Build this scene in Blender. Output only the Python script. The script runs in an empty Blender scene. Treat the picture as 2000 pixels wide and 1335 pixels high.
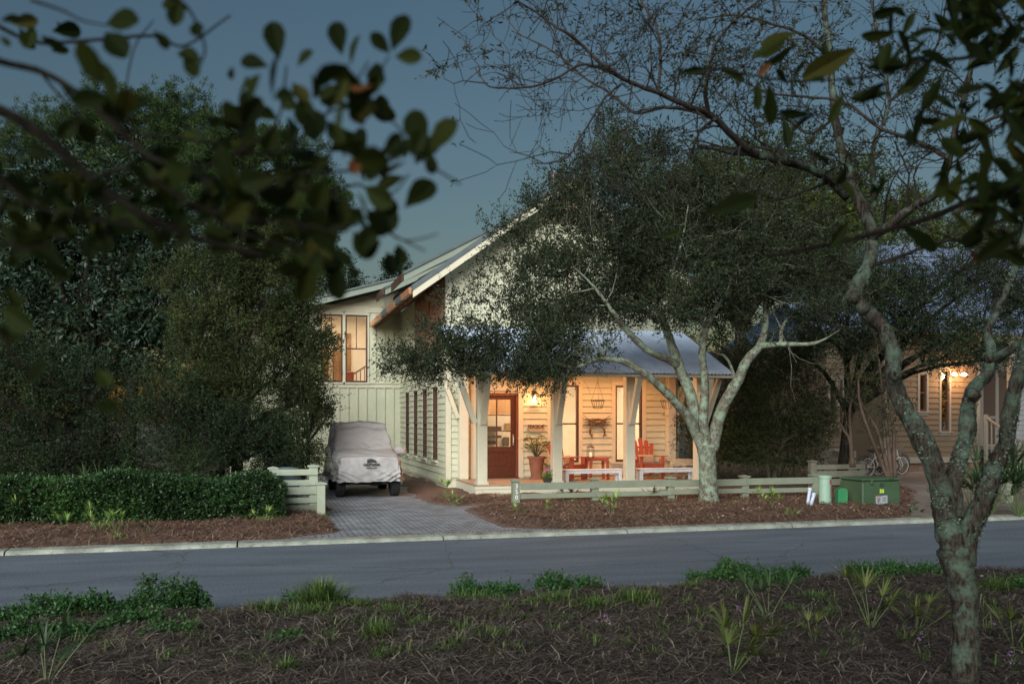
import bpy, math, random
import numpy as np
from mathutils import Vector, Matrix, noise as mnoise

# ------------------------------------------------------------------ camera, world, sun
SC = bpy.context.scene
COL = SC.collection
F_PX, PX0, HY, CH = 1780.0, 1000.0, 820.0, 1.85
TH = math.atan(488 / F_PX)
ST, CT = math.sin(TH), math.cos(TH)

cam_d = bpy.data.cameras.new("camera")
cam = bpy.data.objects.new("camera", cam_d)
COL.objects.link(cam)
SC.camera = cam
cam.location = (0, 0, CH)
cam.rotation_euler = (math.radians(90), 0, -TH)
cam_d.sensor_width = 36
cam_d.lens = 36 * F_PX / 2000
cam_d.shift_y = (HY - 667.5) / 2000
cam_d.clip_start = 0.05
cam_d.clip_end = 2000
cam_d.dof.use_dof = True
cam_d.dof.focus_distance = 20.0
cam_d.dof.aperture_fstop = 3.5

SUN_EL, SUN_AZ = 24.0, 214.0         # soft after-sunset glow, high and behind the camera
world = bpy.data.worlds.new("World")
SC.world = world
world.use_nodes = True
wn = world.node_tree
for n in list(wn.nodes):
    wn.nodes.remove(n)
w_out = wn.nodes.new("ShaderNodeOutputWorld")
w_bg = wn.nodes.new("ShaderNodeBackground")
w_sky = wn.nodes.new("ShaderNodeTexSky")
w_sky.sky_type = 'NISHITA'
w_sky.sun_disc = False
w_sky.sun_elevation = math.radians(2.0)
w_sky.sun_rotation = math.radians(SUN_AZ)
w_sky.air_density = 1.0
w_sky.dust_density = 1.2
w_sky.ozone_density = 2.5
w_tint = wn.nodes.new("ShaderNodeMix")
w_tint.data_type = 'RGBA'
w_tint.blend_type = 'MULTIPLY'
w_tint.inputs[0].default_value = 1.0
w_tint.inputs[7].default_value = (1.12, 0.98, 0.84, 1)
wn.links.new(w_sky.outputs[0], w_tint.inputs[6])
wn.links.new(w_tint.outputs[2], w_bg.inputs[0])
wn.links.new(w_bg.outputs[0], w_out.inputs[0])
w_bg.inputs[1].default_value = 0.092

sun_d = bpy.data.lights.new("sun", 'SUN')
sun = bpy.data.objects.new("sun", sun_d)
COL.objects.link(sun)
sun_d.energy = 2.5
sun_d.angle = math.radians(50)
sun_d.color = (0.96, 1.0, 0.98)
sun.rotation_euler = (math.radians(90 - SUN_EL), 0, math.radians(180 - SUN_AZ))

SC.view_settings.view_transform = 'Standard'
SC.view_settings.look = 'None'
SC.view_settings.exposure = 1.12
SC.view_settings.gamma = 1.0
SC.cycles.max_bounces = 6
SC.cycles.diffuse_bounces = 3
SC.cycles.glossy_bounces = 2
SC.cycles.transmission_bounces = 4
SC.cycles.transparent_max_bounces = 12
SC.cycles.caustics_reflective = False
SC.cycles.caustics_refractive = False
SC.cycles.sample_clamp_indirect = 3.0

# ------------------------------------------------------------------ photo measurements -> places
def P(px, py, d):
    """point at depth d metres along the street view, from measured image position"""
    u = (px - PX0) / F_PX * d
    return Vector((d * ST + u * CT, d * CT - u * ST, CH - (py - HY) / F_PX * d))

def onY(px, Y):
    t = (px - PX0) / F_PX
    s = Y / (CT - t * ST)
    return s * (ST + t * CT)

def depth_of(X, Y):
    return X * ST + Y * CT

def G(px, py, z=0.05):
    s = F_PX * (CH - z) / (py - HY)
    p = P(px, py, s)
    return p

# ------------------------------------------------------------------ materials
MATS = {}
def newmat(name):
    m = bpy.data.materials.new(name)
    m.use_nodes = True
    nt = m.node_tree
    b = nt.nodes["Principled BSDF"]
    return m, nt, b

def setc(b, col):
    b.inputs["Base Color"].default_value = (col[0], col[1], col[2], 1)

def mat(name, col, rough=0.7, var=0.0, scale=8.0, bump=0.0, bscale=40.0, metal=0.0, spec=0.5,
        stretch=(1, 1, 1), col2=None, emis=None, estr=0.0, detail=5.0):
    if name in MATS:
        return MATS[name]
    m, nt, b = newmat(name)
    setc(b, col)
    b.inputs["Roughness"].default_value = rough
    b.inputs["Metallic"].default_value = metal
    b.inputs["Specular IOR Level"].default_value = spec
    tc = nt.nodes.new("ShaderNodeTexCoord")
    mp = nt.nodes.new("ShaderNodeMapping")
    mp.inputs["Scale"].default_value = stretch
    nt.links.new(tc.outputs["Object"], mp.inputs[0])
    if var > 0 or col2 is not None:
        n = nt.nodes.new("ShaderNodeTexNoise")
        n.inputs["Scale"].default_value = scale
        n.inputs["Detail"].default_value = detail
        n.inputs["Roughness"].default_value = 0.65
        nt.links.new(mp.outputs[0], n.inputs["Vector"])
        r = nt.nodes.new("ShaderNodeValToRGB")
        c2 = col2 if col2 is not None else tuple(min(1, c * (1 + var)) for c in col)
        c1 = tuple(c * (1 - var) for c in col)
        r.color_ramp.elements[0].position = 0.32
        r.color_ramp.elements[1].position = 0.68
        r.color_ramp.elements[0].color = (*c1, 1)
        r.color_ramp.elements[1].color = (*c2, 1)
        nt.links.new(n.outputs["Fac"], r.inputs[0])
        nt.links.new(r.outputs[0], b.inputs["Base Color"])
    if bump > 0:
        n2 = nt.nodes.new("ShaderNodeTexNoise")
        n2.inputs["Scale"].default_value = bscale
        n2.inputs["Detail"].default_value = 6
        nt.links.new(mp.outputs[0], n2.inputs["Vector"])
        bp = nt.nodes.new("ShaderNodeBump")
        bp.inputs["Strength"].default_value = bump
        bp.inputs["Distance"].default_value = 0.02
        nt.links.new(n2.outputs["Fac"], bp.inputs["Height"])
        nt.links.new(bp.outputs[0], b.inputs["Normal"])
    if emis is not None:
        b.inputs["Emission Color"].default_value = (*emis, 1)
        b.inputs["Emission Strength"].default_value = estr
    MATS[name] = m
    return m

def leafmat(name, cols, rough=0.55, trans=0.25, spec=0.3):
    """cols: list of colours picked leaf by leaf through the face attribute rnd"""
    if name in MATS:
        return MATS[name]
    m, nt, b = newmat(name)
    at = nt.nodes.new("ShaderNodeAttribute")
    at.attribute_name = "rnd"
    r = nt.nodes.new("ShaderNodeValToRGB")
    els = r.color_ramp.elements
    while len(els) < len(cols):
        els.new(0.5)
    for i, c in enumerate(cols):
        els[i].position = i / (len(cols) - 1)
        els[i].color = (*c, 1)
    nt.links.new(at.outputs["Fac"], r.inputs[0])
    nt.links.new(r.outputs[0], b.inputs["Base Color"])
    b.inputs["Roughness"].default_value = rough
    b.inputs["Specular IOR Level"].default_value = spec
    tr = nt.nodes.new("ShaderNodeBsdfTranslucent")
    nt.links.new(r.outputs[0], tr.inputs[0])
    mx = nt.nodes.new("ShaderNodeMixShader")
    mx.inputs[0].default_value = trans
    out = nt.nodes["Material Output"]
    nt.links.new(b.outputs[0], mx.inputs[1])
    nt.links.new(tr.outputs[0], mx.inputs[2])
    nt.links.new(mx.outputs[0], out.inputs[0])
    MATS[name] = m
    return m

def barkmat(name, c_dark, c_mid, c_lichen, lich=0.5, scale=6.0):
    if name in MATS:
        return MATS[name]
    m, nt, b = newmat(name)
    tc = nt.nodes.new("ShaderNodeTexCoord")
    mp = nt.nodes.new("ShaderNodeMapping")
    mp.inputs["Scale"].default_value = (1, 1, 0.25)
    nt.links.new(tc.outputs["Object"], mp.inputs[0])
    n1 = nt.nodes.new("ShaderNodeTexNoise")
    n1.inputs["Scale"].default_value = scale * 9
    n1.inputs["Detail"].default_value = 8
    n1.inputs["Roughness"].default_value = 0.7
    nt.links.new(mp.outputs[0], n1.inputs["Vector"])
    r1 = nt.nodes.new("ShaderNodeValToRGB")
    r1.color_ramp.elements[0].position = 0.38
    r1.color_ramp.elements[1].position = 0.62
    r1.color_ramp.elements[0].color = (*c_dark, 1)
    r1.color_ramp.elements[1].color = (*c_mid, 1)
    nt.links.new(n1.outputs["Fac"], r1.inputs[0])
    n2 = nt.nodes.new("ShaderNodeTexNoise")
    n2.inputs["Scale"].default_value = scale
    n2.inputs["Detail"].default_value = 9
    n2.inputs["Roughness"].default_value = 0.72
    nt.links.new(tc.outputs["Object"], n2.inputs["Vector"])
    r2 = nt.nodes.new("ShaderNodeValToRGB")
    r2.color_ramp.elements[0].position = 0.56 - lich * 0.2
    r2.color_ramp.elements[1].position = 0.72 - lich * 0.2
    r2.color_ramp.elements[0].color = (0, 0, 0, 1)
    r2.color_ramp.elements[1].color = (1, 1, 1, 1)
    nt.links.new(n2.outputs["Fac"], r2.inputs[0])
    mx = nt.nodes.new("ShaderNodeMix")
    mx.data_type = 'RGBA'
    nt.links.new(r2.outputs[0], mx.inputs[0])
    nt.links.new(r1.outputs[0], mx.inputs[6])
    mx.inputs[7].default_value = (*c_lichen, 1)
    nt.links.new(mx.outputs[2], b.inputs["Base Color"])
    b.inputs["Roughness"].default_value = 0.9
    b.inputs["Specular IOR Level"].default_value = 0.15
    ad = nt.nodes.new("ShaderNodeMath")
    ad.operation = 'ADD'
    nt.links.new(n1.outputs["Fac"], ad.inputs[0])
    nt.links.new(n2.outputs["Fac"], ad.inputs[1])
    bp = nt.nodes.new("ShaderNodeBump")
    bp.inputs["Strength"].default_value = 0.9
    bp.inputs["Distance"].default_value = 0.02
    nt.links.new(ad.outputs[0], bp.inputs["Height"])
    nt.links.new(bp.outputs[0], b.inputs["Normal"])
    MATS[name] = m
    return m

def glassmat(name, tint=(1, 1, 1), refl=0.12):
    if name in MATS:
        return MATS[name]
    m = bpy.data.materials.new(name)
    m.use_nodes = True
    nt = m.node_tree
    for n in list(nt.nodes):
        nt.nodes.remove(n)
    o = nt.nodes.new("ShaderNodeOutputMaterial")
    t = nt.nodes.new("ShaderNodeBsdfTransparent")
    t.inputs[0].default_value = (*tint, 1)
    g = nt.nodes.new("ShaderNodeBsdfGlossy")
    g.inputs["Roughness"].default_value = 0.03
    mx = nt.nodes.new("ShaderNodeMixShader")
    mx.inputs[0].default_value = refl
    nt.links.new(t.outputs[0], mx.inputs[1])
    nt.links.new(g.outputs[0], mx.inputs[2])
    nt.links.new(mx.outputs[0], o.inputs[0])
    MATS[name] = m
    return m

# ------------------------------------------------------------------ objects
def tag(o, label=None, cat=None, group=None, kind=None):
    if label: o["label"] = label
    if cat: o["category"] = cat
    if group: o["group"] = group
    if kind: o["kind"] = kind
    return o

def empty(name, loc=(0, 0, 0), rz=0.0, label=None, cat=None, group=None):
    o = bpy.data.objects.new(name, None)
    o.empty_display_size = 0.2
    COL.objects.link(o)
    o.location = loc
    o.rotation_euler = (0, 0, rz)
    return tag(o, label, cat, group)

def link_mesh(name, me, parent=None, loc=None, rz=0.0, smooth=False):
    o = bpy.data.objects.new(name, me)
    COL.objects.link(o)
    if parent is not None:
        o.parent = parent
    if loc is not None:
        o.location = loc
        o.rotation_euler = (0, 0, rz)
    if smooth:
        me.polygons.foreach_set("use_smooth", [True] * len(me.polygons))
    return o

def kids(o):
    return [c for c in bpy.data.objects if c.parent == o]

def copy_tree(o, parent=None):
    c = o.copy()
    COL.objects.link(c)
    if parent is not None:
        c.parent = parent
    for ch in kids(o):
        copy_tree(ch, c)
    return c

class MB:
    """collects shapes for ONE mesh object"""
    def __init__(s):
        s.v, s.f = [], []
        s.M = None
    def add(s, vs, fs):
        b = len(s.v)
        if s.M is not None:
            vs = [tuple(s.M @ Vector(p)) for p in vs]
        s.v.extend([tuple(p) for p in vs])
        s.f.extend([tuple(b + i for i in f) for f in fs])
    def box(s, x0, x1, y0, y1, z0, z1):
        s.add([(x0, y0, z0), (x1, y0, z0), (x1, y1, z0), (x0, y1, z0),
               (x0, y0, z1), (x1, y0, z1), (x1, y1, z1), (x0, y1, z1)],
              [(0, 3, 2, 1), (4, 5, 6, 7), (0, 1, 5, 4), (1, 2, 6, 5), (2, 3, 7, 6), (3, 0, 4, 7)])
    def cbox(s, x0, x1, y0, y1, z0, z1, c=0.006):
        """box with chamfered long edges seen from every side"""
        vs = []
        for z, i in ((z0, c), (z0 + c, 0), (z1 - c, 0), (z1, c)):
            vs += [(x0 + i + c, y0 + i, z), (x1 - i - c, y0 + i, z), (x1 - i, y0 + i + c, z), (x1 - i, y1 - i - c, z),
                   (x1 - i - c, y1 - i, z), (x0 + i + c, y1 - i, z), (x0 + i, y1 - i - c, z), (x0 + i, y0 + i + c, z)]
        fs = [tuple(range(7, -1, -1)), tuple(range(24, 32))]
        for k in range(3):
            for j in range(8):
                a = k * 8 + j; b2 = k * 8 + (j + 1) % 8
                fs.append((a, b2, b2 + 8, a + 8))
        s.add(vs, fs)
    def beam(s, a, b, w, h, up=(0, 0, 1)):
        a, b = Vector(a), Vector(b)
        d = (b - a).normalized()
        u = Vector(up)
        if abs(d.dot(u)) > 0.98:
            u = Vector((0, 1, 0))
        sx = d.cross(u).normalized() * w / 2
        sz = sx.cross(d).normalized() * h / 2
        vs = []
        for p in (a, b):
            vs += [p - sx - sz, p + sx - sz, p + sx + sz, p - sx + sz]
        s.add(vs, [(0, 3, 2, 1), (4, 5, 6, 7), (0, 1, 5, 4), (1, 2, 6, 5), (2, 3, 7, 6), (3, 0, 4, 7)])
    def tube(s, pts, rs, n=8, cap=True):
        pts = [Vector(p) for p in pts]
        if not hasattr(rs, "__len__"):
            rs = [rs] * len(pts)
        vs, fs = [], []
        prev = None
        for i, p in enumerate(pts):
            d = (pts[min(i + 1, len(pts) - 1)] - pts[max(i - 1, 0)])
            if d.length < 1e-9: d = Vector((0, 0, 1))
            d.normalize()
            if prev is None:
                ref = Vector((1, 0, 0)) if abs(d.x) < 0.8 else Vector((0, 1, 0))
                a = d.cross(ref).normalized()
            else:
                a = (prev - d * prev.dot(d))
                a = a.normalized() if a.length > 1e-6 else d.cross(Vector((0, 1, 0))).normalized()
            prev = a
            b = d.cross(a)
            for k in range(n):
                t = 2 * math.pi * k / n
                vs.append(p + (a * math.cos(t) + b * math.sin(t)) * rs[i])
        for i in range(len(pts) - 1):
            for k in range(n):
                a0 = i * n + k; a1 = i * n + (k + 1) % n
                fs.append((a0, a1, a1 + n, a0 + n))
        if cap:
            fs.append(tuple(range(n - 1, -1, -1)))
            fs.append(tuple(range((len(pts) - 1) * n, len(pts) * n)))
        s.add(vs, fs)
    def lathe(s, prof, n=20, c=(0, 0, 0), cap=True):
        vs, fs = [], []
        for r, z in prof:
            for k in range(n):
                t = 2 * math.pi * k / n
                vs.append((c[0] + r * math.cos(t), c[1] + r * math.sin(t), c[2] + z))
        for i in range(len(prof) - 1):
            for k in range(n):
                a0 = i * n + k; a1 = i * n + (k + 1) % n
                fs.append((a0, a1, a1 + n, a0 + n))
        if cap:
            fs.append(tuple(range(n - 1, -1, -1)))
            fs.append(tuple(range((len(prof) - 1) * n, len(prof) * n)))
        s.add(vs, fs)
    def prism(s, poly, a, b, axis='y'):
        """polygon in the plane across axis, extruded from a to b"""
        n = len(poly)
        def pt(u, v, w):
            return {'y': (u, w, v), 'x': (w, u, v), 'z': (u, v, w)}[axis]
        vs = [pt(u, v, a) for u, v in poly] + [pt(u, v, b) for u, v in poly]
        fs = [tuple(range(n)), tuple(range(2 * n - 1, n - 1, -1))]
        for i in range(n):
            j = (i + 1) % n
            fs.append((i, i + n, j + n, j))
        s.add(vs, fs)
    def build(s, name, m, parent=None, loc=None, rz=0.0, smooth=False):
        me = bpy.data.meshes.new(name)
        me.from_pydata(s.v, [], s.f)
        me.update()
        import bmesh as _b
        bm = _b.new(); bm.from_mesh(me)
        _b.ops.recalc_face_normals(bm, faces=bm.faces)
        bm.to_mesh(me); bm.free()
        if m is not None:
            me.materials.append(m)
        return link_mesh(name, me, parent, loc, rz, smooth)

def np_mesh(name, V, Fc, mats, parent=None, rnd=None, midx=None, smooth=False):
    """V (n,3), Fc (m,k) numpy"""
    me = bpy.data.meshes.new(name)
    n, (m, k) = len(V), Fc.shape
    me.vertices.add(n)
    me.vertices.foreach_set("co", np.ascontiguousarray(V, dtype=np.float32).ravel())
    me.loops.add(m * k)
    me.loops.foreach_set("vertex_index", np.ascontiguousarray(Fc, dtype=np.int32).ravel())
    me.polygons.add(m)
    me.polygons.foreach_set("loop_start", np.arange(m, dtype=np.int32) * k)
    me.polygons.foreach_set("loop_total", np.full(m, k, dtype=np.int32))
    for mm in (mats if isinstance(mats, (list, tuple)) else [mats]):
        me.materials.append(mm)
    if midx is not None:
        me.polygons.foreach_set("material_index", midx.astype(np.int32))
    if smooth:
        me.polygons.foreach_set("use_smooth", np.ones(m, dtype=bool))
    me.update(calc_edges=True)
    if rnd is not None:
        a = me.attributes.new("rnd", 'FLOAT', 'FACE')
        a.data.foreach_set("value", rnd.astype(np.float32))
    o = bpy.data.objects.new(name, me)
    COL.objects.link(o)
    if parent is not None:
        o.parent = parent
    return o

def text_mesh(name, body, size, extr, m, parent, loc, rot=(math.pi / 2, 0, 0), sx=1.0, spacing=1.0, bold=0.0):
    cu = bpy.data.curves.new(name, 'FONT')
    cu.body = body
    cu.size = size
    cu.extrude = extr
    cu.offset = bold
    cu.align_x = 'CENTER'
    cu.align_y = 'CENTER'
    cu.space_character = spacing
    cu.resolution_u = 3
    t = bpy.data.objects.new(name, cu)
    COL.objects.link(t)
    dg = bpy.context.evaluated_depsgraph_get()
    me = bpy.data.meshes.new_from_object(t.evaluated_get(dg))
    bpy.data.objects.remove(t)
    me.materials.clear()
    me.materials.append(m)
    o = bpy.data.objects.new(name, me)
    COL.objects.link(o)
    o.parent = parent
    o.location = loc
    o.rotation_euler = rot
    o.scale = (sx, 1, 1)
    return o

# ------------------------------------------------------------------ leaves and branches
def unit(a):
    return a / np.maximum(np.linalg.norm(a, axis=-1, keepdims=True), 1e-9)

def leaf_quads(pos, dirs, ln, wd, rng, flat=None):
    """a pointed leaf per position: four corners"""
    n = len(pos)
    side = unit(np.cross(dirs, rng.normal(size=(n, 3)) if flat is None else flat))
    ln = np.asarray(ln).reshape(-1, 1) * np.ones((n, 1)); wd = np.asarray(wd).reshape(-1, 1) * np.ones((n, 1))
    a = pos
    mid = pos + dirs * ln * 0.5
    V = np.stack([a, mid + side * wd * 0.5, pos + dirs * ln, mid - side * wd * 0.5], axis=1).reshape(-1, 3)
    Fq = np.arange(4 * n).reshape(n, 4)
    return V, Fq

def sprays(cent, dirs, k, L, leaf, wd, rng, spread=0.9):
    """cent (n,3) spray origins with direction; k leaves along each"""
    n = len(cent)
    t = (np.arange(k) + 0.5) / k
    pos = cent[:, None, :] + dirs[:, None, :] * (t[None, :, None] * np.asarray(L).reshape(-1, 1, 1))
    pos += rng.normal(size=pos.shape) * leaf * 0.3
    d = unit(dirs[:, None, :] * 0.7 + rng.normal(size=pos.shape) * spread)
    sz = leaf * rng.uniform(0.6, 1.25, size=(n * k, 1))
    V, Fq = leaf_quads(pos.reshape(-1, 3), d.reshape(-1, 3), sz, sz * wd, rng)
    # the twig itself
    s = unit(np.cross(dirs, rng.normal(size=(n, 3)))) * leaf * 0.045
    e = cent + dirs * np.asarray(L).reshape(-1, 1)
    TV = np.stack([cent - s, cent + s, e + s * 0.3, e - s * 0.3], axis=1).reshape(-1, 3)
    TF = np.arange(4 * n).reshape(n, 4) + len(V)
    q_ = cent[:, 0] * 1.3 + cent[:, 2] * .6; w_ = cent[:, 2] * 1.5 - cent[:, 1] * .9
    cl = np.clip((vnoise(q_, w_, 5) * .6 + vnoise(q_ * 2.3, w_ * 2.3, 8) * .4 - .5) * 1.7 + .5, 0, 1)
    rnd = cl[:, None] * .42 + rng.uniform(0, 1, n)[:, None] * 0.22 + rng.uniform(0, 1, (n, k)) * 0.36
    return np.vstack([V, TV]), np.vstack([Fq, TF]), np.concatenate([rnd.ravel(), np.zeros(n)]), \
        np.concatenate([np.zeros(n * k), np.ones(n)])

def blob_points(blobs, total, rng, sub=26, shell=0.45, subr=0.26):
    """blobs: (centre, rx, ry_depth, rz); clumped points through the volumes"""
    vol = np.array([b[1] * b[3] for b in blobs])
    cnt = np.maximum(8, (total * vol / vol.sum()).astype(int))
    out, dr = [], []
    for b, c in zip(blobs, cnt):
        cen, R = np.array(b[0]), np.array([b[1], b[2], b[3]])
        q = unit(rng.normal(size=(sub, 3))) * (rng.uniform(shell, 1.0, (sub, 1)))
        idx = rng.integers(0, sub, c)
        w = rng.uniform(0.6, 1.5, sub)
        p = q[idx] + rng.normal(size=(c, 3)) * subr * w[idx][:, None]
        out.append(cen + p * R)
        d = unit(p + rng.normal(size=p.shape) * 0.6)
        dr.append(d)
    return np.vstack(out), np.vstack(dr)

def limb(mb, pts, rs, n=8, sub=4, rough=0.0, seed=0):
    """smooth tapering limb through pts (Catmull-Rom)"""
    P_ = [Vector(p) for p in pts]
    Q = [P_[0] * 2 - P_[1]] + P_ + [P_[-1] * 2 - P_[-2]]
    o, r = [], []
    for i in range(1, len(Q) - 2):
        for k in range(sub):
            t = k / sub
            p0, p1, p2, p3 = Q[i - 1], Q[i], Q[i + 1], Q[i + 2]
            o.append(0.5 * ((2 * p1) + (-p0 + p2) * t + (2 * p0 - 5 * p1 + 4 * p2 - p3) * t * t + (-p0 + 3 * p1 - 3 * p2 + p3) * t ** 3))
            r.append(rs[i - 1] + (rs[i] - rs[i - 1]) * t)
    o.append(P_[-1]); r.append(rs[-1])
    if rough > 0:
        r = [x * (1 + rough * mnoise.noise(Vector((i * 0.7, seed, 0)))) for i, x in enumerate(r)]
    mb.tube(o, r, n)
    return o, r

def roughen(mb, amp, freq):
    """push the collected vertices by noise: knots and furrows"""
    nv = []
    for p in mb.v:
        q = Vector(p) * freq
        d = mnoise.noise_vector(q) + 0.5 * mnoise.noise_vector(q * 2.7)
        nv.append(tuple(Vector(p) + d * amp))
    mb.v = nv

def grow(mb, p, d, L, r, lev, rnd, tips, n=4, bend=0.35, up=0.05, kid=(2, 4), steps=5, mins=0.0016):
    p, d = Vector(p), Vector(d).normalized()
    pts, rs = [p.copy()], [r]
    for i in range(steps):
        d = (d + Vector((rnd.gauss(0, 1), rnd.gauss(0, 1), rnd.gauss(0, 1) + up / bend)) * bend * 0.5).normalized()
        p = p + d * L / steps
        pts.append(p.copy())
        rs.append(max(mins, r * (1 - 0.62 * (i + 1) / steps)))
        if lev > 0 and i >= 1:
            for _ in range(rnd.randint(*kid) if i == steps - 1 else rnd.choice((0, 1, 1))):
                a = Vector((rnd.gauss(0, 1), rnd.gauss(0, 1), rnd.gauss(0, 1)))
                a = (a - d * a.dot(d)).normalized()
                cd = (d * rnd.uniform(0.5, 1.0) + a * rnd.uniform(0.5, 1.0)).normalized()
                grow(mb, p, cd, L * rnd.uniform(0.5, 0.75), rs[-1] * 0.7, lev - 1, rnd, tips, max(3, n - 1), bend, up, kid, max(3, steps - 1), mins)
        if lev <= 1:
            tips.append((p.copy(), d.copy()))
    mb.tube(pts, rs, n, cap=False)

# ================================================================== THE SETTING
def vnoise(x, y, seed=0):
    """smooth value noise, numpy"""
    x = np.asarray(x, float); y = np.asarray(y, float)
    xi, yi = np.floor(x), np.floor(y)
    fx, fy = x - xi, y - yi
    fx, fy = fx * fx * (3 - 2 * fx), fy * fy * (3 - 2 * fy)
    def h(a, b):
        v = np.sin(a * 127.1 + b * 311.7 + seed * 74.7) * 43758.5453
        return v - np.floor(v)
    return (h(xi, yi) * (1 - fx) + h(xi + 1, yi) * fx) * (1 - fy) + (h(xi, yi + 1) * (1 - fx) + h(xi + 1, yi + 1) * fx) * fy

def fbm(x, y, seed=0, o=4):
    s, a = 0, 0.5
    for i in range(o):
        s = s + a * vnoise(x * 2 ** i, y * 2 ** i, seed + i * 13)
        a *= 0.5
    return s

DRIVE = np.array([(-.2, 13.9), (0.7, 14.45), (1.17, 14.95), (1.22, 18), (1.15, 27), (1.0, 31.2), (4.6, 31.2), (3.8, 25), (3.45, 20),
                  (3.85, 18.75), (4.8, 18.75), (5.7, 19.0), (5.7, 18.35), (4.6, 18.2), (3.95, 17.9), (3.85, 16.4), (4.0, 14.8), (5.3, 13.9)])
DRIVE2 = np.array([(11.3, 13.9), (12.9, 16.0), (14.6, 18.0), (16.2, 20.0), (17.8, 24.0), (18.2, 29), (30, 29), (30, 13.9)])

def sdist(X, Y, poly):
    """distance to polygon, negative inside"""
    d = np.full(X.shape, 1e9)
    ins = np.zeros(X.shape, bool)
    n = len(poly)
    for i in range(n):
        ax, ay = poly[i]; bx, by = poly[(i + 1) % n]
        ex, ey = bx - ax, by - ay
        t = np.clip(((X - ax) * ex + (Y - ay) * ey) / (ex * ex + ey * ey), 0, 1)
        d = np.minimum(d, np.hypot(X - ax - t * ex, Y - ay - t * ey))
        c = ((ay > Y) != (by > Y)) & (X < ex * (Y - ay) / (ey if abs(ey) > 1e-9 else 1e-9) + ax)
        ins ^= c
    return np.where(ins, -d, d)

def far_h(X, Y):
    X = np.asarray(X, float); Y = np.asarray(Y, float)
    e = (fbm(X * 1.6, Y * 1.6, 3) - .47) * .5
    d = np.minimum(sdist(X, Y, DRIVE), sdist(X, Y, DRIVE2)) + e
    rise = np.clip(d / .35, -1, 1)
    base = .045 + .10 * np.clip((Y - 14.1) / 1.0, 0, 1)
    h = base * (0.45 + .55 * rise) + .05 * np.clip(rise, -1, 0) + (fbm(X * 2.2, Y * 2.2, 9) - .47) * .12 * np.clip(rise, 0, 1) + (fbm(X * 9, Y * 9, 5) - .47) * .05 * np.clip(rise + .3, 0, 1)
    front = np.clip((Y - 14.08) / .14, 0, 1)
    return np.where(rise < -.2, -.03, h) * front + .02 * (1 - front)

def near_h(X, Y):
    X = np.asarray(X, float); Y = np.asarray(Y, float)
    e = (fbm(X * 1.1, Y * .8, 21) - .47) * .8
    d = 9.05 + e * .55 - Y
    rise = np.clip(d / .5, -.4, 1)
    return .13 * rise + (fbm(X * 1.5, Y * 1.5, 31) - .47) * .22 * np.clip(rise, 0, 1) + (fbm(X * 8, Y * 8, 33) - .47) * .07 * np.clip(rise, 0, 1) + .03 * np.clip((8 - Y) / 5, 0, 1)

def grid_mesh(name, x0, x1, y0, y1, step, hf, m):
    xs = np.arange(x0, x1 + step / 2, step); ys = np.arange(y0, y1 + step / 2, step)
    X, Y = np.meshgrid(xs, ys)
    Z = hf(X, Y)
    V = np.stack([X, Y, Z], -1).reshape(-1, 3)
    nx, ny = len(xs), len(ys)
    i = (np.arange(ny - 1)[:, None] * nx + np.arange(nx - 1)[None, :]).ravel()
    Fc = np.stack([i, i + 1, i + nx + 1, i + nx], -1)
    return np_mesh(name, V, Fc, m, smooth=True)

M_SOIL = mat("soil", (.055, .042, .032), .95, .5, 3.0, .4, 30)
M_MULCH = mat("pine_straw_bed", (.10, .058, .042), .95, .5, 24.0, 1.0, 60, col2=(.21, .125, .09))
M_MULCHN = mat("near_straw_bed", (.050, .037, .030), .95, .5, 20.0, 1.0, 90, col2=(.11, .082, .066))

# asphalt
M_ROAD, nt, b = newmat("asphalt")
tc = nt.nodes.new("ShaderNodeTexCoord")
n1 = nt.nodes.new("ShaderNodeTexNoise"); n1.inputs["Scale"].default_value = 34; n1.inputs["Detail"].default_value = 6; n1.inputs["Roughness"].default_value = .8
n2 = nt.nodes.new("ShaderNodeTexNoise"); n2.inputs["Scale"].default_value = 1.3; n2.inputs["Detail"].default_value = 6
mpn = nt.nodes.new("ShaderNodeMapping"); mpn.inputs["Scale"].default_value = (.35, 1.6, 1)
nt.links.new(tc.outputs["Object"], n1.inputs["Vector"]); nt.links.new(tc.outputs["Object"], mpn.inputs[0]); nt.links.new(mpn.outputs[0], n2.inputs["Vector"])
r1 = nt.nodes.new("ShaderNodeValToRGB"); r1.color_ramp.elements[0].position = .38; r1.color_ramp.elements[1].position = .64
r1.color_ramp.elements[0].color = (.078, .098, .122, 1); r1.color_ramp.elements[1].color = (.185, .218, .262, 1)
nt.links.new(n1.outputs["Fac"], r1.inputs[0])
r2 = nt.nodes.new("ShaderNodeValToRGB"); r2.color_ramp.elements[0].position = .3; r2.color_ramp.elements[1].position = .7
r2.color_ramp.elements[0].color = (.66, .66, .67, 1); r2.color_ramp.elements[1].color = (1.1, 1.08, 1.06, 1)
nt.links.new(n2.outputs["Fac"], r2.inputs[0])
mx = nt.nodes.new("ShaderNodeMix"); mx.data_type = 'RGBA'; mx.blend_type = 'MULTIPLY'; mx.inputs[0].default_value = 1
nt.links.new(r1.outputs[0], mx.inputs[6]); nt.links.new(r2.outputs[0], mx.inputs[7]); nt.links.new(mx.outputs[2], b.inputs["Base Color"])
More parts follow.
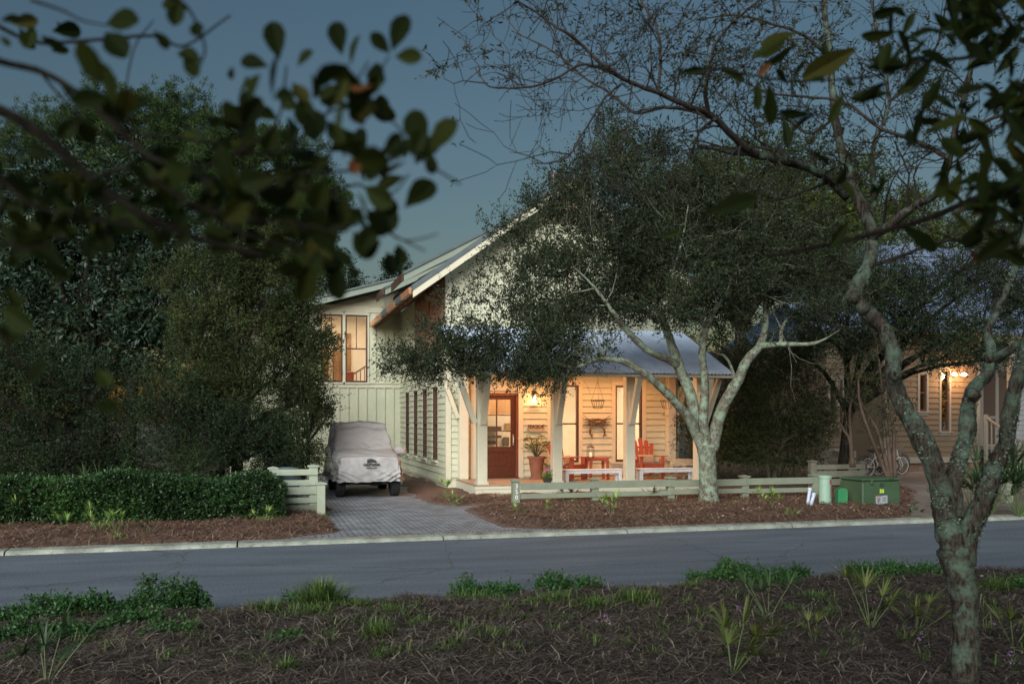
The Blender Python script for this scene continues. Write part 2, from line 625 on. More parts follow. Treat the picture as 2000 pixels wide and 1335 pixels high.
# hairline cracks
vo = nt.nodes.new("ShaderNodeTexVoronoi"); vo.feature = 'DISTANCE_TO_EDGE'; vo.inputs["Scale"].default_value = .42
wn_ = nt.nodes.new("ShaderNodeTexNoise"); wn_.inputs["Scale"].default_value = 3.0; wn_.inputs["Detail"].default_value = 6
wm = nt.nodes.new("ShaderNodeMix"); wm.data_type = 'VECTOR'; wm.inputs[0].default_value = .22
nt.links.new(tc.outputs["Object"], wn_.inputs["Vector"]); nt.links.new(tc.outputs["Object"], wm.inputs[4]); nt.links.new(wn_.outputs["Color"], wm.inputs[5]); nt.links.new(wm.outputs[1], vo.inputs["Vector"])
rc = nt.nodes.new("ShaderNodeValToRGB"); rc.color_ramp.elements[0].position = .0; rc.color_ramp.elements[1].position = .006
rc.color_ramp.elements[0].color = (.55, .55, .55, 1); rc.color_ramp.elements[1].color = (1, 1, 1, 1)
nt.links.new(vo.outputs["Distance"], rc.inputs[0])
mx2 = nt.nodes.new("ShaderNodeMix"); mx2.data_type = 'RGBA'; mx2.blend_type = 'MULTIPLY'; mx2.inputs[0].default_value = 1
nt.links.new(mx.outputs[2], mx2.inputs[6]); nt.links.new(rc.outputs[0], mx2.inputs[7]); nt.links.new(mx2.outputs[2], b.inputs["Base Color"])
b.inputs["Roughness"].default_value = .8
bp = nt.nodes.new("ShaderNodeBump"); bp.inputs["Strength"].default_value = .8; bp.inputs["Distance"].default_value = .012
nt.links.new(n1.outputs["Fac"], bp.inputs["Height"]); nt.links.new(bp.outputs[0], b.inputs["Normal"])

def pavermat(name, ca, cb, mortar, rot=0.0, bw=.2, rh=.1):
    m, nt, b = newmat(name)
    tc = nt.nodes.new("ShaderNodeTexCoord"); mp = nt.nodes.new("ShaderNodeMapping")
    mp.inputs["Rotation"].default_value = (0, 0, rot)
    nt.links.new(tc.outputs["Object"], mp.inputs[0])
    br = nt.nodes.new("ShaderNodeTexBrick")
    br.inputs["Scale"].default_value = 1.0
    br.inputs["Brick Width"].default_value = bw; br.inputs["Row Height"].default_value = rh
    br.inputs["Mortar Size"].default_value = .012; br.inputs["Mortar Smooth"].default_value = .3
    br.inputs["Color1"].default_value = (*ca, 1); br.inputs["Color2"].default_value = (*cb, 1); br.inputs["Mortar"].default_value = (*mortar, 1)
    nt.links.new(mp.outputs[0], br.inputs["Vector"])
    n = nt.nodes.new("ShaderNodeTexNoise"); n.inputs["Scale"].default_value = 2.2; n.inputs["Detail"].default_value = 8
    nt.links.new(tc.outputs["Object"], n.inputs["Vector"])
    r = nt.nodes.new("ShaderNodeValToRGB"); r.color_ramp.elements[0].position = .3; r.color_ramp.elements[1].position = .7
    r.color_ramp.elements[0].color = (.62, .6, .6, 1); r.color_ramp.elements[1].color = (1.15, 1.15, 1.15, 1)
    nt.links.new(n.outputs["Fac"], r.inputs[0])
    mx = nt.nodes.new("ShaderNodeMix"); mx.data_type = 'RGBA'; mx.blend_type = 'MULTIPLY'; mx.inputs[0].default_value = 1
    nt.links.new(br.outputs["Color"], mx.inputs[6]); nt.links.new(r.outputs[0], mx.inputs[7]); nt.links.new(mx.outputs[2], b.inputs["Base Color"])
    b.inputs["Roughness"].default_value = .75
    bp = nt.nodes.new("ShaderNodeBump"); bp.inputs["Strength"].default_value = 1; bp.inputs["Distance"].default_value = .01; bp.invert = True
    nt.links.new(br.outputs["Fac"], bp.inputs["Height"]); nt.links.new(bp.outputs[0], b.inputs["Normal"])
    return m
M_PAVE = pavermat("pavers", (.37, .40, .44), (.25, .27, .30), (.035, .032, .03), 0)
M_PAVE2 = pavermat("tan_drive", (.20, .165, .14), (.17, .145, .125), (.13, .11, .10), .1, 1.4, 1.4)
M_CURB = mat("curb_concrete", (.30, .32, .27), .85, .42, 2.6, .4, 60, detail=8)

ground = MB(); ground.add([(-600, -300, -.04), (700, -300, -.04), (700, 900, -.04), (-600, 900, -.04)], [(0, 1, 2, 3)])
tag(ground.build("ground", M_SOIL), kind="structure")
road = MB(); road.add([(-150, 8.2, 0), (200, 8.2, 0), (200, 13.92, 0), (-150, 13.92, 0)], [(0, 1, 2, 3)])
tag(road.build("road", M_ROAD), kind="structure")
kerb = MB()
rk = random.Random(4)
x = -40.0
while x < 60:
    L_ = 3.05
    dz = rk.uniform(-.006, .006)
    for k in range(4):
        xa, xb = x + .012 + k * (L_ - .024) / 4, x + .012 + (k + 1) * (L_ - .024) / 4
        kerb.prism([(13.84, -.02), (13.85, .035 + dz), (13.90, .058 + dz), (14.16, .066 + dz), (14.17, -.02)], xa, xb, 'x')
    x += L_
tag(kerb.build("kerb", M_CURB), kind="structure")
def poly_sheet(poly, z, name, m):
    o = MB(); o.add([(float(a), float(b_), z) for a, b_ in poly], [tuple(range(len(poly)))])
    return tag(o.build(name, m), kind="structure")
poly_sheet([(-.6, 14.17), (6, 14.17), (6, 20.3), (4.6, 20.3), (4.6, 31), (.7, 31), (.7, 16)], .045, "driveway", M_PAVE)
poly_sheet([(10.5, 14.17), (34, 14.17), (34, 32), (14, 32), (14, 20)], .045, "neighbour_driveway", M_PAVE2)
tag(grid_mesh("planting_bed", -17, 34, 14.1, 34, .11, far_h, M_MULCH), kind="structure")
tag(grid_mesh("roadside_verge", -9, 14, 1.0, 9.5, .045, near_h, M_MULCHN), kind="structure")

# pine straw: loose needles over the beds
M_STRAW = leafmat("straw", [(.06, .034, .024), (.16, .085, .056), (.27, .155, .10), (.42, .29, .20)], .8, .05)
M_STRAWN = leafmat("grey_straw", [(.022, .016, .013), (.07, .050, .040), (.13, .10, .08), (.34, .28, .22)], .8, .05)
def straw(name, n, xr, yr, hf, ln, wd, m, seed, ok=None, dens=None):
    rng = np.random.default_rng(seed)
    X = rng.uniform(*xr, n); Y = rng.uniform(*yr, n)
    if dens is not None: Y = yr[0] + (yr[1] - yr[0]) * rng.power(dens, n)
    if ok is not None:
        k = ok(X, Y); X, Y = X[k], Y[k]
    n = len(X)
    Z = hf(X, Y) + rng.uniform(0.0, .03, n)
    a = rng.uniform(0, 2 * np.pi, n) + (vnoise(X * 3, Y * 3, 7) - .5) * 3
    p = np.stack([X, Y, Z], -1)
    d = np.stack([np.cos(a), np.sin(a), rng.normal(0, .22, n)], -1)
    L = ln * rng.uniform(.5, 1.3, (n, 1))
    s = np.stack([-np.sin(a), np.cos(a), np.zeros(n)], -1) * wd * .5
    up = np.array([0, 0, 1.]) * L * rng.uniform(.02, .16, (n, 1))
    bow = np.stack([-np.sin(a), np.cos(a), np.zeros(n)], -1) * L * rng.normal(0, .09, (n, 1))
    q0, q1, q2 = p - d * L * .5, p + up + bow, p + d * L * .5
    V = np.stack([q0 - s, q0 + s, q1 + s, q1 - s, q2 + s, q2 - s], 1).reshape(-1, 3)
    i = np.arange(n)[:, None] * 6
    Fc = np.concatenate([i + [0, 1, 2, 3], i + [3, 2, 4, 5]], 1).reshape(-1, 4)
    r = np.repeat(np.clip(rng.normal(.45, .30, n), 0, 1), 2)
    return tag(np_mesh(name, V, Fc, m, rnd=r), "loose pine straw needles scattered over the beds", "pine straw", kind="stuff")
okf = lambda X, Y: (np.minimum(sdist(X, Y, DRIVE), sdist(X, Y, DRIVE2)) > rng_edge(X, Y)) & ~((X > 4.6) & (X < 10.9) & (Y > 20.2))
rng_edge = lambda X, Y: .06 - .5 * (fbm(X * 1.6, Y * 1.6, 3) - .47)
straw("pine_straw", 90000, (-13, 17), (14.12, 20), far_h, .22, .008, M_STRAW, 1, okf)
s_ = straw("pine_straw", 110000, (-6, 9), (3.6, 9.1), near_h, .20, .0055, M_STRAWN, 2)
s_["label"] = "grey brown pine straw litter strewn over the near roadside verge"
# a few needles blown on to the drive and along the kerb
s_ = straw("pine_straw", 3500, (-9, 14), (13.35, 14.2), lambda X, Y: np.where(Y > 13.85, .068, .002), .12, .005, M_STRAW, 5, dens=3)
s_["label"] = "stray brown needles and crumbs lying along the far kerb"
# pale dry leaf litter
def litter(n, xr, yr, hf, sz, m, seed, label, ok=None):
    rng = np.random.default_rng(seed)
    X = rng.uniform(*xr, n); Y = rng.uniform(*yr, n)
    if ok is not None:
        k = ok(X, Y); X, Y = X[k], Y[k]; n = len(X)
    p = np.stack([X, Y, hf(X, Y) + .02 + rng.uniform(0, .02, n)], -1)
    d = unit(np.stack([rng.normal(size=n), rng.normal(size=n), rng.normal(0, .3, n)], -1))
    s = sz * rng.uniform(.5, 1.3, (n, 1))
    V, Fq = leaf_quads(p, d, s, s * .5, rng, flat=np.array([[0, 0, 1.]]) + rng.normal(0, .4, (n, 3)))
    return tag(np_mesh("leaf_litter", V, Fq, m, rnd=rng.uniform(0, 1, n)), label, "leaf litter", kind="stuff")
M_DRY = leafmat("dry_leaf", [(.12, .08, .06), (.28, .21, .17), (.45, .38, .32)], .8, .05)
litter(2200, (3.5, 13), (14.2, 18.5), far_h, .05, M_DRY, 8, "dry pale oak leaves fallen on the straw bed beneath the oak", okf)
litter(700, (-6, 9), (4, 9), near_h, .04, M_DRY, 9, "dry pale leaf scraps lying on the near verge")

# ================================================================== THE HOUSE
M_CREAM = mat("cream_paint", (.55, .55, .405), .62, .06, 2.5, .05, 60, detail=8)
M_TRIM = mat("trim_paint", (.62, .59, .45), .55, .05, 3.0, .04, 60)
M_SASH = mat("brown_sash", (.075, .035, .022), .45, .2, 10, .05, 30)
M_DOOR = mat("mahogany", (.085, .026, .014), .35, .35, 7, .12, 60, stretch=(6, 6, .6))
M_GLASS = glassmat("window_glass", (.95, .97, .96), .06)
M_METALROOF = mat("weathered_metal_roof", (.10, .125, .135), .5, .15, 3, .05, 20, metal=.2)
M_BLUEROOF = mat("blue_galvanised", (.58, .68, .86), .45, .14, 2.5, .06, 20, metal=.1)
M_FASCIA = mat("fascia_paint", (.22, .26, .21), .6, .05, 3)
M_COPPERTONE = mat("copper_tone_eave", (.50, .24, .12), .45, .3, 6, metal=.45)
M_BRICK = mat("pier_brick", (.12, .07, .05), .9, .4, 14, .5, 50)
M_INT = mat("interior_plaster", (.78, .73, .66), .8, .04, 2)
M_INTWOOD = mat("interior_wood", (.30, .17, .085), .5, .25, 5, stretch=(1, 1, .3))
M_INTDARK = mat("interior_dark", (.06, .04, .03), .4)
M_RED = mat("red_enamel", (.42, .09, .045), .5, .12, 9, .08, 40)
M_DECK = mat("porch_boards", (.34, .24, .17), .5, .2, 5, .1, 30, stretch=(.5, 6, 1))
M_SLAT = mat("cedar_slat", (.24, .15, .10), .7, .25, 8)
M_BLACK = mat("black_metal", (.02, .02, .022), .4)
M_WHITEMETAL = mat("nickel", (.55, .5, .42), .3, metal=.8)

YW, XS, YG = 22.67, 4.51, 30.6      # porch wall, side wall, wing wall
house = empty("beach_house", (XS, YW, 0), 0, "cream two storey cottage with lit front porch, blue metal porch roof and tall gable", "house")
def hb(mb, name, m, parent=None, **k):
    """build in world coordinates, then parent to the house keeping the place"""
    o = mb.build(name, m, None, **k)
    hang(o, parent or house)
    return o
def base_of(o):
    v = Vector((0, 0, 0))
    while o is not None:
        v += o.location
        o = o.parent
    return v
def hang(o, parent):
    o.parent = parent
    o.location = o.location - base_of(parent)

class Pl:
    """an upright wall plane: front (faces the street, u = X) or side (faces -X, u = Y)"""
    def __init__(s, kind, c): s.k, s.c = kind, c
    def box(s, mb, u0, u1, z0, z1, o0, o1, c=0):
        f = mb.cbox if c else mb.box
        if s.k == 'front': f(u0, u1, s.c - o1, s.c - o0, z0, z1)
        else: f(s.c - o1, s.c - o0, u0, u1, z0, z1)
    def pt(s, u, z, o):
        return (u, s.c - o, z) if s.k == 'front' else (s.c - o, u, z)

def cuts(a, b, vals):
    return sorted({a, b} | {v for v in vals if a < v < b})
def free(u0, u1, za, zb, holes):
    iv = [(u0, u1)]
    for (a, b_, c, d) in holes:
        if c < zb - 1e-6 and d > za + 1e-6:
            nv = []
            for p, q in iv:
                if b_ <= p or a >= q: nv.append((p, q)); continue
                if a > p: nv.append((p, a))
                if b_ < q: nv.append((b_, q))
            iv = nv
    return iv
def lap(mb, pl, u0, u1, z0, z1, holes, ex=.165):
    z = z0
    rr = random.Random(int(u0 * 10))
    while z < z1 - .01:
        zt = min(z + ex, z1)
        zs = cuts(z, zt, [h[2] for h in holes] + [h[3] for h in holes])
        for za, zb in zip(zs[:-1], zs[1:]):
            oa = .006 + .030 * (1 - (za - z) / ex); ob = .006 + .030 * (1 - (zb - z) / ex)
            for p, q in free(u0, u1, za, zb, holes):
                js = [p]
                if q - p > 2.5: js.append(rr.uniform(p + .6, q - .6))
                js.append(q)
                for a, b_ in zip(js[:-1], js[1:]):
                    b2 = b_ - (.002 if b_ != q else 0)
                    vs = [pl.pt(a, za, 0), pl.pt(b2, za, 0), pl.pt(b2, za, oa), pl.pt(a, za, oa),
                          pl.pt(a, zb, 0), pl.pt(b2, zb, 0), pl.pt(b2, zb, ob), pl.pt(a, zb, ob)]
                    mb.add(vs, [(0, 3, 2, 1), (4, 5, 6, 7), (0, 1, 5, 4), (1, 2, 6, 5), (2, 3, 7, 6), (3, 0, 4, 7)])
        z = zt
def backing(mb, pl, u0, u1, z0, z1, holes, o0=-.16, o1=-.002):
    zs = cuts(z0, z1, [h[2] for h in holes] + [h[3] for h in holes])
    for za, zb in zip(zs[:-1], zs[1:]):
        for p, q in free(u0, u1, za, zb, holes):
            pl.box(mb, p, q, za, zb, o0, o1)

def window(pl, u0, u1, z0, z1, parent=None, casing=.10, sash_m=None, mull=False, split=True, trim_m=None, name="window", sill=True, head=.12, proud=.042, sproud=.01):
    sash_m = sash_m or M_SASH; trim_m = trim_m or M_TRIM
    c = MB()
    pl.box(c, u0 - casing, u0, z0, z1, -.12, proud)
    pl.box(c, u1, u1 + casing, z0, z1, -.12, proud)
    pl.box(c, u0 - casing - .015, u1 + casing + .015, z1, z1 + head, -.12, .050)
    pl.box(c, u0 - casing - .03, u1 + casing + .03, z1 + head, z1 + head + .025, -.05, .075)
    w = hb(c, name, trim_m, parent)
    if sill:
        s_ = MB(); pl.box(s_, u0 - casing - .03, u1 + casing + .03, z0 - .05, z0 - .001, -.12, .09)
        pl.box(s_, u0 - casing, u1 + casing, z0 - .13, z0 - .051, -.02, .045)
        hb(s_, "sill", trim_m, w)
    f = MB(); t = .048
    pl.box(f, u0, u0 + t, z0, z1, -.09, sproud); pl.box(f, u1 - t, u1, z0, z1, -.09, sproud)
    pl.box(f, u0 + t, u1 - t, z1 - t, z1, -.09, .01); pl.box(f, u0 + t, u1 - t, z0, z0 + t * 1.3, -.09, .01)
    zm = (z0 + z1) / 2
    if split: pl.box(f, u0 + t, u1 - t, zm - .02, zm + .02, -.08, .0)
    if mull: pl.box(f, (u0 + u1) / 2 - .012, (u0 + u1) / 2 + .012, (zm if split else z0 + t) + .021, z1 - t - .001, -.07, -.01)
    hb(f, "sash", sash_m, w)
    g = MB(); pl.box(g, u0 + t, u1 - t, z0 + t, z1 - t, -.055, -.050)
    hb(g, "pane", M_GLASS, w)
    return w

FR, SD, WG = Pl('front', YW), Pl('side', XS), Pl('front', YG)
w1, w2 = (7.26, 8.03, .74, 2.77), (9.06, 9.83, .74, 2.77)
door_h = (5.24, 6.39, .36, 2.58)
def grow_h(h, d=.10, t=.14): return (h[0] - d, h[1] + d, h[2], h[3] + t)
holes_sid = [grow_h(w1), grow_h(w2), (5.12, 6.51, .30, 2.72)]
m_ = MB(); lap(m_, FR, XS + .11, 10.72, .40, 3.2, holes_sid)
hb(m_, "lap_siding", M_CREAM)
m_ = MB(); backing(m_, FR, XS + .16, 10.83, .3, 4.2, [w1, w2, door_h])
hb(m_, "front_wall", M_CREAM)
SW = [(23.9, 24.55, .78, 2.74), (25.52, 26.17, .78, 2.74), (27.14, 27.79, .78, 2.74), (28.76, 29.41, .78, 2.74)]
m_ = MB(); lap(m_, SD, YW + .11, YG, .30, 3.42, [grow_h(h, .08) for h in SW])
hb(m_, "lap_siding", M_CREAM)
m_ = MB(); backing(m_, SD, YW, YG, .1, 3.6, SW); backing(m_, SD, 27.6, YG, 3.6, 5.5, [])
hb(m_, "side_wall", M_CREAM)
# corner boards, water table, skirt and piers
m_ = MB(); m_.box(XS - .035, XS + .10, YW - .035, YW + .10, .30, 5.55); hb(m_, "corner_board", M_TRIM)
m_ = MB(); m_.box(10.72, 10.87, YW - .035, YW + .02, .30, 5.3); hb(m_, "corner_board", M_TRIM)
m_ = MB()
m_.box(XS - .06, XS, YW - .0, YG, .22, .30); m_.box(XS - .03, XS - .003, YW, YG, .05, .22)
m_.box(XS, 4.73, YW - .05, YW - .003, .05, .30)
for z_ in (3.42,): m_.box(XS - .045, XS - .002, YW + .1, YG, z_, z_ + .2)
hb(m_, "band_board", M_TRIM)
m_ = MB()
for y_ in (24.5, 26.6, 28.7): m_.box(XS + .02, XS + .4, y_, y_ + .4, -.03, .1)
m_.box(XS + .15, 10.7, YW + .1, YG, -.03, .28)
hb(m_, "foundation", M_BRICK)
for h in SW: window(SD, *h, casing=.05, proud=.012, sproud=.02)
for h in (w1, w2): window(FR, *h, casing=.10, mull=False)

# gable: board and batten
def zroof(X): return 7.83 - .726 * abs(X - 7.6)
m_ = MB()
m_.prism([(XS + .1, 4.2), (10.83, 4.2), (10.83, zroof(10.83)), (7.6, zroof(7.6)), (XS + .1, zroof(XS + .1))], YW, YW + .15, 'y')
x = XS + .42
while x < 10.7:
    m_.box(x - .025, x + .025, YW - .036, YW - .001, 4.2, zroof(x) - .03)
    x += .405
m_.box(XS + .1, 10.72, YW - .04, YW - .003, 4.1, 4.26)
hb(m_, "gable_wall", M_CREAM)
m_ = MB()
for k in range(9): m_.beam((7.15 + max(0, k - 5) * .06, YW - .05, 7.0 + k * .06), (8.05 - max(0, k - 5) * .06, YW - .05, 7.0 + k * .06), .04, .02)
hb(m_, "louvre_vent", M_SLAT)
window(FR, 6.95, 7.75, 4.95, 6.25, casing=.09)
m_ = MB(); m_.box(6.8, 7.9, YW + .17, YW + .9, 4.9, 4.95); m_.box(6.8, 7.9, YW + .9, YW + .92, 4.95, 6.4)
hb(m_, "attic_recess", M_INTWOOD)

# slatted sleeping porch on the side
m_ = MB()
y_ = YW + .16
while y_ < 27.4:
    m_.box(XS - .02, XS + .025, y_, y_ + .045, 3.62, 5.45); y_ += .125
for z_ in (3.62, 4.5, 5.40): m_.box(XS + .026, XS + .07, YW + .11, 27.5, z_, z_ + .06)
for yy in (25.0, 27.48): m_.box(XS - .03, XS + .08, yy, yy + .1, 3.62, 5.5)
hb(m_, "slat_screen", M_SLAT)
m_ = MB(); m_.box(XS + .1, XS + 1.4, YW + .17, 27.6, 3.58, 3.62); m_.box(XS + 1.4, XS + 1.45, YW + .17, 27.6, 3.62, 6.2); m_.box(XS + .1, XS + 1.4, 27.6, 27.65, 3.62, 6.2)
hb(m_, "sleeping_porch_walls", M_INTWOOD)

# roofs
RY0, RY1 = 22.03, 31.5
m_ = MB()
m_.prism([(3.52, 5.10), (7.6, 8.06), (11.68, 5.10), (11.68, 5.0), (7.6, 7.96), (3.52, 5.0)], RY0 - .04, RY1, 'y')
for i in range(22):
    y_ = RY0 + .2 + i * .42
    for s in (-1, 1): m_.beam((7.6, y_, 8.085), (7.6 + s * 4.05, y_, 5.145), .025, .035)
roof = hb(m_, "roof", M_METALROOF)
m_ = MB()
for s in (-1, 1):
    m_.prism([(7.6, 8.0), (7.6, 7.77), (7.6 + s * 4.06, 4.83), (7.6 + s * 4.06, 5.05)], RY0 - .02, RY0 + .03, 'y')
    m_.prism([(7.6, 7.955), (7.6, 7.90), (7.6 + s * 4.06, 4.95), (7.6 + s * 4.06, 4.995)], RY0 + .03, RY1, 'y')
hb(m_, "barge_board", M_TRIM, roof)
for i in range(11):
    y_ = RY0 + .3 + i * .8
    m_ = MB(); m_.beam((4.6, y_, 5.66), (3.6, y_, 4.93), .05, .12); hb(m_, "rafter_tail", M_SLAT, roof)
for a, b_ in ((22.1, 23.4), (24.6, 26.2), (27.6, 30.4)):
    m_ = MB(); m_.box(3.44, 3.515, a, b_, 4.93, 5.08); hb(m_, "copper_tone_eave", M_COPPERTONE, roof)  # copper coloured lengths set along the eave edge
for a, b_ in ((23.4, 24.6), (26.2, 27.6)):
    m_ = MB(); m_.box(3.45, 3.515, a, b_, 4.95, 5.10); hb(m_, "gutter", M_METALROOF, roof)
m_ = MB(); m_.lathe([(.17, 0), (.17, .58), (.19, .59), (.19, .80), (.17, .82)], 20, (7.58, 23.3, 7.7))
hb(m_, "chimney_pipe", M_BLACK, roof, smooth=False)
def dormer(x0, z0, x1, z1, y0, y1):
    sl = (z1 - z0) / (x1 - x0); xr = 7.5; zr = z0 + sl * (xr - x0)
    m_ = MB(); m_.prism([(x0, z0), (xr, zr), (xr, zr - .07), (x0, z0 - .07)], y0 - .08, y1, 'y')
    d = hb(m_, "dormer_roof", M_METALROOF)
    m_ = MB(); m_.prism([(x0 + .02, z0 - .072), (xr, zr - .072), (xr, zr - .27), (x0 + .02, z0 - .25)], y0 - .04, y0 - .002, 'y')
    hb(m_, "barge_board", M_FASCIA, d)
    m_ = MB(); m_.box(x0 - .03, x0 + .0, y0, y1, z0 - .24, z0 - .02)
    m_.prism([(x0 + .5, z0 - .1), (x0 + .5, z0 - .6), (xr, zr - .9), (xr, zr - .1)], y0 + .25, y1 - .1, 'y')
    hb(m_, "dormer_wall", M_SASH, d)
dormer(3.74, 5.92, 6.33, 7.33, 25.0, 27.2)
dormer(3.62, 5.94, 5.2, 6.72, 28.0, 29.8)

# wing at the back of the drive
wa, wb = (1.85, 2.57, 3.1, 5.34), (2.66, 3.39, 3.1, 5.34)
def zwing(X): return 5.62 + .287 * (X - 2.06)
m_ = MB(); backing(m_, WG, -1.0, XS, .1, 5.0, [wa, wb])
backing(m_, WG, 1.3, XS, 5.0, 5.36, [wa, wb])
m_.prism([(-1, 5.0), (1.3, 5.0), (1.3, 5.36), (XS, 5.36), (XS, zwing(XS)), (-1, zwing(-1))], YG + .002, YG + .16, 'y')
x = -.85
while x < XS - .05:
    for za, zb in ((.32, 2.93), (3.13, 5.40), (5.66, zwing(x) - .02)):
        if zb > za and not (za > 3 and za < 5.5 and 1.7 < x < 3.5): WG.box(m_, x - .022, x + .022, za, zb, .0, .035)
    x += .30
hb(m_, "wing_wall", M_CREAM)
m_ = MB(); WG.box(m_, -1, XS, 2.93, 3.05, .0, .04); WG.box(m_, -1, XS, 3.06, 3.10, 0, .07); WG.box(m_, 1.5, 3.9, 5.44, 5.64, .0, .035); WG.box(m_, 1.5, 3.9, 5.64, 5.66, .0, .06)
WG.box(m_, -1, XS, .1, .32, 0, .03)
hb(m_, "band_board", M_TRIM)
for h in (wa, wb): window(WG, *h, casing=.045, mull=True, head=.09, sill=True)
m_ = MB(); m_.prism([(-1.6, 4.85 + .0), (5.4, 6.86), (5.4, 6.80), (-1.6, 4.79)], 29.76, 36, 'y')
wr = hb(m_, "wing_roof", M_METALROOF)
m_ = MB(); m_.prism([(-1.6, 4.788), (5.4, 6.798), (5.4, 6.60), (-1.6, 4.59)], 29.81, 29.848, 'y')
m_.prism([(-1.6, 4.76), (5.4, 6.77), (5.4, 6.74), (-1.6, 4.73)], 29.85, 30.6, 'y')
hb(m_, "barge_board", M_FASCIA, wr)

# lit rooms behind the glass
def room(x0, x1, y0, y1, z0, z1, name="room_walls"):
    m_ = MB()
    m_.box(x0 - .05, x0, y0, y1, z0, z1); m_.box(x1, x1 + .05, y0, y1, z0, z1)
    m_.box(x0 - .05, x1 + .05, y1, y1 + .05, z0, z1); m_.box(x0 - .05, x1 + .05, y0, y1 + .05, z1, z1 + .05)
    m_.box(x0 - .05, x1 + .05, y0, y1 + .05, z0 - .05, z0)
    return hb(m_, name, M_INT)
def arealamp(name, loc, sx, sy, e, col=(1, .71, .45), rot=(0, 0, 0)):
    d = bpy.data.lights.new(name, 'AREA'); d.shape = 'RECTANGLE'; d.size = sx; d.size_y = sy; d.energy = e; d.color = col
    o = bpy.data.objects.new(name, d); COL.objects.link(o); o.location = loc; o.rotation_euler = rot
    return o
room(XS + .22, 10.6, YW + .18, 27.5, .36, 3.15)
arealamp("ceiling_lamp_light", (8.3, 24.9, 3.1), 3.5, 2.2, 80)
arealamp("ceiling_lamp_light", (5.8, 24.6, 3.1), 1.6, 1.8, 40)
arealamp("ceiling_lamp_light", (2.6, 32.0, 5.5), 2.5, 1.2, 42)
arealamp("ceiling_lamp_light", (XS + .8, 25.2, 5.4), .4, 4.0, 14, rot=(0, 0, 0))
m_ = MB(); m_.box(.6, .65, YG + .17, 33.6, 2.95, 5.6); m_.box(4.4, 4.45, YG + .17, 33.6, 2.95, 5.6); m_.box(.6, 4.45, 33.6, 33.65, 2.95, 5.6)
m_.box(.6, 4.45, YG + .17, 33.65, 5.6, 5.65); m_.box(.6, 4.45, YG + .17, 33.65, 2.9, 2.95)
hb(m_, "upstairs_room_walls", M_INT)
m_ = MB(); m_.box(2.62, 3.12, 33.5, 33.58, 2.95, 5.0); m_.box(1.75, 2.3, 33.5, 33.58, 2.95, 4.45); m_.box(2.45, 2.6, 32.6, 33.4, 2.95, 4.4)
hb(m_, "interior_doors", M_INTWOOD)
m_ = MB()
m_.beam((2.9, 31.6, 3.35), (3.9, 31.6, 4.0), .05, .06)
for k in range(7): m_.beam((2.98 + k * .14, 31.6, 2.95), (2.98 + k * .14, 31.6, 3.38 + k * .09), .03, .03)
hb(m_, "stair_rail", M_INTWOOD)
m_ = MB(); m_.cbox(2.55, 3.0, 31.2, 31.6, 2.95, 3.5, .03)
hb(m_, "red_cabinet", M_RED)
# kitchen seen through the door, hanging curtains, brown block added behind upper panes
m_ = MB(); m_.box(onY(935, 25.4), onY(1004, 25.4), 25.4, 25.8, 2.02, 3.1)
hb(m_, "brown_pane_block", M_INTWOOD)  # brown block added behind the upper door panes for their brown tone
kx0, kx1 = onY(940, 27.2), onY(978, 27.2)
m_ = MB(); m_.box(kx0, kx1, 27.1, 27.45, 1.53, 1.66); m_.box(kx0, kx1, 27.1, 27.45, 1.30, 1.38); m_.box(kx0, kx1 - .1, 27.3, 27.45, 1.10, 1.2); m_.box(onY(986, 27.2), onY(996, 27.2), 27.3, 27.45, 1.05, 1.32)
hb(m_, "kitchen_shelf", M_INTDARK)
m_ = MB(); m_.box(5.6, 8.0, 26.4, 26.9, .36, .97)
hb(m_, "kitchen_counter", M_INT)
m_ = MB(); m_.box(7.3, 7.6, 27.4, 27.49, 1.55, 1.75); hb(m_, "picture_frame", M_INTWOOD)
m_ = MB(); m_.box(7.72, 7.76, 27.3, 27.45, .4, 3.1); hb(m_, "door_jamb", M_INTWOOD)
m_ = MB()
for X0 in (9.1, 9.55, 9.7): m_.box(X0, X0 + .05, 25.0, 25.06, .36, 3.1)
hb(m_, "room_partition", M_TRIM)

# door
m_ = MB()
FR.box(m_, 5.12, 5.25, .30, 2.60, -.1, .045); FR.box(m_, 6.38, 6.51, .30, 2.60, -.1, .045); FR.box(m_, 5.10, 6.53, 2.60, 2.76, -.1, .055); FR.box(m_, 5.08, 6.55, 2.76, 2.79, -.05, .08)
dr = hb(m_, "door", M_TRIM)
m_ = MB()
FR.box(m_, 5.26, 5.31, .38, 2.55, -.1, .03); FR.box(m_, 6.32, 6.37, .38, 2.55, -.1, .03); FR.box(m_, 5.31, 6.32, 2.50, 2.55, -.1, .03)
hb(m_, "door_frame", mat("door_frame_red", (.20, .055, .028), .4, .2, 6), dr)
m_ = MB()
a0, a1, g0, g1 = 5.315, 6.315, 1.17, 2.38
FR.box(m_, a0, a0 + .13, .385, 2.495, -.06, -.02); FR.box(m_, a1 - .13, a1, .385, 2.495, -.06, -.02)
FR.box(m_, a0 + .13, a1 - .13, g1, 2.495, -.06, -.02); FR.box(m_, a0 + .13, a1 - .13, .385, .60, -.06, -.02); FR.box(m_, a0 + .13, a1 - .13, 1.03, g0, -.06, -.02)
FR.box(m_, a0 + .13, a1 - .13, .60, 1.03, -.055, -.035); FR.box(m_, a0 + .20, a1 - .20, .68, .95, -.036, -.024)
um = (a0 + a1) / 2
FR.box(m_, um - .016, um + .016, g0, g1, -.055, -.022)
for k in (1, 2):
    zz = g0 + (g1 - g0) * k / 3
    FR.box(m_, a0 + .13, um - .016, zz - .012, zz + .012, -.055, -.022); FR.box(m_, um + .016, a1 - .13, zz - .012, zz + .012, -.055, -.022)
hb(m_, "door_leaf", M_DOOR, dr)
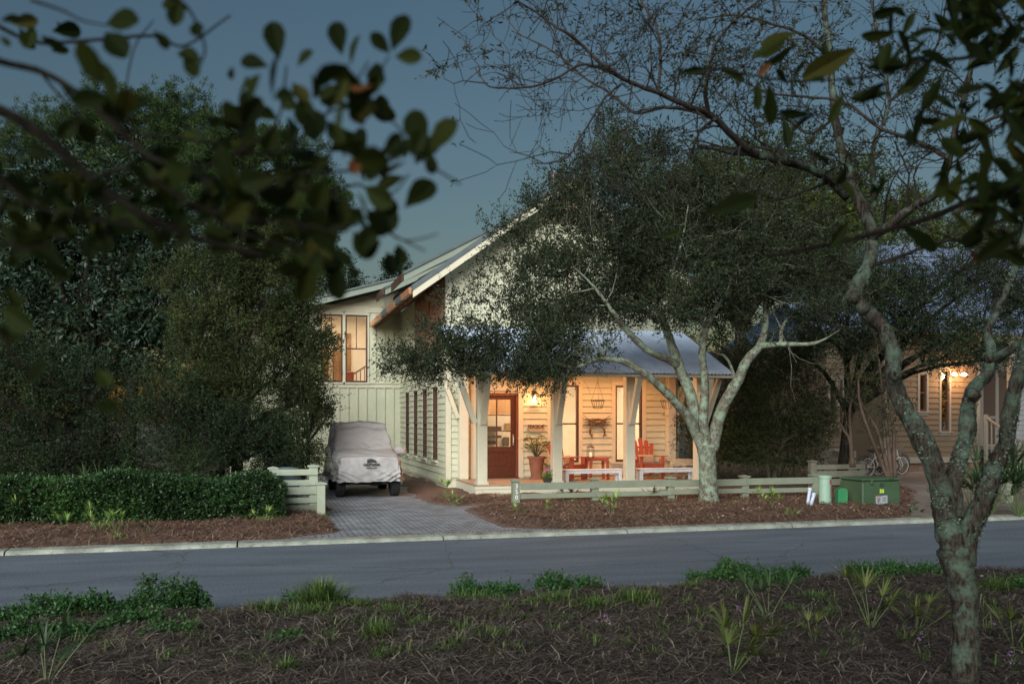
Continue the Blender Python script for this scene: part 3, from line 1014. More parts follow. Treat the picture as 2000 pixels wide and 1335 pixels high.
m_ = MB(); FR.box(m_, a0 + .13, a1 - .13, g0, g1, -.045, -.04); hb(m_, "pane", M_GLASS, dr)
m_ = MB(); FR.box(m_, a1 - .085, a1 - .045, 1.20, 1.48, -.02, -.008); m_.tube([(a1 - .065, YW + .02, 1.42), (a1 - .065, YW - .04, 1.40), (a1 - .065, YW - .04, 1.28), (a1 - .065, YW + .02, 1.26)], .009, 6)
hb(m_, "door_handle", M_WHITEMETAL, dr)
m_ = MB(); FR.box(m_, 5.25, 6.38, .362, .383, -.1, .10); hb(m_, "threshold", M_SASH, dr)

# porch
PX_L, PX_R, PYF = 4.73, 10.75, 20.40
m_ = MB()
k = 0; x = PX_L
while x < PX_R - .01:
    xe = min(x + .12, PX_R); m_.box(x + .002, xe - .002, PYF - .02, YW - .06, .325, .36); x = xe
hb(m_, "porch_floor", M_DECK)
m_ = MB()
m_.box(PX_L, PX_R, PYF, PYF + .04, .03, .323); m_.box(PX_L, PX_L + .04, PYF + .04, YW - .06, .03, .323); m_.box(PX_R - .04, PX_R, PYF + .04, YW - .06, .03, .323)
m_.box(PX_L - .02, PX_R + .02, PYF - .025, PYF - .001, .26, .322)
hb(m_, "porch_skirt", M_TRIM)
m_ = MB(); m_.cbox(4.95, 5.75, 19.75, PYF - .03, .04, .16, .008); m_.box(4.98, 5.72, 19.78, PYF - .03, -.02, .04)
hb(m_, "porch_step", mat("weathered_step", (.33, .34, .29), .8, .2, 6, .2, 40))
PSX = [4.90, 6.72, 8.57, 10.43]
PY = 20.53
for i, X in enumerate(PSX):
    m_ = MB(); m_.cbox(X - .115, X + .115, PY - .115, PY + .115, .36, 3.02, .012)
    m_.box(X - .135, X + .135, PY - .135, PY + .135, .362, .42)
    p = hb(m_, "porch_post", M_TRIM)
    m_ = MB(); m_.beam((X, PY - .16, 1.78), (X, PY - .62, 2.86), .12, .13, up=(1, 0, 0)); m_.box(X - .075, X + .075, PY - .19, PY - .116, 1.74, 2.55)
    hb(m_, "brace", M_TRIM, p)
    if i in (0, 3):
        s = -1 if i == 0 else 1
        m_ = MB(); m_.beam((X + s * .16, PY, 1.78), (X + s * .55, PY, 2.86), .12, .13, up=(0, 1, 0)); m_.box(X + s * .19 - .06, X + s * .19 + .06, PY - .075, PY + .075, 1.74, 2.2) if False else None
        hb(m_, "brace", M_TRIM, p)
for X, s in ((4.90, -1), (10.60, 1)):
    m_ = MB(); m_.cbox(X - .115, X + .115, YW - .26, YW - .04, .36, 3.05, .012)
    p = hb(m_, "pilaster", M_TRIM)
    m_ = MB(); m_.beam((X + s * .14, YW - .15, 1.9), (X + s * .5, YW - .15, 2.86), .10, .11, up=(0, 1, 0))
    hb(m_, "brace", M_TRIM, p)
m_ = MB(); m_.box(4.3, 10.95, PY - .09, PY + .09, 3.02, 3.16); m_.box(4.3, 10.95, PY - .75, PY - .68, 2.86, 2.92)
m_.box(4.78, 10.7, PY + .1, YW - .04, 3.10, 3.13)
hb(m_, "porch_beam", M_TRIM)
m_ = MB()
for i in range(11):
    X = 4.45 + i * .63
    m_.beam((X, 19.86, 2.90), (X, YW - .04, 4.12), .045, .1)
hb(m_, "porch_rafters", M_TRIM)
# corrugated porch roof
n = 6.75; xs = np.arange(4.28, 10.97, .0105); ph = 2 * np.pi * (xs - 4.28) / .095
ya, za_, yb, zb_ = 19.78, 2.94, 22.66, 4.22
rows = []
nrm = np.array([0, -(zb_ - za_), yb - ya]); nrm = nrm / np.linalg.norm(nrm)
for th in (0, -.012):
    for (yy, zz) in ((ya, za_), (yb, zb_)):
        o_ = .019 * np.sin(ph) + .025 + th
        rows.append(np.stack([xs, yy + nrm[1] * o_, zz + nrm[2] * o_], -1))
V = np.vstack(rows); nn = len(xs); i = np.arange(nn - 1)
Fc = np.vstack([np.stack([i, i + 1, i + nn + 1, i + nn], -1), np.stack([i + 2 * nn, i + 3 * nn, i + 3 * nn + 1, i + 2 * nn + 1], -1), np.stack([i, i + 2 * nn, i + 2 * nn + 1, i + 1], -1)])
pr = np_mesh("porch_roof", V, Fc, M_BLUEROOF); hang(pr, house)
m_ = MB()
for X in (4.24, 10.955):
    m_.prism([(ya - .02, za_ + .04), (yb, zb_ + .04), (yb, zb_ - .12), (ya - .02, za_ - .08)], X, X + .03, 'x')
m_.box(4.27, 10.955, ya + .01, ya + .03, za_ - .06, za_ - .002)
hb(m_, "roof_trim", M_METALROOF, pr)
# back lean-to on the right
m_ = MB(); m_.prism([(10.9, 4.55), (13.6, 3.05), (13.6, 2.97), (10.9, 4.47)], 27.0, 30, 'y')
lt = hb(m_, "lean_to_roof", M_BLUEROOF)
m_ = MB(); m_.prism([(10.9, 4.54), (13.6, 3.04), (13.6, 2.80), (10.9, 4.30)], 26.95, 26.998, 'y'); m_.box(10.9, 13.2, 27.4, 27.5, .3, 3.0)
hb(m_, "barge_board", M_TRIM, lt)
m_ = MB(); m_.box(10.83, 10.87, YW + .02, 30, .3, 5.3); hb(m_, "side_wall", M_CREAM)
m_ = MB(); m_.cbox(4.63, 4.80, 20.18, 20.28, .04, .14, .01)
m_.tube([(4.72, 20.27, .09), (4.74, 20.36, .12), (4.8, 20.42, .12)], .012, 6)
tag(m_.build("junction_box", mat("white_plastic", (.75, .75, .72), .4)), "small white outdoor junction box on the ground by the porch corner", "junction box")

# ================================================================== THINGS ON AND AROUND THE PORCH
ZF = .36
# wall lantern by the door
LX, LZ = onY(1045, 22.52), 2.40
lan = empty("wall_lantern", (LX, YW - .03, LZ), 0, "lit black wall lantern with glowing glass between the front door and the first porch window", "lantern")
m_ = MB(); m_.box(-.05, .05, -.02, .0, .0, .22); m_.tube([(0, -.02, .16), (0, -.09, .2), (0, -.12, .15)], .009, 6)
m_.add([(-.085, -.205, .115), (.085, -.205, .115), (.085, -.035, .115), (-.085, -.035, .115), (-.03, -.15, .18), (.03, -.15, .18), (.03, -.09, .18), (-.03, -.09, .18)],
       [(0, 3, 2, 1), (4, 5, 6, 7), (0, 1, 5, 4), (1, 2, 6, 5), (2, 3, 7, 6), (3, 0, 4, 7)])
m_.box(-.075, .075, -.195, -.045, -.135, -.115)
for sx in (-.066, .066):
    for sy in (-.186, -.054): m_.box(sx - .006, sx + .006, sy - .006, sy + .006, -.115, .115)
m_.build("lantern_frame", M_BLACK, lan)
M_LAMP = mat("lamp_glow", (1, .8, .5), .5, emis=(1, .62, .28), estr=14)
m_ = MB(); m_.lathe([(.012, -.11), (.03, -.05), (.034, .0), (.02, .05), (.012, .08)], 10, (0, -.12, 0)); m_.build("bulb", M_LAMP, lan, smooth=True)
pl_ = bpy.data.lights.new("lantern_light", 'POINT'); pl_.energy = 11; pl_.color = (1, .54, .24); pl_.shadow_soft_size = .05
po = bpy.data.objects.new("lantern_light", pl_); COL.objects.link(po); po.location = (LX, YW - .15, LZ - .02)
# unseen porch ceiling light inferred from the even glow, as one area lamp
pl2 = bpy.data.lights.new("porch_ceiling_light", 'AREA'); pl2.shape = 'RECTANGLE'; pl2.size = 4.6; pl2.size_y = .9; pl2.energy = 62; pl2.color = (1, .45, .20)
po2 = bpy.data.objects.new("porch_ceiling_light", pl2); COL.objects.link(po2); po2.location = (7.7, 21.5, 3.09)

# name sign
sg = empty("name_sign", (onY(1045, YW), YW - .04, 1.62), 0, "small carved wooden name sign reading SEASIDE below the wall lantern", "sign")
m_ = MB(); m_.prism([(-.22, .0), (.22, .0), (.17, -.07), (-.16, -.07)], -.05, -.0, 'y'); m_.box(-.24, .24, -.055, .0, .001, .015)
m_.build("backboard", mat("pale_driftwood", (.42, .33, .24), .7, .3, 20), sg)
text_mesh("lettering", "SEASIDE", .125, .010, mat("sign_letter", (.10, .05, .03), .5), sg, (0, -.035, .062), bold=.003)
# driftwood crab
M_DRIFT = mat("driftwood", (.15, .095, .06), .9, .45, 25, .5, 60)
cx = onY(1163, YW)
cr = empty("driftwood_crab", (cx, YW - .06, CH - (824 - HY) * 23.7 / F_PX), 0, "crab made of driftwood sticks hung on the porch wall between the two windows", "wall art")
rr = random.Random(3)
m_ = MB()
for i in range(46):
    a = rr.uniform(-.22, .22); zz = rr.uniform(-.085, .095) * math.sqrt(max(.05, 1 - (a / .26) ** 2))
    L_ = rr.uniform(.12, .26)
    m_.tube([(a - L_ / 2, -.01 - rr.random() * .04, zz - rr.uniform(-.03, .03)), (a, -.05 - rr.random() * .03, zz), (a + L_ / 2, -.01 - rr.random() * .04, zz + rr.uniform(-.03, .03))], [.006, .012, .006], 5)
m_.build("shell", M_DRIFT, cr)
for s in (-1, 1):
    for k in range(4):
        m_ = MB()
        m_.tube([(s * .17, -.03, .05 - k * .035), (s * (.30 + .02 * k), -.06, .12 - k * .06), (s * (.40 - .01 * k), -.03, .20 - k * .085)], [.014, .010, .004], 5)
        m_.build("leg", M_DRIFT, cr)
for s in (-1, 1):
    m_ = MB()
    m_.tube([(s * .13 - .02, -.04, -.08), (s * .20, -.07, -.20), (s * .17 + (.05 if s > 0 else -.02), -.05, -.31)], [.02, .03, .022], 6)
    m_.tube([(s * .17 + (.05 if s > 0 else -.02), -.05, -.30), (s * .16 + .02, -.05, -.38), (s * .15 + .02, -.05, -.45 + (.06 if s > 0 else 0))], [.022, .018, .004], 6)
    m_.tube([(s * .17 + .04, -.05, -.30), (s * .2 + .06, -.05, -.36), (s * .19 + .07, -.05, -.39)], [.016, .012, .003], 5)
    m_.build("claw", M_DRIFT, cr)
# wire hanging baskets
def basket(px, zr, label):
    X = onY(px, 21.2)
    b = empty("hanging_basket", (X, 21.2, zr), 0, label, "basket", "wire hanging baskets along the porch")
    m_ = MB()
    for r_, z_ in ((.17, 0), (.165, -.03), (.10, -.21)):
        m_.tube([(r_ * math.cos(t), r_ * math.sin(t), z_) for t in np.linspace(0, 2 * math.pi, 25)], .0045, 4, cap=False)
    for k in range(14):
        t = 2 * math.pi * k / 14
        m_.tube([(.17 * math.cos(t), .17 * math.sin(t), 0), (.145 * math.cos(t + .06), .145 * math.sin(t + .06), -.10), (.10 * math.cos(t), .10 * math.sin(t), -.21)], .0035, 4)
    for k in range(4): m_.beam((-.1, -.07 + k * .045, -.21), (.1, -.07 + k * .045, -.21), .004, .004)
    m_.build("wire_bowl", M_BLACK, b)
    m_ = MB()
    for k in range(3):
        t = 2 * math.pi * k / 3 + .3
        m_.tube([(.17 * math.cos(t), .17 * math.sin(t), 0), (0, 0, .46)], .0035, 4)
    m_.tube([(0, 0, .46), (.01, 0, .52), (-.012, 0, 3.09 - zr)], .004, 4)
    m_.build("chain", M_BLACK, b)
basket(1167.5, 2.35, "empty black wire basket hanging above the driftwood crab")
basket(1303, 2.35, "empty black wire basket hanging at the right end of the porch behind the oak limb")

# adirondack chairs
def adirondack(loc, rz, label):
    c = empty("adirondack_chair", loc, rz, label, "chair", "red adirondack chairs on the porch")
    m_ = MB()
    for k in range(6):                                   # seat slats slope down to the back
        y = -.26 + k * .085; z = .37 - k * .028
        m_.add([(-.27, y, z), (.27, y, z), (.27, y + .075, z - .025), (-.27, y + .075, z - .025), (-.27, y, z + .02), (.27, y, z + .02), (.27, y + .075, z - .005), (-.27, y + .075, z - .005)],
               [(0, 3, 2, 1), (4, 5, 6, 7), (0, 1, 5, 4), (1, 2, 6, 5), (2, 3, 7, 6), (3, 0, 4, 7)])
    m_.box(-.27, .27, -.285, -.262, .28, .39)
    m_.build("seat", M_RED, c)
    m_ = MB()
    tilt = .30
    for k in range(5):                                   # fan of rounded slats
        a = (k - 2) * .085; h = (.72, .80, .86, .80, .72)[k]; w0, w1_ = .042, .056
        pts = [(-w0, 0), (w0, 0), (w1_, h - .05)] + [(w1_ * math.cos(t), h - .05 + .06 * math.sin(t)) for t in (.5, 1.0, 1.57, 2.14, 2.64)] + [(-w1_, h - .05)]
        M = Matrix.Translation((0, .22, .20)) @ Matrix.Rotation(-tilt, 4, 'X') @ Matrix.Translation(((k - 2) * .098, 0, 0)) @ Matrix.Rotation(a, 4, 'Y')
        m_.M = M; m_.prism(pts, 0, .02, 'y'); m_.M = None
    m_.beam((-.27, .32 + .02, .42), (.27, .34, .42), .03, .06); m_.beam((-.26, .46, .78), (.26, .46, .78), .025, .05)
    m_.build("backrest", M_RED, c)
    for s in (-1, 1):
        m_ = MB(); m_.prism([(-.37, .575), (.36, .565), (.36, .545), (-.37, .555)], s * .33 - .065, s * .33 + .065, 'x'); m_.build("armrest", M_RED, c)
        m_ = MB(); m_.box(s * .30 - .015, s * .30 + .015, -.29, -.17, 0, .555); m_.build("leg", M_RED, c)
        m_ = MB(); m_.prism([(-.26, .36), (-.26, .26), (.52, .0), (.60, .0), (.60, .05)], s * .268 - .014, s * .268 + .014, 'x'); m_.build("leg", M_RED, c)
    return c
M_PIL = mat("striped_cushion", (.42, .33, .22), .9, .25, 4, .2, 60, stretch=(22, 1, 1))
def pillow(loc, rz, label, w=.25, h=.15):
    n = 12; V = []; Fc = []
    for s in (-1, 1):
        for i in range(n + 1):
            for j in range(n + 1):
                u, v = i / n * 2 - 1, j / n * 2 - 1
                t = ((1 - u ** 4) * (1 - v ** 4)) ** .5 * .075
                V.append((u * w * (1 - .06 * (1 - v * v)), s * t + .002 * math.sin(u * 7 + v * 5), h + v * h * (1 - .08 * (1 - u * u))))
    for s in range(2):
        o_ = s * (n + 1) ** 2
        for i in range(n):
            for j in range(n):
                a = o_ + i * (n + 1) + j; Fc.append((a, a + 1, a + n + 2, a + n + 1) if s else (a, a + n + 1, a + n + 2, a + 1))
    m_ = MB(); m_.add(V, Fc)
    o = m_.build("cushion", M_PIL, None, loc=loc, rz=rz, smooth=True); o.rotation_euler = (-.30, 0, rz)
    tag(o, label, "cushion", "striped cushions on the red chairs")
c1 = (onY(1112, 21.65), 21.65, ZF)
c2 = (onY(1266, 21.75), 21.75, ZF)
adirondack(c1, math.radians(42), "red adirondack chair angled towards the small table, half hidden by the second porch post")
adirondack(c2, math.radians(3), "red adirondack chair facing the street in front of the right hand porch window")
pillow((c2[0] + .02, c2[1] + .08, ZF + .335), math.radians(3), "striped tan cushion on the adirondack chair facing the street", .24, .14)
pillow((c1[0] - .03, c1[1] + .06, ZF + .335), math.radians(42), "striped tan cushion on the adirondack chair angled towards the small table", .24, .14)
# small red table
tx = onY(1166, 21.6)
tb = empty("side_table", (tx, 21.6, ZF), 0, "small square red side table between the two red chairs with a lantern on it", "table")
m_ = MB()
for k in range(5): m_.box(-.28 + k * .113, -.28 + k * .113 + .106, -.22, .22, .53, .55)
m_.build("tabletop", M_RED, tb)
m_ = MB()
for s in (-1, 1):
    m_.prism([(-.24, .53), (.24, .53), (.24, .44), (.15, .47), (-.15, .47), (-.24, .44)], s * .19 - .01, s * .19 + .01, 'y'); m_.box(s * .22 - .01, s * .22 + .01, -.18, .18, .44, .529)
m_.build("apron", M_RED, tb)
for sx in (-1, 1):
    for sy in (-1, 1):
        m_ = MB(); m_.beam((sx * .22, sy * .165, .46), (sx * .235, sy * .165, 0), .07, .025, up=(0, 1, 0)); m_.build("leg", M_RED, tb)
tl = empty("candle_lantern", (onY(1152.5, 21.55), 21.52, ZF + .55), 0, "black table lantern with a pale candle standing on the small red table", "lantern")
m_ = MB(); m_.box(-.075, .075, -.075, .075, 0, .02); m_.box(-.07, .07, -.07, .07, .26, .275)
for sx in (-.066, .066):
    for sy in (-.066, .066): m_.box(sx - .006, sx + .006, sy - .006, sy + .006, .02, .26)
m_.add([(-.075, -.075, .275), (.075, -.075, .275), (.075, .075, .275), (-.075, .075, .275), (-.02, -.02, .33), (.02, -.02, .33), (.02, .02, .33), (-.02, .02, .33)],
       [(0, 3, 2, 1), (4, 5, 6, 7), (0, 1, 5, 4), (1, 2, 6, 5), (2, 3, 7, 6), (3, 0, 4, 7)])
m_.tube([(.03 * math.cos(t), 0, .345 + .025 * math.sin(t)) for t in np.linspace(0, 2 * math.pi, 13)], .004, 4)
m_.build("lantern_frame", M_BLACK, tl)
m_ = MB(); m_.lathe([(.038, .02), (.038, .13), (.03, .135)], 14); m_.build("candle", mat("candle_wax", (.85, .7, .5), .5, emis=(1, .6, .3), estr=.4), tl, smooth=True)

# white benches along the front
M_WPAINT = mat("white_blue_paint", (.62, .66, .70), .5, .08, 5, .1, 30)
def bench(x0, x1, y, label):
    b = empty("porch_bench", ((x0 + x1) / 2, y, ZF), 0, label, "bench", "low white benches at the front of the porch")
    w = (x1 - x0) / 2
    m_ = MB()
    for k in range(3): m_.cbox(-w, w, -.15 + k * .103, -.15 + k * .103 + .097, .275, .30, .004)
    m_.build("seat", M_WPAINT, b)
    m_ = MB(); m_.box(-w + .06, w - .06, -.125, -.105, .20, .274); m_.box(-w + .06, w - .06, .105, .125, .20, .274); m_.build("rail", M_WPAINT, b)
    for sx in (-1, 1):
        for sy in (-1, 1):
            m_ = MB(); m_.cbox(sx * (w - .07) - .04, sx * (w - .07) + .04, sy * .10 - .035, sy * .10 + .035, 0, .274, .004); m_.build("leg", M_WPAINT, b)
bench(onY(1100, 20.85), onY(1214, 20.85), 20.88, "low white bench between the second and third porch posts")
bench(onY(1245, 20.85), onY(1357, 20.85), 20.88, "low white bench between the third porch post and the oak trunk")
# pallet table
M_PALLET = mat("raw_pallet_wood", (.48, .36, .23), .7, .4, 9, .2, 40, stretch=(1, 8, 4))
pt_ = empty("pallet_table", (onY(1325, 21.5), 21.5, ZF), 0, "rough pale slatted pallet wood table at the right end of the porch", "table")
m_ = MB()
for k in range(6): m_.box(-.40, .40, -.35 + k * .118, -.35 + k * .118 + .10, .46, .485)
m_.build("tabletop", M_PALLET, pt_)
m_ = MB()
for y in (-.33, .0, .33): m_.box(-.39, .39, y - .01, y + .01, .33, .459)
for y in (-.33, .33): m_.box(-.39, .39, y - .01, y + .01, .08, .17)
m_.build("slats", M_PALLET, pt_)
for sx in (-.34, 0, .34):
    for sy in (-.3, .3):
        m_ = MB(); m_.box(sx - .03, sx + .03, sy - .028, sy + .018, 0, .329); m_.build("leg", M_PALLET, pt_)

# terracotta planter with a variegated shrub
M_TERRA = mat("terracotta", (.30, .12, .07), .75, .2, 6, .1, 30)
M_VARI = leafmat("variegated", [(.05, .10, .03), (.10, .18, .05), (.32, .34, .13), (.50, .48, .25)], .45, .3)
fx = onY(1048, 22.2)
po_ = empty("potted_shrub", (fx, 22.2, ZF), 0, "tall terracotta pot holding a leafy yellow and green shrub beside the door", "plant pot")
m_ = MB(); m_.lathe([(.17, 0), (.17, .05), (.14, .06), (.20, .50), (.235, .51), (.235, .57), (.20, .57), (.19, .50)], 24); m_.build("pot", M_TERRA, po_, smooth=False)
m_ = MB(); m_.lathe([(.19, .52), (.0, .53)], 16, cap=False); m_.build("soil", M_SOIL, po_)
rg = np.random.default_rng(5)
n = 26
cen = np.zeros((n, 3)); cen[:, 2] = .53
dd = unit(np.stack([rg.normal(0, .62, n), rg.normal(0, .5, n), np.full(n, 1.0)], -1))
Ls = rg.uniform(.25, .62, n)
tips_ = cen + dd * Ls[:, None]
m_ = MB()
for a, b_ in zip(cen, tips_): m_.tube([a, (a + b_) / 2 + np.array([0, 0, .03]), b_], .006, 5)
m_.build("stems", mat("stem_green", (.10, .11, .04), .7), po_)
k = 8
ang = rg.uniform(0, 2 * np.pi, (n, k)); ld = np.stack([np.cos(ang), np.sin(ang), rg.uniform(-.35, .35, (n, k))], -1)
V, Fq = leaf_quads(np.repeat(tips_[:, None, :], k, 1).reshape(-1, 3), unit(ld.reshape(-1, 3)), .17, .055, rg, flat=np.array([[0, 0, 1.]]) + rg.normal(0, .25, (n * k, 3)))
np_mesh("foliage", V, Fq, M_VARI, parent=po_, rnd=rg.uniform(0, 1, n * k))
# low bowl of flowers in front of the second post
fl = empty("flower_bowl", (onY(1071, 20.62), 20.62, ZF), 0, "low bowl of green foliage with pink and purple blooms beside the second porch post", "plant pot")
m_ = MB(); m_.lathe([(.10, 0), (.15, .11), (.16, .12), (.145, .12), (.13, .09)], 18); m_.build("pot", mat("dark_bowl", (.05, .04, .04), .6), fl)
m_ = MB(); m_.lathe([(.138, .10), (.0, .11)], 12, cap=False); m_.build("soil", M_SOIL, fl)
n = 60; cen = np.zeros((n, 3)); cen[:, 2] = .10; cen[:, :2] = rg.normal(0, .04, (n, 2))
dd = unit(np.stack([rg.normal(.1, .8, n), rg.normal(0, .6, n), np.full(n, .9)], -1))
V, Fq, rn, mi = sprays(cen, dd, 9, rg.uniform(.12, .30, n), .05, .4, rg)
np_mesh("foliage", V, Fq, [leafmat("bright_herb", [(.06, .14, .02), (.13, .26, .04), (.22, .36, .07)]), MATS["stem_green"]], parent=fl, rnd=rn, midx=mi)
for col_, nm, n in (((.62, .18, .32), "pink_petal", 10), ((.36, .24, .55), "purple_petal", 10)):
    c0 = rg.uniform(-1, 1, (n, 3)) * [.04, .06, .03] + ([-.12, -.05, .27] if nm[1] == 'i' else [.0, -.05, .30])
    V, Fq = leaf_quads(np.repeat(c0, 5, 0), unit(rg.normal(size=(n * 5, 3))), .028, .02, rg)
    np_mesh("flowers", V, Fq, mat(nm, col_, .6), parent=fl)

# ================================================================== COVERED CAR
car = empty("covered_jeep", (2.41, 21.35, .045), 0, "small off road car under a grey wrinkled fabric cover parked on the paver drive", "car")
M_COVER = mat("cover_cloth", (.37, .355, .35), .7, .10, 1.6, 1.0, 5, detail=8)
# stations: y, hem z, shoulder z, top z, half widths at hem / shoulder / top
st = [(-.06, .42, .50, .55, .66, .66, .60), (-.09, .42, .70, .86, .69, .69, .64), (.02, .42, .84, .93, .74, .74, .68), (.30, .40, .90, 1.00, .80, .77, .70), (.80, .38, .94, 1.05, .82, .78, .70),
      (1.20, .36, .97, 1.10, .82, .78, .70), (1.42, .36, 1.00, 1.24, .82, .78, .66), (1.70, .36, 1.02, 1.53, .82, .77, .64), (1.77, .36, 1.02, 1.58, .82, .77, .63), (1.95, .36, 1.03, 1.60, .82, .77, .64),
      (1.98, .36, 1.03, 1.72, .82, .77, .65), (2.7, .34, 1.05, 1.74, .82, .78, .66), (3.3, .34, 1.05, 1.73, .82, .78, .66), (3.52, .34, 1.03, 1.70, .81, .77, .65), (3.60, .34, 1.0, 1.5, .79, .75, .60), (3.62, .34, .7, 1.0, .76, .72, .56)]
def cs(t, hem, sh, top, wh, wsd, wt):
    """half profile from hem (0) to crown (1)"""
    key = [(0, wh, hem), (.18, (wh + wsd) / 2 - .015, hem + (sh - hem) * .5), (.36, wsd, sh), (.42, wsd - .03, sh + .02), (.74, wt, top - .035), (.78, wt - .03, top - .004), (1, 0, top + .015)]
    for a, b_ in zip(key[:-1], key[1:]):
        if t <= b_[0]:
            f = (t - a[0]) / (b_[0] - a[0]); return a[1] + (b_[1] - a[1]) * f, a[2] + (b_[2] - a[2]) * f
    return 0, top
ys = np.concatenate([[st[0][0]], np.linspace(-.09, 3.62, 190)])
keys = np.array(st)
V = []; NT = 121
def station(y, q=None):
    ky = keys[:, 0].copy(); ky[0] = -.0901
    return [np.interp(y, ky, keys[:, j]) for j in range(1, 7)]
rows = [station(y) for y in ys[1:]]
yy = list(ys[1:])
# front face: close the nose with concentric rings
nose = []
for r_ in np.linspace(.02, 1, 14):
    s_ = list(rows[0]); s_[0] = .37; nose.append((r_, -.10 - .015 * (1 - r_)))
grid = []
first = [(-1 if i < NT // 2 else 1, abs(i - NT // 2) / (NT // 2)) for i in range(NT)]
def ring(y, S):
    out = []
    for s, f in first:
        x_, z_ = cs(1 - f, *S)
        out.append([s * x_, y, z_])
    return out
S0 = [.37, .74, .945, .70, .70, .66]
for k, f in enumerate(np.linspace(0, 1, 44)[1:]):
    rg_ = ring(-.10, S0)
    # front sheet: height fraction f of the nose, hem stays low
    grid.append([[p[0] * (1 if f > .0 else 1), -.10 - .03 * math.sin(f * 3.1), .37 + (p[2] - .37) * f] for p in rg_])
for y, S in zip(yy[2:], rows[2:]):
    f = min(1, max(0, (y + .07) / .35))
    S = [a * f + b_ * (1 - f) for a, b_ in zip(S, S0)]
    grid.append(ring(y, S))
back = grid[-1]
grid.append([[p[0] * .98, 3.66, .34 + (p[2] - .34) * .5] for p in back]); grid.append([[p[0] * .97, 3.66, .35] for p in back])
Gd = np.array(grid)
# wrinkles
def wr(p):
    x_, y_, z_ = p
    v = Vector((x_ * 2.2, y_ * 1.6, z_ * 2.2))
    a = mnoise.noise(v + Vector((3, 1, 7)))
    fold = mnoise.noise(Vector((x_ * 6 + z_ * 3, y_ * 5 - z_ * 3, z_ * 1.2)))
    ridge = (1 - abs(mnoise.noise(Vector((x_ * 3.5 + z_ * 5, y_ * 3.0 + z_ * 2.2, z_ * 1.5 + 9)))) * 2.2)
    low = max(0, 1 - (z_ - .36) / .45)
    fd = 0
    if y_ < .12 and z_ < .66: fd = .5 * (1 + math.sin((z_ - .5 * abs(x_)) * 58 + 2 * mnoise.noise(Vector((x_ * 3, 0, z_ * 3))))) * .042 * min(1, max(0, (abs(x_) - .12) / .3)) * min(1, (.66 - z_) / .12)
    return fd + a * .045 + fold * (.022 + .035 * low) + max(0, ridge) ** 3 * .038 * (0.5 + low) + .012 * mnoise.noise(Vector((x_ * 11, y_ * 9, z_ * 9)))
for i in range(Gd.shape[0]):
    for j in range(NT):
        p = Gd[i, j]; w_ = wr(p)
        n_ = Vector((p[0] * 1.0, (-1.2 if p[1] < .0 else 0), (p[2] - .8) * .9))
        n_ = n_.normalized() if n_.length > .01 else Vector((0, 0, 1))
        Gd[i, j] = p + np.array(n_) * w_
        if j in (0, NT - 1): Gd[i, j, 2] += .03 * mnoise.noise(Vector((p[1] * 3, p[0], 0)))
nI = Gd.shape[0]
V = Gd.reshape(-1, 3); i = np.arange(nI - 1)[:, None] * NT + np.arange(NT - 1)[None]; i = i.ravel()
Fc = np.stack([i, i + 1, i + NT + 1, i + NT], -1)
cv = np_mesh("cover", V, Fc, M_COVER, parent=car, smooth=True)
# sm_ = cv.modifiers.new("sub", 'SUBSURF')
# draped mirrors and the hanging flap
def bag(cx, cy, cz, rx, ry, rz_, nm, seed):
    V = []; Fc = []; n1_, n2_ = 14, 20
    for a in range(n1_ + 1):
        th = math.pi * a / n1_
        for b_ in range(n2_):
            ph_ = 2 * math.pi * b_ / n2_
            p = Vector((math.sin(th) * math.cos(ph_), math.sin(th) * math.sin(ph_), math.cos(th)))
            r_ = 1 + .32 * mnoise.noise(p * 1.8 + Vector((seed, 0, 0))) + .12 * mnoise.noise(p * 5 + Vector((0, seed, 0)))
            V.append((cx + p.x * rx * r_, cy + p.y * ry * r_, cz + p.z * rz_ * r_))
    for a in range(n1_):
        for b_ in range(n2_): Fc.append((a * n2_ + b_, (a + 1) * n2_ + b_, (a + 1) * n2_ + (b_ + 1) % n2_, a * n2_ + (b_ + 1) % n2_))
    m_ = MB(); m_.add(V, Fc); m_.build(nm, M_COVER, car, smooth=True)
bag(.90, 1.40, 1.03, .17, .07, .12, "mirror_bulge", 4)
bag(-.84, 1.45, 1.05, .10, .08, .11, "mirror_bulge", 9)
bag(-.68, 2.1, 1.40, .09, .28, .30, "loose_flap", 15)
bag(-.82, 1.3, .70, .10, .5, .30, "loose_flap", 19)
M_TYRE = mat("tyre_rubber", (.018, .018, .02), .85, .2, 10, .3, 60)
for sx in (-1, 1):
    for wy in (.42, 2.75):
        m_ = MB(); m_.M = Matrix.Translation((sx * .64, wy, .345)) @ Matrix.Rotation(math.pi / 2, 4, 'Y')
        m_.lathe([(.19, -.10), (.30, -.105), (.335, -.09), (.345, -.07), (.345, .07), (.335, .09), (.30, .105), (.19, .10)], 28, cap=False)
        for k in range(28):
            a = 2 * math.pi * k / 28
            m_.M = Matrix.Translation((sx * .64, wy, .345)) @ Matrix.Rotation(math.pi / 2, 4, 'Y') @ Matrix.Rotation(a, 4, 'Z')
            m_.box(.335, .356, -.012, .02, -.085 + (.0 if k % 2 else .02), .085 - (.02 if k % 2 else 0))
        m_.M = None
        w = m_.build("wheel", M_TYRE, car)
        m_ = MB(); m_.M = Matrix.Translation((sx * .64, wy, .345)) @ Matrix.Rotation(math.pi / 2, 4, 'Y'); m_.lathe([(.195, -.08), (.17, -.03), (.06, -.02), (.06, .02), (.17, .03), (.195, .08)], 20)
        m_.M = None; m_.build("rim", mat("steel_rim", (.35, .35, .36), .4, metal=.6), w)
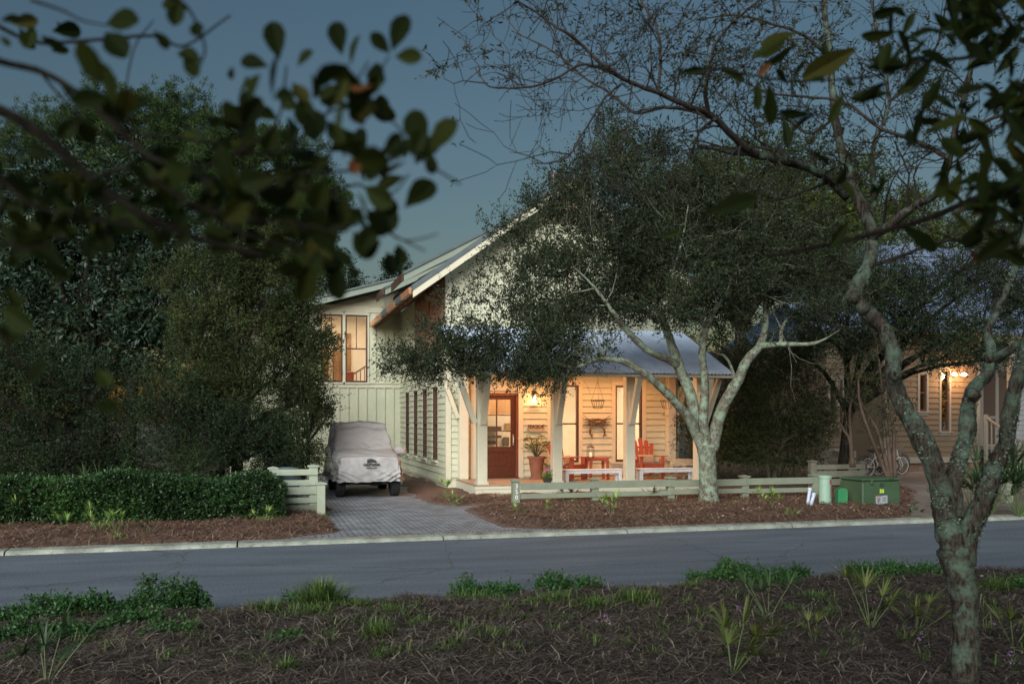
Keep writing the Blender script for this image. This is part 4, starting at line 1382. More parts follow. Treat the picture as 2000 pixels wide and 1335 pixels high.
m_ = MB(); m_.box(-.60, .60, -.02, .06, .42, .56); m_.box(-.50, .50, .1, 3.5, .42, .62); m_.tube([(-.55, .42, .33), (.55, .42, .33)], .035, 8); m_.lathe([(.0, -.1), (.1, -.08), (.13, 0), (.1, .08), (0, .1)], 12, (.18, .42, .34))
m_.tube([(-.52, .28, .30), (.52, .28, .30)], .014, 6); m_.tube([(-.5, .3, .3), (-.5, 1.4, .42)], .02, 6); m_.tube([(.5, .3, .3), (.5, 1.4, .42)], .02, 6)
m_.box(-.45, -.3, .1, .2, .3, .44); m_.box(.3, .45, .1, .2, .3, .44)
m_.build("chassis", M_BLACK, car)
M_INK = mat("cover_print", (.03, .03, .035), .7)
# printed emblem: walking bear over the maker's words
ex, ez = .03, .74
m_ = MB()
bear = [(-.125, -.02), (-.10, -.005), (-.115, .03), (-.085, .06), (-.03, .075), (.02, .07), (.06, .05), (.10, .03), (.125, -.015), (.09, -.025), (.04, -.01), (-.02, -.02), (-.05, -.01), (-.09, -.035)]
m_.prism([(ex + a * .95, ez + .105 + b_ * .9) for a, b_ in bear], -.168, -.160, 'y'); m_.build("printed_bear", M_INK, car)
text_mesh("printed_words", "CALIFORNIA", .068, .003, M_INK, car, (ex, -.160, ez + .035), sx=1.0, bold=.0035)
m_ = MB()
rp = random.Random(6)
for zz, hh, ww in ((-.008, .008, .13), (-.05, .020, .12)):
    x_ = -ww
    while x_ < ww:
        l_ = rp.uniform(.008, .022); m_.box(ex + x_, ex + min(ww, x_ + l_), -.166, -.160, ez + zz, ez + zz + hh); x_ += l_ + .006
m_.build("printed_fine_lines", M_INK, car)

# ================================================================== FENCES
M_FENCE = mat("fence_paint", (.20, .225, .165), .65, .1, 4, .12, 30)
M_FENCEB = mat("fence_paint_pale", (.33, .37, .28), .65, .1, 4, .12, 30)
def fpost(X, Y, z1, parent, m, w=.15, z0=-.03):
    m_ = MB(); m_.cbox(X - w / 2, X + w / 2, Y - w / 2, Y + w / 2, z0, z1 - .03, .006)
    m_.add([(X - w * .68, Y - w * .68, z1 - .03), (X + w * .68, Y - w * .68, z1 - .03), (X + w * .68, Y + w * .68, z1 - .03), (X - w * .68, Y + w * .68, z1 - .03),
            (X - w * .68, Y - w * .68, z1 - .005), (X + w * .68, Y - w * .68, z1 - .005), (X + w * .68, Y + w * .68, z1 - .005), (X - w * .68, Y + w * .68, z1 - .005), (X, Y, z1 + .02)],
           [(0, 3, 2, 1), (0, 1, 5, 4), (1, 2, 6, 5), (2, 3, 7, 6), (3, 0, 4, 7), (4, 5, 8), (5, 6, 8), (6, 7, 8), (7, 4, 8)])
    return m_.build("post", m, parent)
YFN = 18.0
fe = empty("board_fence", (0, 0, 0), 0, "low two board green grey fence running from the house number post past the oak trunk", "fence")
fxs = [onY(1007, YFN), onY(1161, YFN), onY(1309, YFN), onY(1454, YFN), onY(1590, YFN)]
posts = [fpost(X, YFN, .63, fe, M_FENCE) for X in fxs]
rz = random.Random(8)
for z0, z1 in ((.425, .57), (.25, .35)):
    for a, b_ in zip(fxs[:-1], fxs[1:]):
        m_ = MB(); dz = rz.uniform(-.008, .008); m_.cbox(a + .08 if a == fxs[0] else a, b_ - .003 if b_ != fxs[-1] else b_ - .076, YFN - .10 if a != fxs[0] else YFN - .10, YFN - .078, z0 + dz, z1 + dz, .003)
        m_.build("rail", M_FENCE, fe)
for q, ch_ in enumerate("350"):
    text_mesh("number", ch_, .125, .004, mat("number_white", (.8, .8, .76), .5), posts[0], (fxs[0] - .0, YFN - .081, .50 - q * .115))
# trash corner fence left of the drive
fl_ = empty("board_fence", (0, 0, 0), 0, "short four board pale green fence panel at the left edge of the paver drive", "fence")
YB = 17.6
xl, xr_ = onY(533, YB), onY(612, YB)
for z0, z1 in ((.82, .93), (.63, .73), (.46, .60), (.30, .40)):
    m_ = MB(); m_.cbox(xl - .06, xr_ + .08, YB - .11, YB - .085, z0, z1, .003); m_.build("board", M_FENCEB, fl_)
m_ = MB(); m_.box(xl, xr_ + .1, YB - .10, YB - .08, .05, .26); m_.build("board", M_FENCE, fl_)
fpost(xl, YB, .97, fl_, M_FENCEB, .14); fpost(xr_, YB, 1.0, fl_, M_FENCEB, .16); fpost(onY(627, 17.15), 17.15, .70, fl_, M_FENCEB, .15)
m_ = MB(); m_.box(xr_ + .0, xr_ + .03, YB + .1, 25.0, .5, .75); m_.box(xr_ + .0, xr_ + .03, YB + .1, 25.0, .2, .45); m_.build("board", M_FENCE, fl_)
# bag of rubbish and bin lid behind the panel
m_ = MB(); m_.lathe([(.0, .935), (.14, .925), (.24, .90), (.27, .87), (.26, .83), (.25, .1)], 20, (onY(560, 17.95), 17.98, .02), cap=False)
o = m_.build("trash_bin", mat("grey_blue_bin", (.14, .18, .20), .5), None, smooth=True); tag(o, "grey blue lidded bin standing behind the short four board fence", "bin")
bagm = mat("thin_plastic", (.55, .58, .62), .3)
for (px_, z_, sd_, lb) in ((578, .62, 3, "pale plastic rubbish bag behind the short four board fence beside the bin"),):
    V = []; Fc = []
    X0 = onY(px_, 17.85)
    for a in range(13):
        th = math.pi * a / 12
        for b_ in range(18):
            ph_ = 2 * math.pi * b_ / 18; p = Vector((math.sin(th) * math.cos(ph_), math.sin(th) * math.sin(ph_), math.cos(th)))
            r_ = 1 + .35 * mnoise.noise(p * 2.4 + Vector((sd_, 0, 0))) + .15 * mnoise.noise(p * 6)
            V.append((X0 + .2 + p.x * .16 * r_, 17.8 + p.y * .14 * r_, .36 + p.z * .32 * r_))
    for a in range(12):
        for b_ in range(18): Fc.append((a * 18 + b_, (a + 1) * 18 + b_, (a + 1) * 18 + (b_ + 1) % 18, a * 18 + (b_ + 1) % 18))
    m_ = MB(); m_.add(V, Fc); tag(m_.build("rubbish_bag", bagm, None, smooth=True), lb, "rubbish bag")
# fence behind the utility boxes
fb = empty("board_fence", (0, 0, 0), 0, "taller board fence with capped posts between the leafy shrub and the parked bicycles", "fence")
M_FENCED = mat("fence_paint_dull", (.17, .165, .125), .7, .12, 4, .12, 30)
for (pa, pb, Yq) in ((1590, 1682, 20.0),):
    xa, xb = onY(pa, Yq), onY(pb, Yq)
    for z0, z1 in ((.62, .74), (.42, .58), (.22, .38), (.05, .18)):
        m_ = MB(); m_.cbox(xa, xb, Yq - .1, Yq - .075, z0, z1, .003); m_.build("board", M_FENCED, fb)
    fpost(xa - .05, Yq, .84, fb, M_FENCED); fpost(xb, Yq, .80, fb, M_FENCED)
Yq = 22.5; xa, xb = onY(1590, Yq), onY(1668, Yq)
for z0, z1 in ((.78, .98), (.55, .72)):
    m_ = MB(); m_.cbox(xa, xb, Yq - .1, Yq - .075, z0, z1, .003); m_.build("board", M_FENCED, fb)
fpost(onY(1612, Yq), Yq, 1.08, fb, M_FENCED); fpost(onY(1656, Yq), Yq, 1.08, fb, M_FENCED)
# far right fence
fr_ = empty("board_fence", (0, 0, 0), 0, "two board fence with a wide end post at the right edge beyond the near oak", "fence")
Yq = 16.4; xa = onY(1967, Yq)
fpost(xa, Yq, .86, fr_, M_FENCE, .17)
for z0, z1 in ((.74, .86), (.50, .62)):
    m_ = MB(); m_.cbox(xa + .09, xa + 3, Yq - .1, Yq - .075, z0, z1, .003); m_.build("rail", M_FENCE, fr_)

# ================================================================== UTILITY BOXES
M_TGREEN = mat("transformer_green", (.045, .085, .045), .5, .2, 3, .06, 20, detail=8)
tf = empty("transformer_box", (11.53, 15.65, .17), 0, "dark green electrical transformer cabinet with a hazard label at the kerb", "transformer")
W_, D_, H_ = .88, .75, .52
m_ = MB(); m_.cbox(0, W_, 0, D_, -.05, H_ - .07, .02); m_.build("cabinet", M_TGREEN, tf)
m_ = MB(); m_.cbox(-.015, W_ + .015, -.018, D_ + .015, H_ - .068, H_, .03); m_.cbox(.16, .22, -.045, -.02, H_ - .12, H_ - .04, .006); m_.build("lid", M_TGREEN, tf)
text_mesh("stencil", "SS", .105, .002, mat("stencil_black", (.015, .015, .015), .6), tf, (W_ * .5, -.004, H_ - .14), sx=.9, spacing=1.1)
text_mesh("stencil", "50", .105, .002, mat("stencil_yellow", (.55, .70, .08), .6), tf, (W_ * .5, -.004, H_ - .265), sx=.95, spacing=1.05, bold=.004)
text_mesh("stencil", "0", .07, .002, mat("stencil_blue", (.03, .09, .35), .6), tf, (W_ * .5 + .005, -.004, H_ - .335), sx=.8)
text_mesh("stencil", "2518", .05, .002, MATS["stencil_black"], tf, (W_ * .74, -.0195, H_ - .032), sx=1.1)
m_ = MB(); m_.box(W_ * .5 - .14, W_ * .5 + .13, -.006, -.002, .0, .17); wl = m_.build("warning_label", mat("label_white", (.34, .38, .42), .5), tf)
m_ = MB(); m_.box(W_ * .5 - .138, W_ * .5 - .01, -.009, -.0065, .15, .168); m_.build("label_band", mat("label_red", (.5, .10, .06), .5), wl)
m_ = MB()
for k in range(6):
    m_.box(W_ * .5 - .12, W_ * .5 - .02 - (k % 3) * .015, -.009, -.0065, .125 - k * .016, .131 - k * .016)
    m_.box(W_ * .5 + .01, W_ * .5 + .115 - (k % 2) * .02, -.009, -.0065, .135 - k * .016, .140 - k * .016)
m_.lathe([(0, 0), (.016, .0)], 8, (W_ * .5 - .06, -.0075, .105)); m_.build("label_print", M_INK, wl)
pd = empty("utility_pedestal", (P(1611.5, 986, 18.5).x, P(1611.5, 986, 18.5).y, .08), 0, "tall round pale green utility pedestal with a red sticker, left of the transformer", "utility pedestal")
m_ = MB(); m_.lathe([(.125, -.03), (.125, .585), (.135, .60), (.135, .635), (.11, .65), (0, .66)], 28, cap=False); m_.build("post_body", mat("pale_green_plastic", (.28, .42, .33), .5, .06, 3), pd, smooth=False)
m_ = MB()
for a0_, a1_, z0, z1, q in ((1.22, 1.62, .47, .57, "sticker"), (1.36, 1.46, .20, .44, "sticker")):
    pts = [(.128 * math.cos(-a), .128 * math.sin(-a)) for a in np.linspace(a0_ - .2, a1_ - .2, 5)]
    for (xa_, ya_), (xb_, yb2) in zip(pts[:-1], pts[1:]): m_.add([(xa_, ya_, z0), (xb_, yb2, z0), (xb_, yb2, z1), (xa_, ya_, z1)], [(0, 1, 2, 3)])
m_.build("sticker", mat("sticker_red", (.42, .06, .07), .5), pd)
gp = P(1643, 988, 18.35)
gpd = empty("cable_pedestal", (gp.x, gp.y, .07), math.radians(-15), "short bright green domed cable pedestal between the tall pedestal and the transformer", "utility pedestal")
m_ = MB(); prof = [(-.10, -.03), (.105, -.03), (.10, .08), (.098, .36)] + [(.098 * math.cos(t) - .0, .36 + .06 * math.sin(t)) for t in np.linspace(.3, 2.4, 8)] + [(-.092, .39), (-.095, .1)]
m_.prism(prof, -.09, .09, 'y'); m_.build("housing", mat("bright_green_plastic", (.03, .20, .08), .4, .1, 4), gpd)
m_ = MB()
for k in range(4): m_.lathe([(0, 0), (.007, .0), (.007, .004), (0, .004)], 8, (.07, -.094, .12 + k * .065), cap=False)
m_.build("bolts", M_WHITEMETAL, gpd)
M_PVC = mat("pvc", (.50, .58, .72), .4)
for (px_, d_, h_, lean, lb) in ((1579, 18.5, .40, .03, "taller of the two white pvc pipe stubs beside the pale green pedestal"), (1585.5, 18.35, .31, .045, "shorter of the two white pvc pipe stubs beside the pale green pedestal")):
    q = P(px_, 988, d_)
    e_ = empty("pvc_pipe", (q.x, q.y, .08), 0, lb, "pipe", "white pvc pipe stubs by the fence")
    m_ = MB(); m_.tube([(-lean, 0, -.03), (lean, 0, h_ - .05)], .034, 14); m_.build("pipe", M_PVC, e_, smooth=False)
    m_ = MB(); m_.tube([(lean - .001, 0, h_ - .055), (lean + .004, 0, h_)], .041, 14); m_.build("cap", M_PVC, e_)

# ================================================================== NEIGHBOURING HOUSE
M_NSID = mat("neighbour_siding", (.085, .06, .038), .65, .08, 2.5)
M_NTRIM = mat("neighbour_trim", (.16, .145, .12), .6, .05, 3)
nb = empty("neighbour_house", (18, 27, 0), 0, "tan clapboard neighbouring house with blue metal roof and lit porch lamp at the right edge", "house")
def nbx(mb, name, m, parent=None, **k):
    o = mb.build(name, m, None, **k); hang(o, parent or nb); return o
YN1, YN2 = 29.0, 27.0
A = Pl('front', YN1); B = Pl('front', YN2)
xA0, xA1 = onY(1612, YN1), onY(1727, YN2)
xB0, xB1 = onY(1727, YN2), onY(1912, YN2)
def wz(py, Y, px): return CH - (py - HY) / F_PX * (Y / (CT - (px - PX0) / F_PX * ST))
wA = [(onY(1620, YN1), onY(1633, YN1), wz(822, YN1, 1626), wz(742, YN1, 1626)), (onY(1639, YN1), onY(1646, YN1), wz(835, YN1, 1640), wz(742, YN1, 1640)), (onY(1690, YN1), onY(1700, YN1), wz(840, YN1, 1695), wz(745, YN1, 1695))]
wB = [(onY(1795, YN2), onY(1809, YN2), wz(803, YN2, 1800), wz(730, YN2, 1800)), (onY(1837, YN2), onY(1853, YN2), wz(842, YN2, 1845), wz(722, YN2, 1845))]
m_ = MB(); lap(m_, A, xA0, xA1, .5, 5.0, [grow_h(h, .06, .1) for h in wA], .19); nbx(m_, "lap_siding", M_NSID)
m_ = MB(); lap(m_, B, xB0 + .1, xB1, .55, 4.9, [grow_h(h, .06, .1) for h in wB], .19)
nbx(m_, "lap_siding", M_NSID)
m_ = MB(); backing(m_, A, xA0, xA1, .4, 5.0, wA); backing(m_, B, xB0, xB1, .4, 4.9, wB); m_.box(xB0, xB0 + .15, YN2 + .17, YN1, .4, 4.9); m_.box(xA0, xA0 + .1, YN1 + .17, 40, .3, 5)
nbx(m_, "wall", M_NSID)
m_ = MB(); m_.box(xA0 + .2, xB1, YN1 + .5, YN1 + .55, .4, 4.9); nbx(m_, "dark_interior", M_INTDARK)
for h in wA: nbw = window(A, *h, parent=nb, casing=.06, trim_m=M_NTRIM, head=.08)
for h in wB: window(B, *h, parent=nb, casing=.07, trim_m=M_NTRIM, head=.1)
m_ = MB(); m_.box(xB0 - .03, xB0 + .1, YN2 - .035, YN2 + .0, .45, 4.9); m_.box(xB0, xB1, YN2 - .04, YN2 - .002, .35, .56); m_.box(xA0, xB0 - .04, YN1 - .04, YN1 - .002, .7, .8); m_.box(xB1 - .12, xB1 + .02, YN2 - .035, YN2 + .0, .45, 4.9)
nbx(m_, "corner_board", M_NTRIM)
m_ = MB(); m_.box(xB0 + .1, xB1, YN2 + .1, YN2 + .2, -.03, .4); m_.box(xB0, xB0 + .5, YN2 + .0, YN2 + .09, -.03, .35); m_.box(xB1 - .4, xB1 + .02, YN2, YN2 + .09, -.03, .35); m_.box(xA0, xB0, YN1, YN1 + .1, -.03, .5); nbx(m_, "foundation", M_BRICK)
# roofs
m_ = MB()
xr0, xr1 = xB0 - .6, xB1 + 12
m_.add([(xr0, 26.2, 4.95), (xr1, 26.2, 4.95), (xr1, 31.5, 8.9), (xr0 + 3.4, 31.5, 8.9), (xr0, 38, 4.95)], [(0, 1, 2, 3), (0, 3, 4)])
m_.box(xr0, xr1, 26.2, 26.24, 4.83, 4.945)
for i in range(34):
    X = xr0 + .3 + i * .5
    f0 = 0; zt = 4.95 + min(1, (X - xr0) / 3.4) * 3.95; yt = 26.2 + min(1, (X - xr0) / 3.4) * 5.3
    m_.beam((X, 26.2, 4.975), (X, yt, zt + .02), .03, .03)
M_NROOF = mat("neighbour_metal_roof", (.13, .17, .26), .5, .14, 2.5)
nr = nbx(m_, "roof", M_NROOF)
m_ = MB(); m_.box(xr0 + .05, xr1, 26.25, YN2 - .05, 4.86, 4.90); nbx(m_, "soffit", M_NTRIM, nr)
m_ = MB(); m_.add([(xA0 - .6, 28.3, 5.0), (xA1, 28.3, 5.0), (xA1, 32, 7.0), (xA0 - .6, 32, 7.0)], [(0, 1, 2, 3)]); nbx(m_, "roof", M_NROOF)
# porch at the right: recessed wall, posts, stair and handrails
C_ = Pl('front', 28.2)
m_ = MB(); lap(m_, C_, xB1, xB1 + 8, .9, 4.8, [], .19); C_.box(m_, xB1, xB1 + 8, .9, 4.8, -.1, -.002); nbx(m_, "lap_siding", mat("porch_grey", (.2, .21, .22), .6))
m_ = MB()
for px_ in (1915, 1945, 1975): C_.box(m_, onY(px_, 28.2) - .07, onY(px_, 28.2) + .07, .9, 3.9, .03, .07)
C_.box(m_, onY(1915, 28.2), onY(1975, 28.2), 3.75, 3.95, .03, .075); C_.box(m_, onY(1915, 28.2), onY(1945, 28.2), 1.9, 2.0, .03, .065)
nbx(m_, "door_trim", M_NTRIM)
m_ = MB(); C_.box(m_, onY(1918, 28.2), onY(1942, 28.2), .95, 3.7, .028, .045); C_.box(m_, onY(1949, 28.2), onY(1972, 28.2), .95, 3.7, .028, .045); nbx(m_, "door_panel", M_INTDARK)
m_ = MB(); m_.box(xB1 + .3, xB1 + 8, 26.3, 28.1, .8, .9)
for k in range(5): m_.box(xB1 + .4, xB1 + 2.2, 26.3 - .3 * (k + 1), 26.3 - .3 * k, -.03, .72 - k * .16)
nbx(m_, "porch_steps", M_FENCED)
for X in (xB1 - .25, xB1 + 2.3):
    m_ = MB(); m_.beam((X, 24.7, 1.05), (X, 26.4, 1.95), .07, .05)
    for k in range(9): m_.box(X - .018, X + .018, 24.8 + k * .19, 24.836 + k * .19, .1 + k * .09, 1.08 + k * .1)
    m_.box(X - .05, X + .05, 24.65, 24.75, 0, 1.2); m_.box(X - .05, X + .05, 26.35, 26.45, 0, 2.05)
    nbx(m_, "stair_railing", M_NTRIM)
for px_ in (1976, 2060):
    m_ = MB(); X = onY(px_, 26.35); m_.box(X - .09, X + .09, 26.3, 26.48, .9, 4.85); nbx(m_, "porch_post", M_NTRIM)
# twin floodlight
XL_ = onY(1872, YN2 - .2); ZL = wz(731, YN2 - .2, 1872)
fld = empty("floodlight", (XL_, YN2 - .03, ZL), 0, "glowing twin headed floodlight on the neighbouring wall above the clapboards", "floodlight")
m_ = MB(); m_.lathe([(.06, 0), (.06, .03)], 12); m_.tube([(0, -.02, .0), (-.1, -.12, .0), (-.2, -.17, 0)], .02, 6); m_.tube([(0, -.02, .0), (.1, -.12, .0), (.2, -.17, 0)], .02, 6); m_.build("mount", M_NTRIM, fld)
M_FL = mat("flood_glow", (1, .8, .55), .5, emis=(1, .66, .34), estr=14)
for s in (-1, 1):
    m_ = MB(); m_.lathe([(.03, .06), (.07, .04), (.10, -.03), (0, -.06)], 14, (s * .21, -.2, 0), cap=False); m_.build("lamp_head", M_FL, fld)
pl3 = bpy.data.lights.new("floodlight_light", 'POINT'); pl3.energy = 75; pl3.color = (1, .48, .18); pl3.shadow_soft_size = .12
po3 = bpy.data.objects.new("floodlight_light", pl3); COL.objects.link(po3); po3.location = (XL_, YN2 - .55, ZL - .02)
# electric meter with a green light
mt = empty("electric_meter", (onY(1681, YN1), YN1 - .04, wz(860, YN1, 1681)), 0, "grey electric meter box with a small green light on the shaded neighbouring wall", "meter")
m_ = MB(); m_.cbox(-.14, .14, -.10, 0, -.1, .25, .01); m_.lathe([(.09, .0), (.09, .05)], 12, (0, -.05, .25)); m_.tube([(-.04, -.05, -.1), (-.04, -.05, -1.0)], .025, 8); m_.tube([(.05, -.05, -.1), (.05, -.05, -.9)], .02, 8); m_.build("box", mat("meter_grey", (.10, .11, .10), .5), mt)
m_ = MB(); m_.box(-.06, -.02, -.115, -.101, .16, .26); m_.box(.06, .12, -.112, -.101, .17, .2); m_.build("indicator", mat("green_led", (.1, .8, .1), .5, emis=(.15, 1, .1), estr=1.6), mt)

# bicycles
M_BIKE = mat("cream_enamel", (.50, .44, .36), .4, metal=.2)
M_BIKE2 = mat("blue_enamel", (.12, .14, .18), .4, metal=.2)
def bicycle(loc, rz_, m, label, s=1.0):
    b = empty("bicycle", loc, rz_, label, "bicycle", "beach bicycles parked by the neighbouring wall")
    R = .31 * s; wb = .52 * s
    for x_ in (-wb, wb):
        m_ = MB(); m_.tube([(x_ + R * math.cos(t), 0, R + R * math.sin(t)) for t in np.linspace(0, 2 * math.pi, 29)], .020, 6, cap=False)
        w = m_.build("wheel", M_TYRE, b)
        m_ = MB(); m_.tube([(x_ + R * .92 * math.cos(t), 0, R + R * .92 * math.sin(t)) for t in np.linspace(0, 2 * math.pi, 29)], .012, 5, cap=False)
        for k in range(14): t = 2 * math.pi * k / 14; m_.tube([(x_, .02 * (-1) ** k, R), (x_ + R * .92 * math.cos(t), 0, R + R * .92 * math.sin(t))], .0028, 3)
        m_.tube([(x_, -.04, R), (x_, .04, R)], .022, 8); m_.build("rim", m, w)
    bb = (-.05 * s, 0, .29 * s); seat_t = (-.20 * s, 0, .62 * s); head = (.34 * s, 0, .68 * s); headl = (.37 * s, 0, .58 * s)
    m_ = MB(); m_.tube([seat_t, (.1 * s, 0, .66 * s), head], .018, 8); m_.tube([bb, headl], .02, 8); m_.tube([bb, seat_t, (-.24 * s, 0, .76 * s)], .016, 8)
    for y in (-.05, .05): m_.tube([(-wb, y, R), bb], .011, 6); m_.tube([(-wb, y, R), seat_t], .010, 6); m_.tube([(wb, y, R), (.40 * s, y * .8, .56 * s), (headl[0], 0, headl[2] + .02)], .013, 6)
    m_.tube([headl, head, (.30 * s, 0, .84 * s)], .018, 8); m_.build("frame", m, b)
    m_ = MB()
    for y in (-1, 1): m_.tube([(.30 * s, 0, .84 * s), (.26 * s, y * .22, .93 * s), (.06 * s, y * .30, .88 * s)], .011, 6)
    m_.build("handlebar", M_WHITEMETAL, b)
    m_ = MB(); m_.prism([(-.12, 0), (-.10, .05), (.12, .035), (.15, .01), (.0, -.02)], -.07, .07, 'y'); o_ = m_.build("saddle", M_BLACK, b); o_.location = (-.25 * s, 0, .78 * s)
    m_ = MB(); m_.tube([(-.05 * s, -.05, .29 * s), (-.05 * s, .05, .29 * s)], .05, 10); m_.beam((-.05 * s, -.08, .29 * s), (.07 * s, -.08, .2 * s), .012, .02); m_.beam((-.05 * s, .08, .29 * s), (-.17 * s, .08, .38 * s), .012, .02); m_.build("crank", M_BLACK, b)
for (px_, Y_, rz_, m, lb) in ((1718, 25.0, 12, M_BIKE, "cream beach bicycle nearest the transformer, behind the thin leaning stems"), (1738, 25.5, 8, M_BIKE, "cream beach bicycle in the middle of the parked row"), (1712, 26.0, 10, M_BIKE2, "dark beach bicycle at the back of the parked row"), (1745, 26.5, 14, M_BIKE2, "dark beach bicycle closest to the neighbouring wall")):
    bicycle((onY(px_, Y_), Y_, .05), math.radians(rz_), m, lb)

# ================================================================== VEGETATION
M_BARKN = barkmat("bark_near", (.010, .008, .007), (.095, .080, .064), (.12, .18, .135), .46, 7.0)
M_BARKO = barkmat("bark_oak", (.042, .036, .028), (.21, .19, .145), (.25, .33, .24), .56, 6.5)
M_BARKD = barkmat("bark_dark", (.010, .009, .007), (.035, .028, .021), (.05, .055, .04), .1, 4.0)
M_TWIG = mat("twig", (.04, .032, .025), .9, .3, 10)
M_TWIGP = mat("pale_twig", (.10, .085, .065), .9, .3, 10)
L_OAK = leafmat("oak_leaf", [(.0061, .0102, .0054), (.0129, .0218, .0102), (.0245, .0394, .0163), (.0578, .0816, .0340)], .55, .12, .18)
L_DARK = leafmat("dark_evergreen", [(.005, .010, .005), (.012, .024, .010), (.024, .044, .016), (.055, .085, .028)], .55, .12, .15)
L_MAG = leafmat("magnolia_leaf", [(.006, .014, .008), (.015, .032, .018), (.028, .055, .03), (.075, .075, .035)], .45, .08, .25)
L_BUSH = leafmat("bush_leaf", [(.0063, .0126, .0045), (.0180, .0306, .0090), (.0405, .0576, .0162), (.0900, .1080, .0360)], .55, .15, .15)
L_PINE = leafmat("pine_needle", [(.012, .024, .008), (.028, .052, .016), (.062, .098, .026)], .6, .15, .15)
L_YEL = leafmat("yellow_green", [(.03, .05, .012), (.08, .11, .02), (.16, .19, .035), (.26, .28, .05)], .5, .3)
L_HEDGE = leafmat("hedge_leaf", [(.006, .016, .005), (.015, .040, .012), (.030, .080, .020), (.085, .17, .035)], .42, .15, .35)
L_GRASS = leafmat("grass_blade", [(.03, .06, .015), (.07, .13, .03), (.12, .20, .05), (.20, .24, .09)], .5, .3)
L_WEED = leafmat("weed_leaf", [(.02, .055, .018), (.04, .11, .03), (.07, .16, .045)], .5, .25)
L_PALM = leafmat("palmetto_leaf", [(.0900, .1800, .0375), (.1800, .3150, .0750), (.3000, .4500, .1200), (.4200, .5100, .1800)], .45, .25)
L_PALMD = leafmat("palmetto_dark", [(.02, .045, .018), (.045, .085, .035), (.08, .13, .05)], .45, .2)
L_NEAR = leafmat("near_oak_leaf", [(.0102, .0170, .0051), (.0170, .0289, .0068), (.0289, .0442, .0102), (.0510, .0680, .0136), (.2040, .0850, .0340)], .6, .35, .1)

def tree(name, label, cat, base, blobs, n, k, leaf, lmat, bark, rt, L=.35, wd=.42, group=None, seed=1, limbs=None, forkz=None, twig=None, sub=26, shell=.45, spread=.9, stems=1, hidden_trunk=False, subr=.26):
    """base: world point; blobs: (px, py, depth, rx_px, ry_px) measured in the photograph"""
    rng = np.random.default_rng(seed)
    root = empty(name, base, 0, label, cat, group)
    B = []
    for (px, py, d, rx, ry) in blobs:
        c = P(px, py, d) - Vector(base)
        B.append((c, rx / F_PX * d, (rx + ry) / 2 / F_PX * d * .9, ry / F_PX * d))
    cen, dirs = blob_points(B, n, rng, sub, shell, subr)
    V, Fq, r, mi = sprays(cen, dirs, k, L * rng.uniform(.5, 1.2, len(cen)), leaf, wd, rng, spread)
    np_mesh("crown", V, Fq, [lmat, twig or M_TWIG], parent=root, rnd=r, midx=mi)
    mb = MB()
    rr = random.Random(seed)
    top = max(b[0].z for b in B)
    fz = forkz if forkz is not None else max(.4, min(b[0].z for b in B) * .6)
    for s_ in range(stems):
        o_ = Vector((rr.uniform(-.15, .15), rr.uniform(-.15, .15), -.15)) if stems > 1 else Vector((0, 0, -.2))
        fk = Vector((rr.uniform(-.2, .2), rr.uniform(-.2, .2), fz))
        limb(mb, [o_, (o_ + fk) / 2 + Vector((rr.uniform(-.06, .06), 0, 0)), fk], [rt * 1.15, rt, rt * .85], 9, 3)
        for b in B:
            if rr.random() > 1.4 / stems and stems > 1: continue
            c = b[0]; m1 = fk.lerp(c, .5) + Vector((rr.uniform(-.3, .3), rr.uniform(-.3, .3), .1 * (c - fk).length))
            limb(mb, [fk, m1, c, c + Vector((rr.uniform(-.3, .3) * b[1], rr.uniform(-.3, .3), b[3] * .7))], [rt * .6, rt * .4, rt * .22, rt * .08], 6, 3)
            for q in range(5):
                e = c + Vector((rr.uniform(-.8, .8) * b[1], rr.uniform(-.8, .8) * b[2], rr.uniform(-.8, .8) * b[3]))
                limb(mb, [m1.lerp(c, .6), m1.lerp(e, .7) + Vector((0, 0, .1)), e], [rt * .2, rt * .12, rt * .04], 5, 2)
    mb.build("trunk", bark, root, smooth=True)
    return root

def wpts(spec, base=Vector((0, 0, 0))):
    return [P(a, b_, d) - base for a, b_, d in spec]

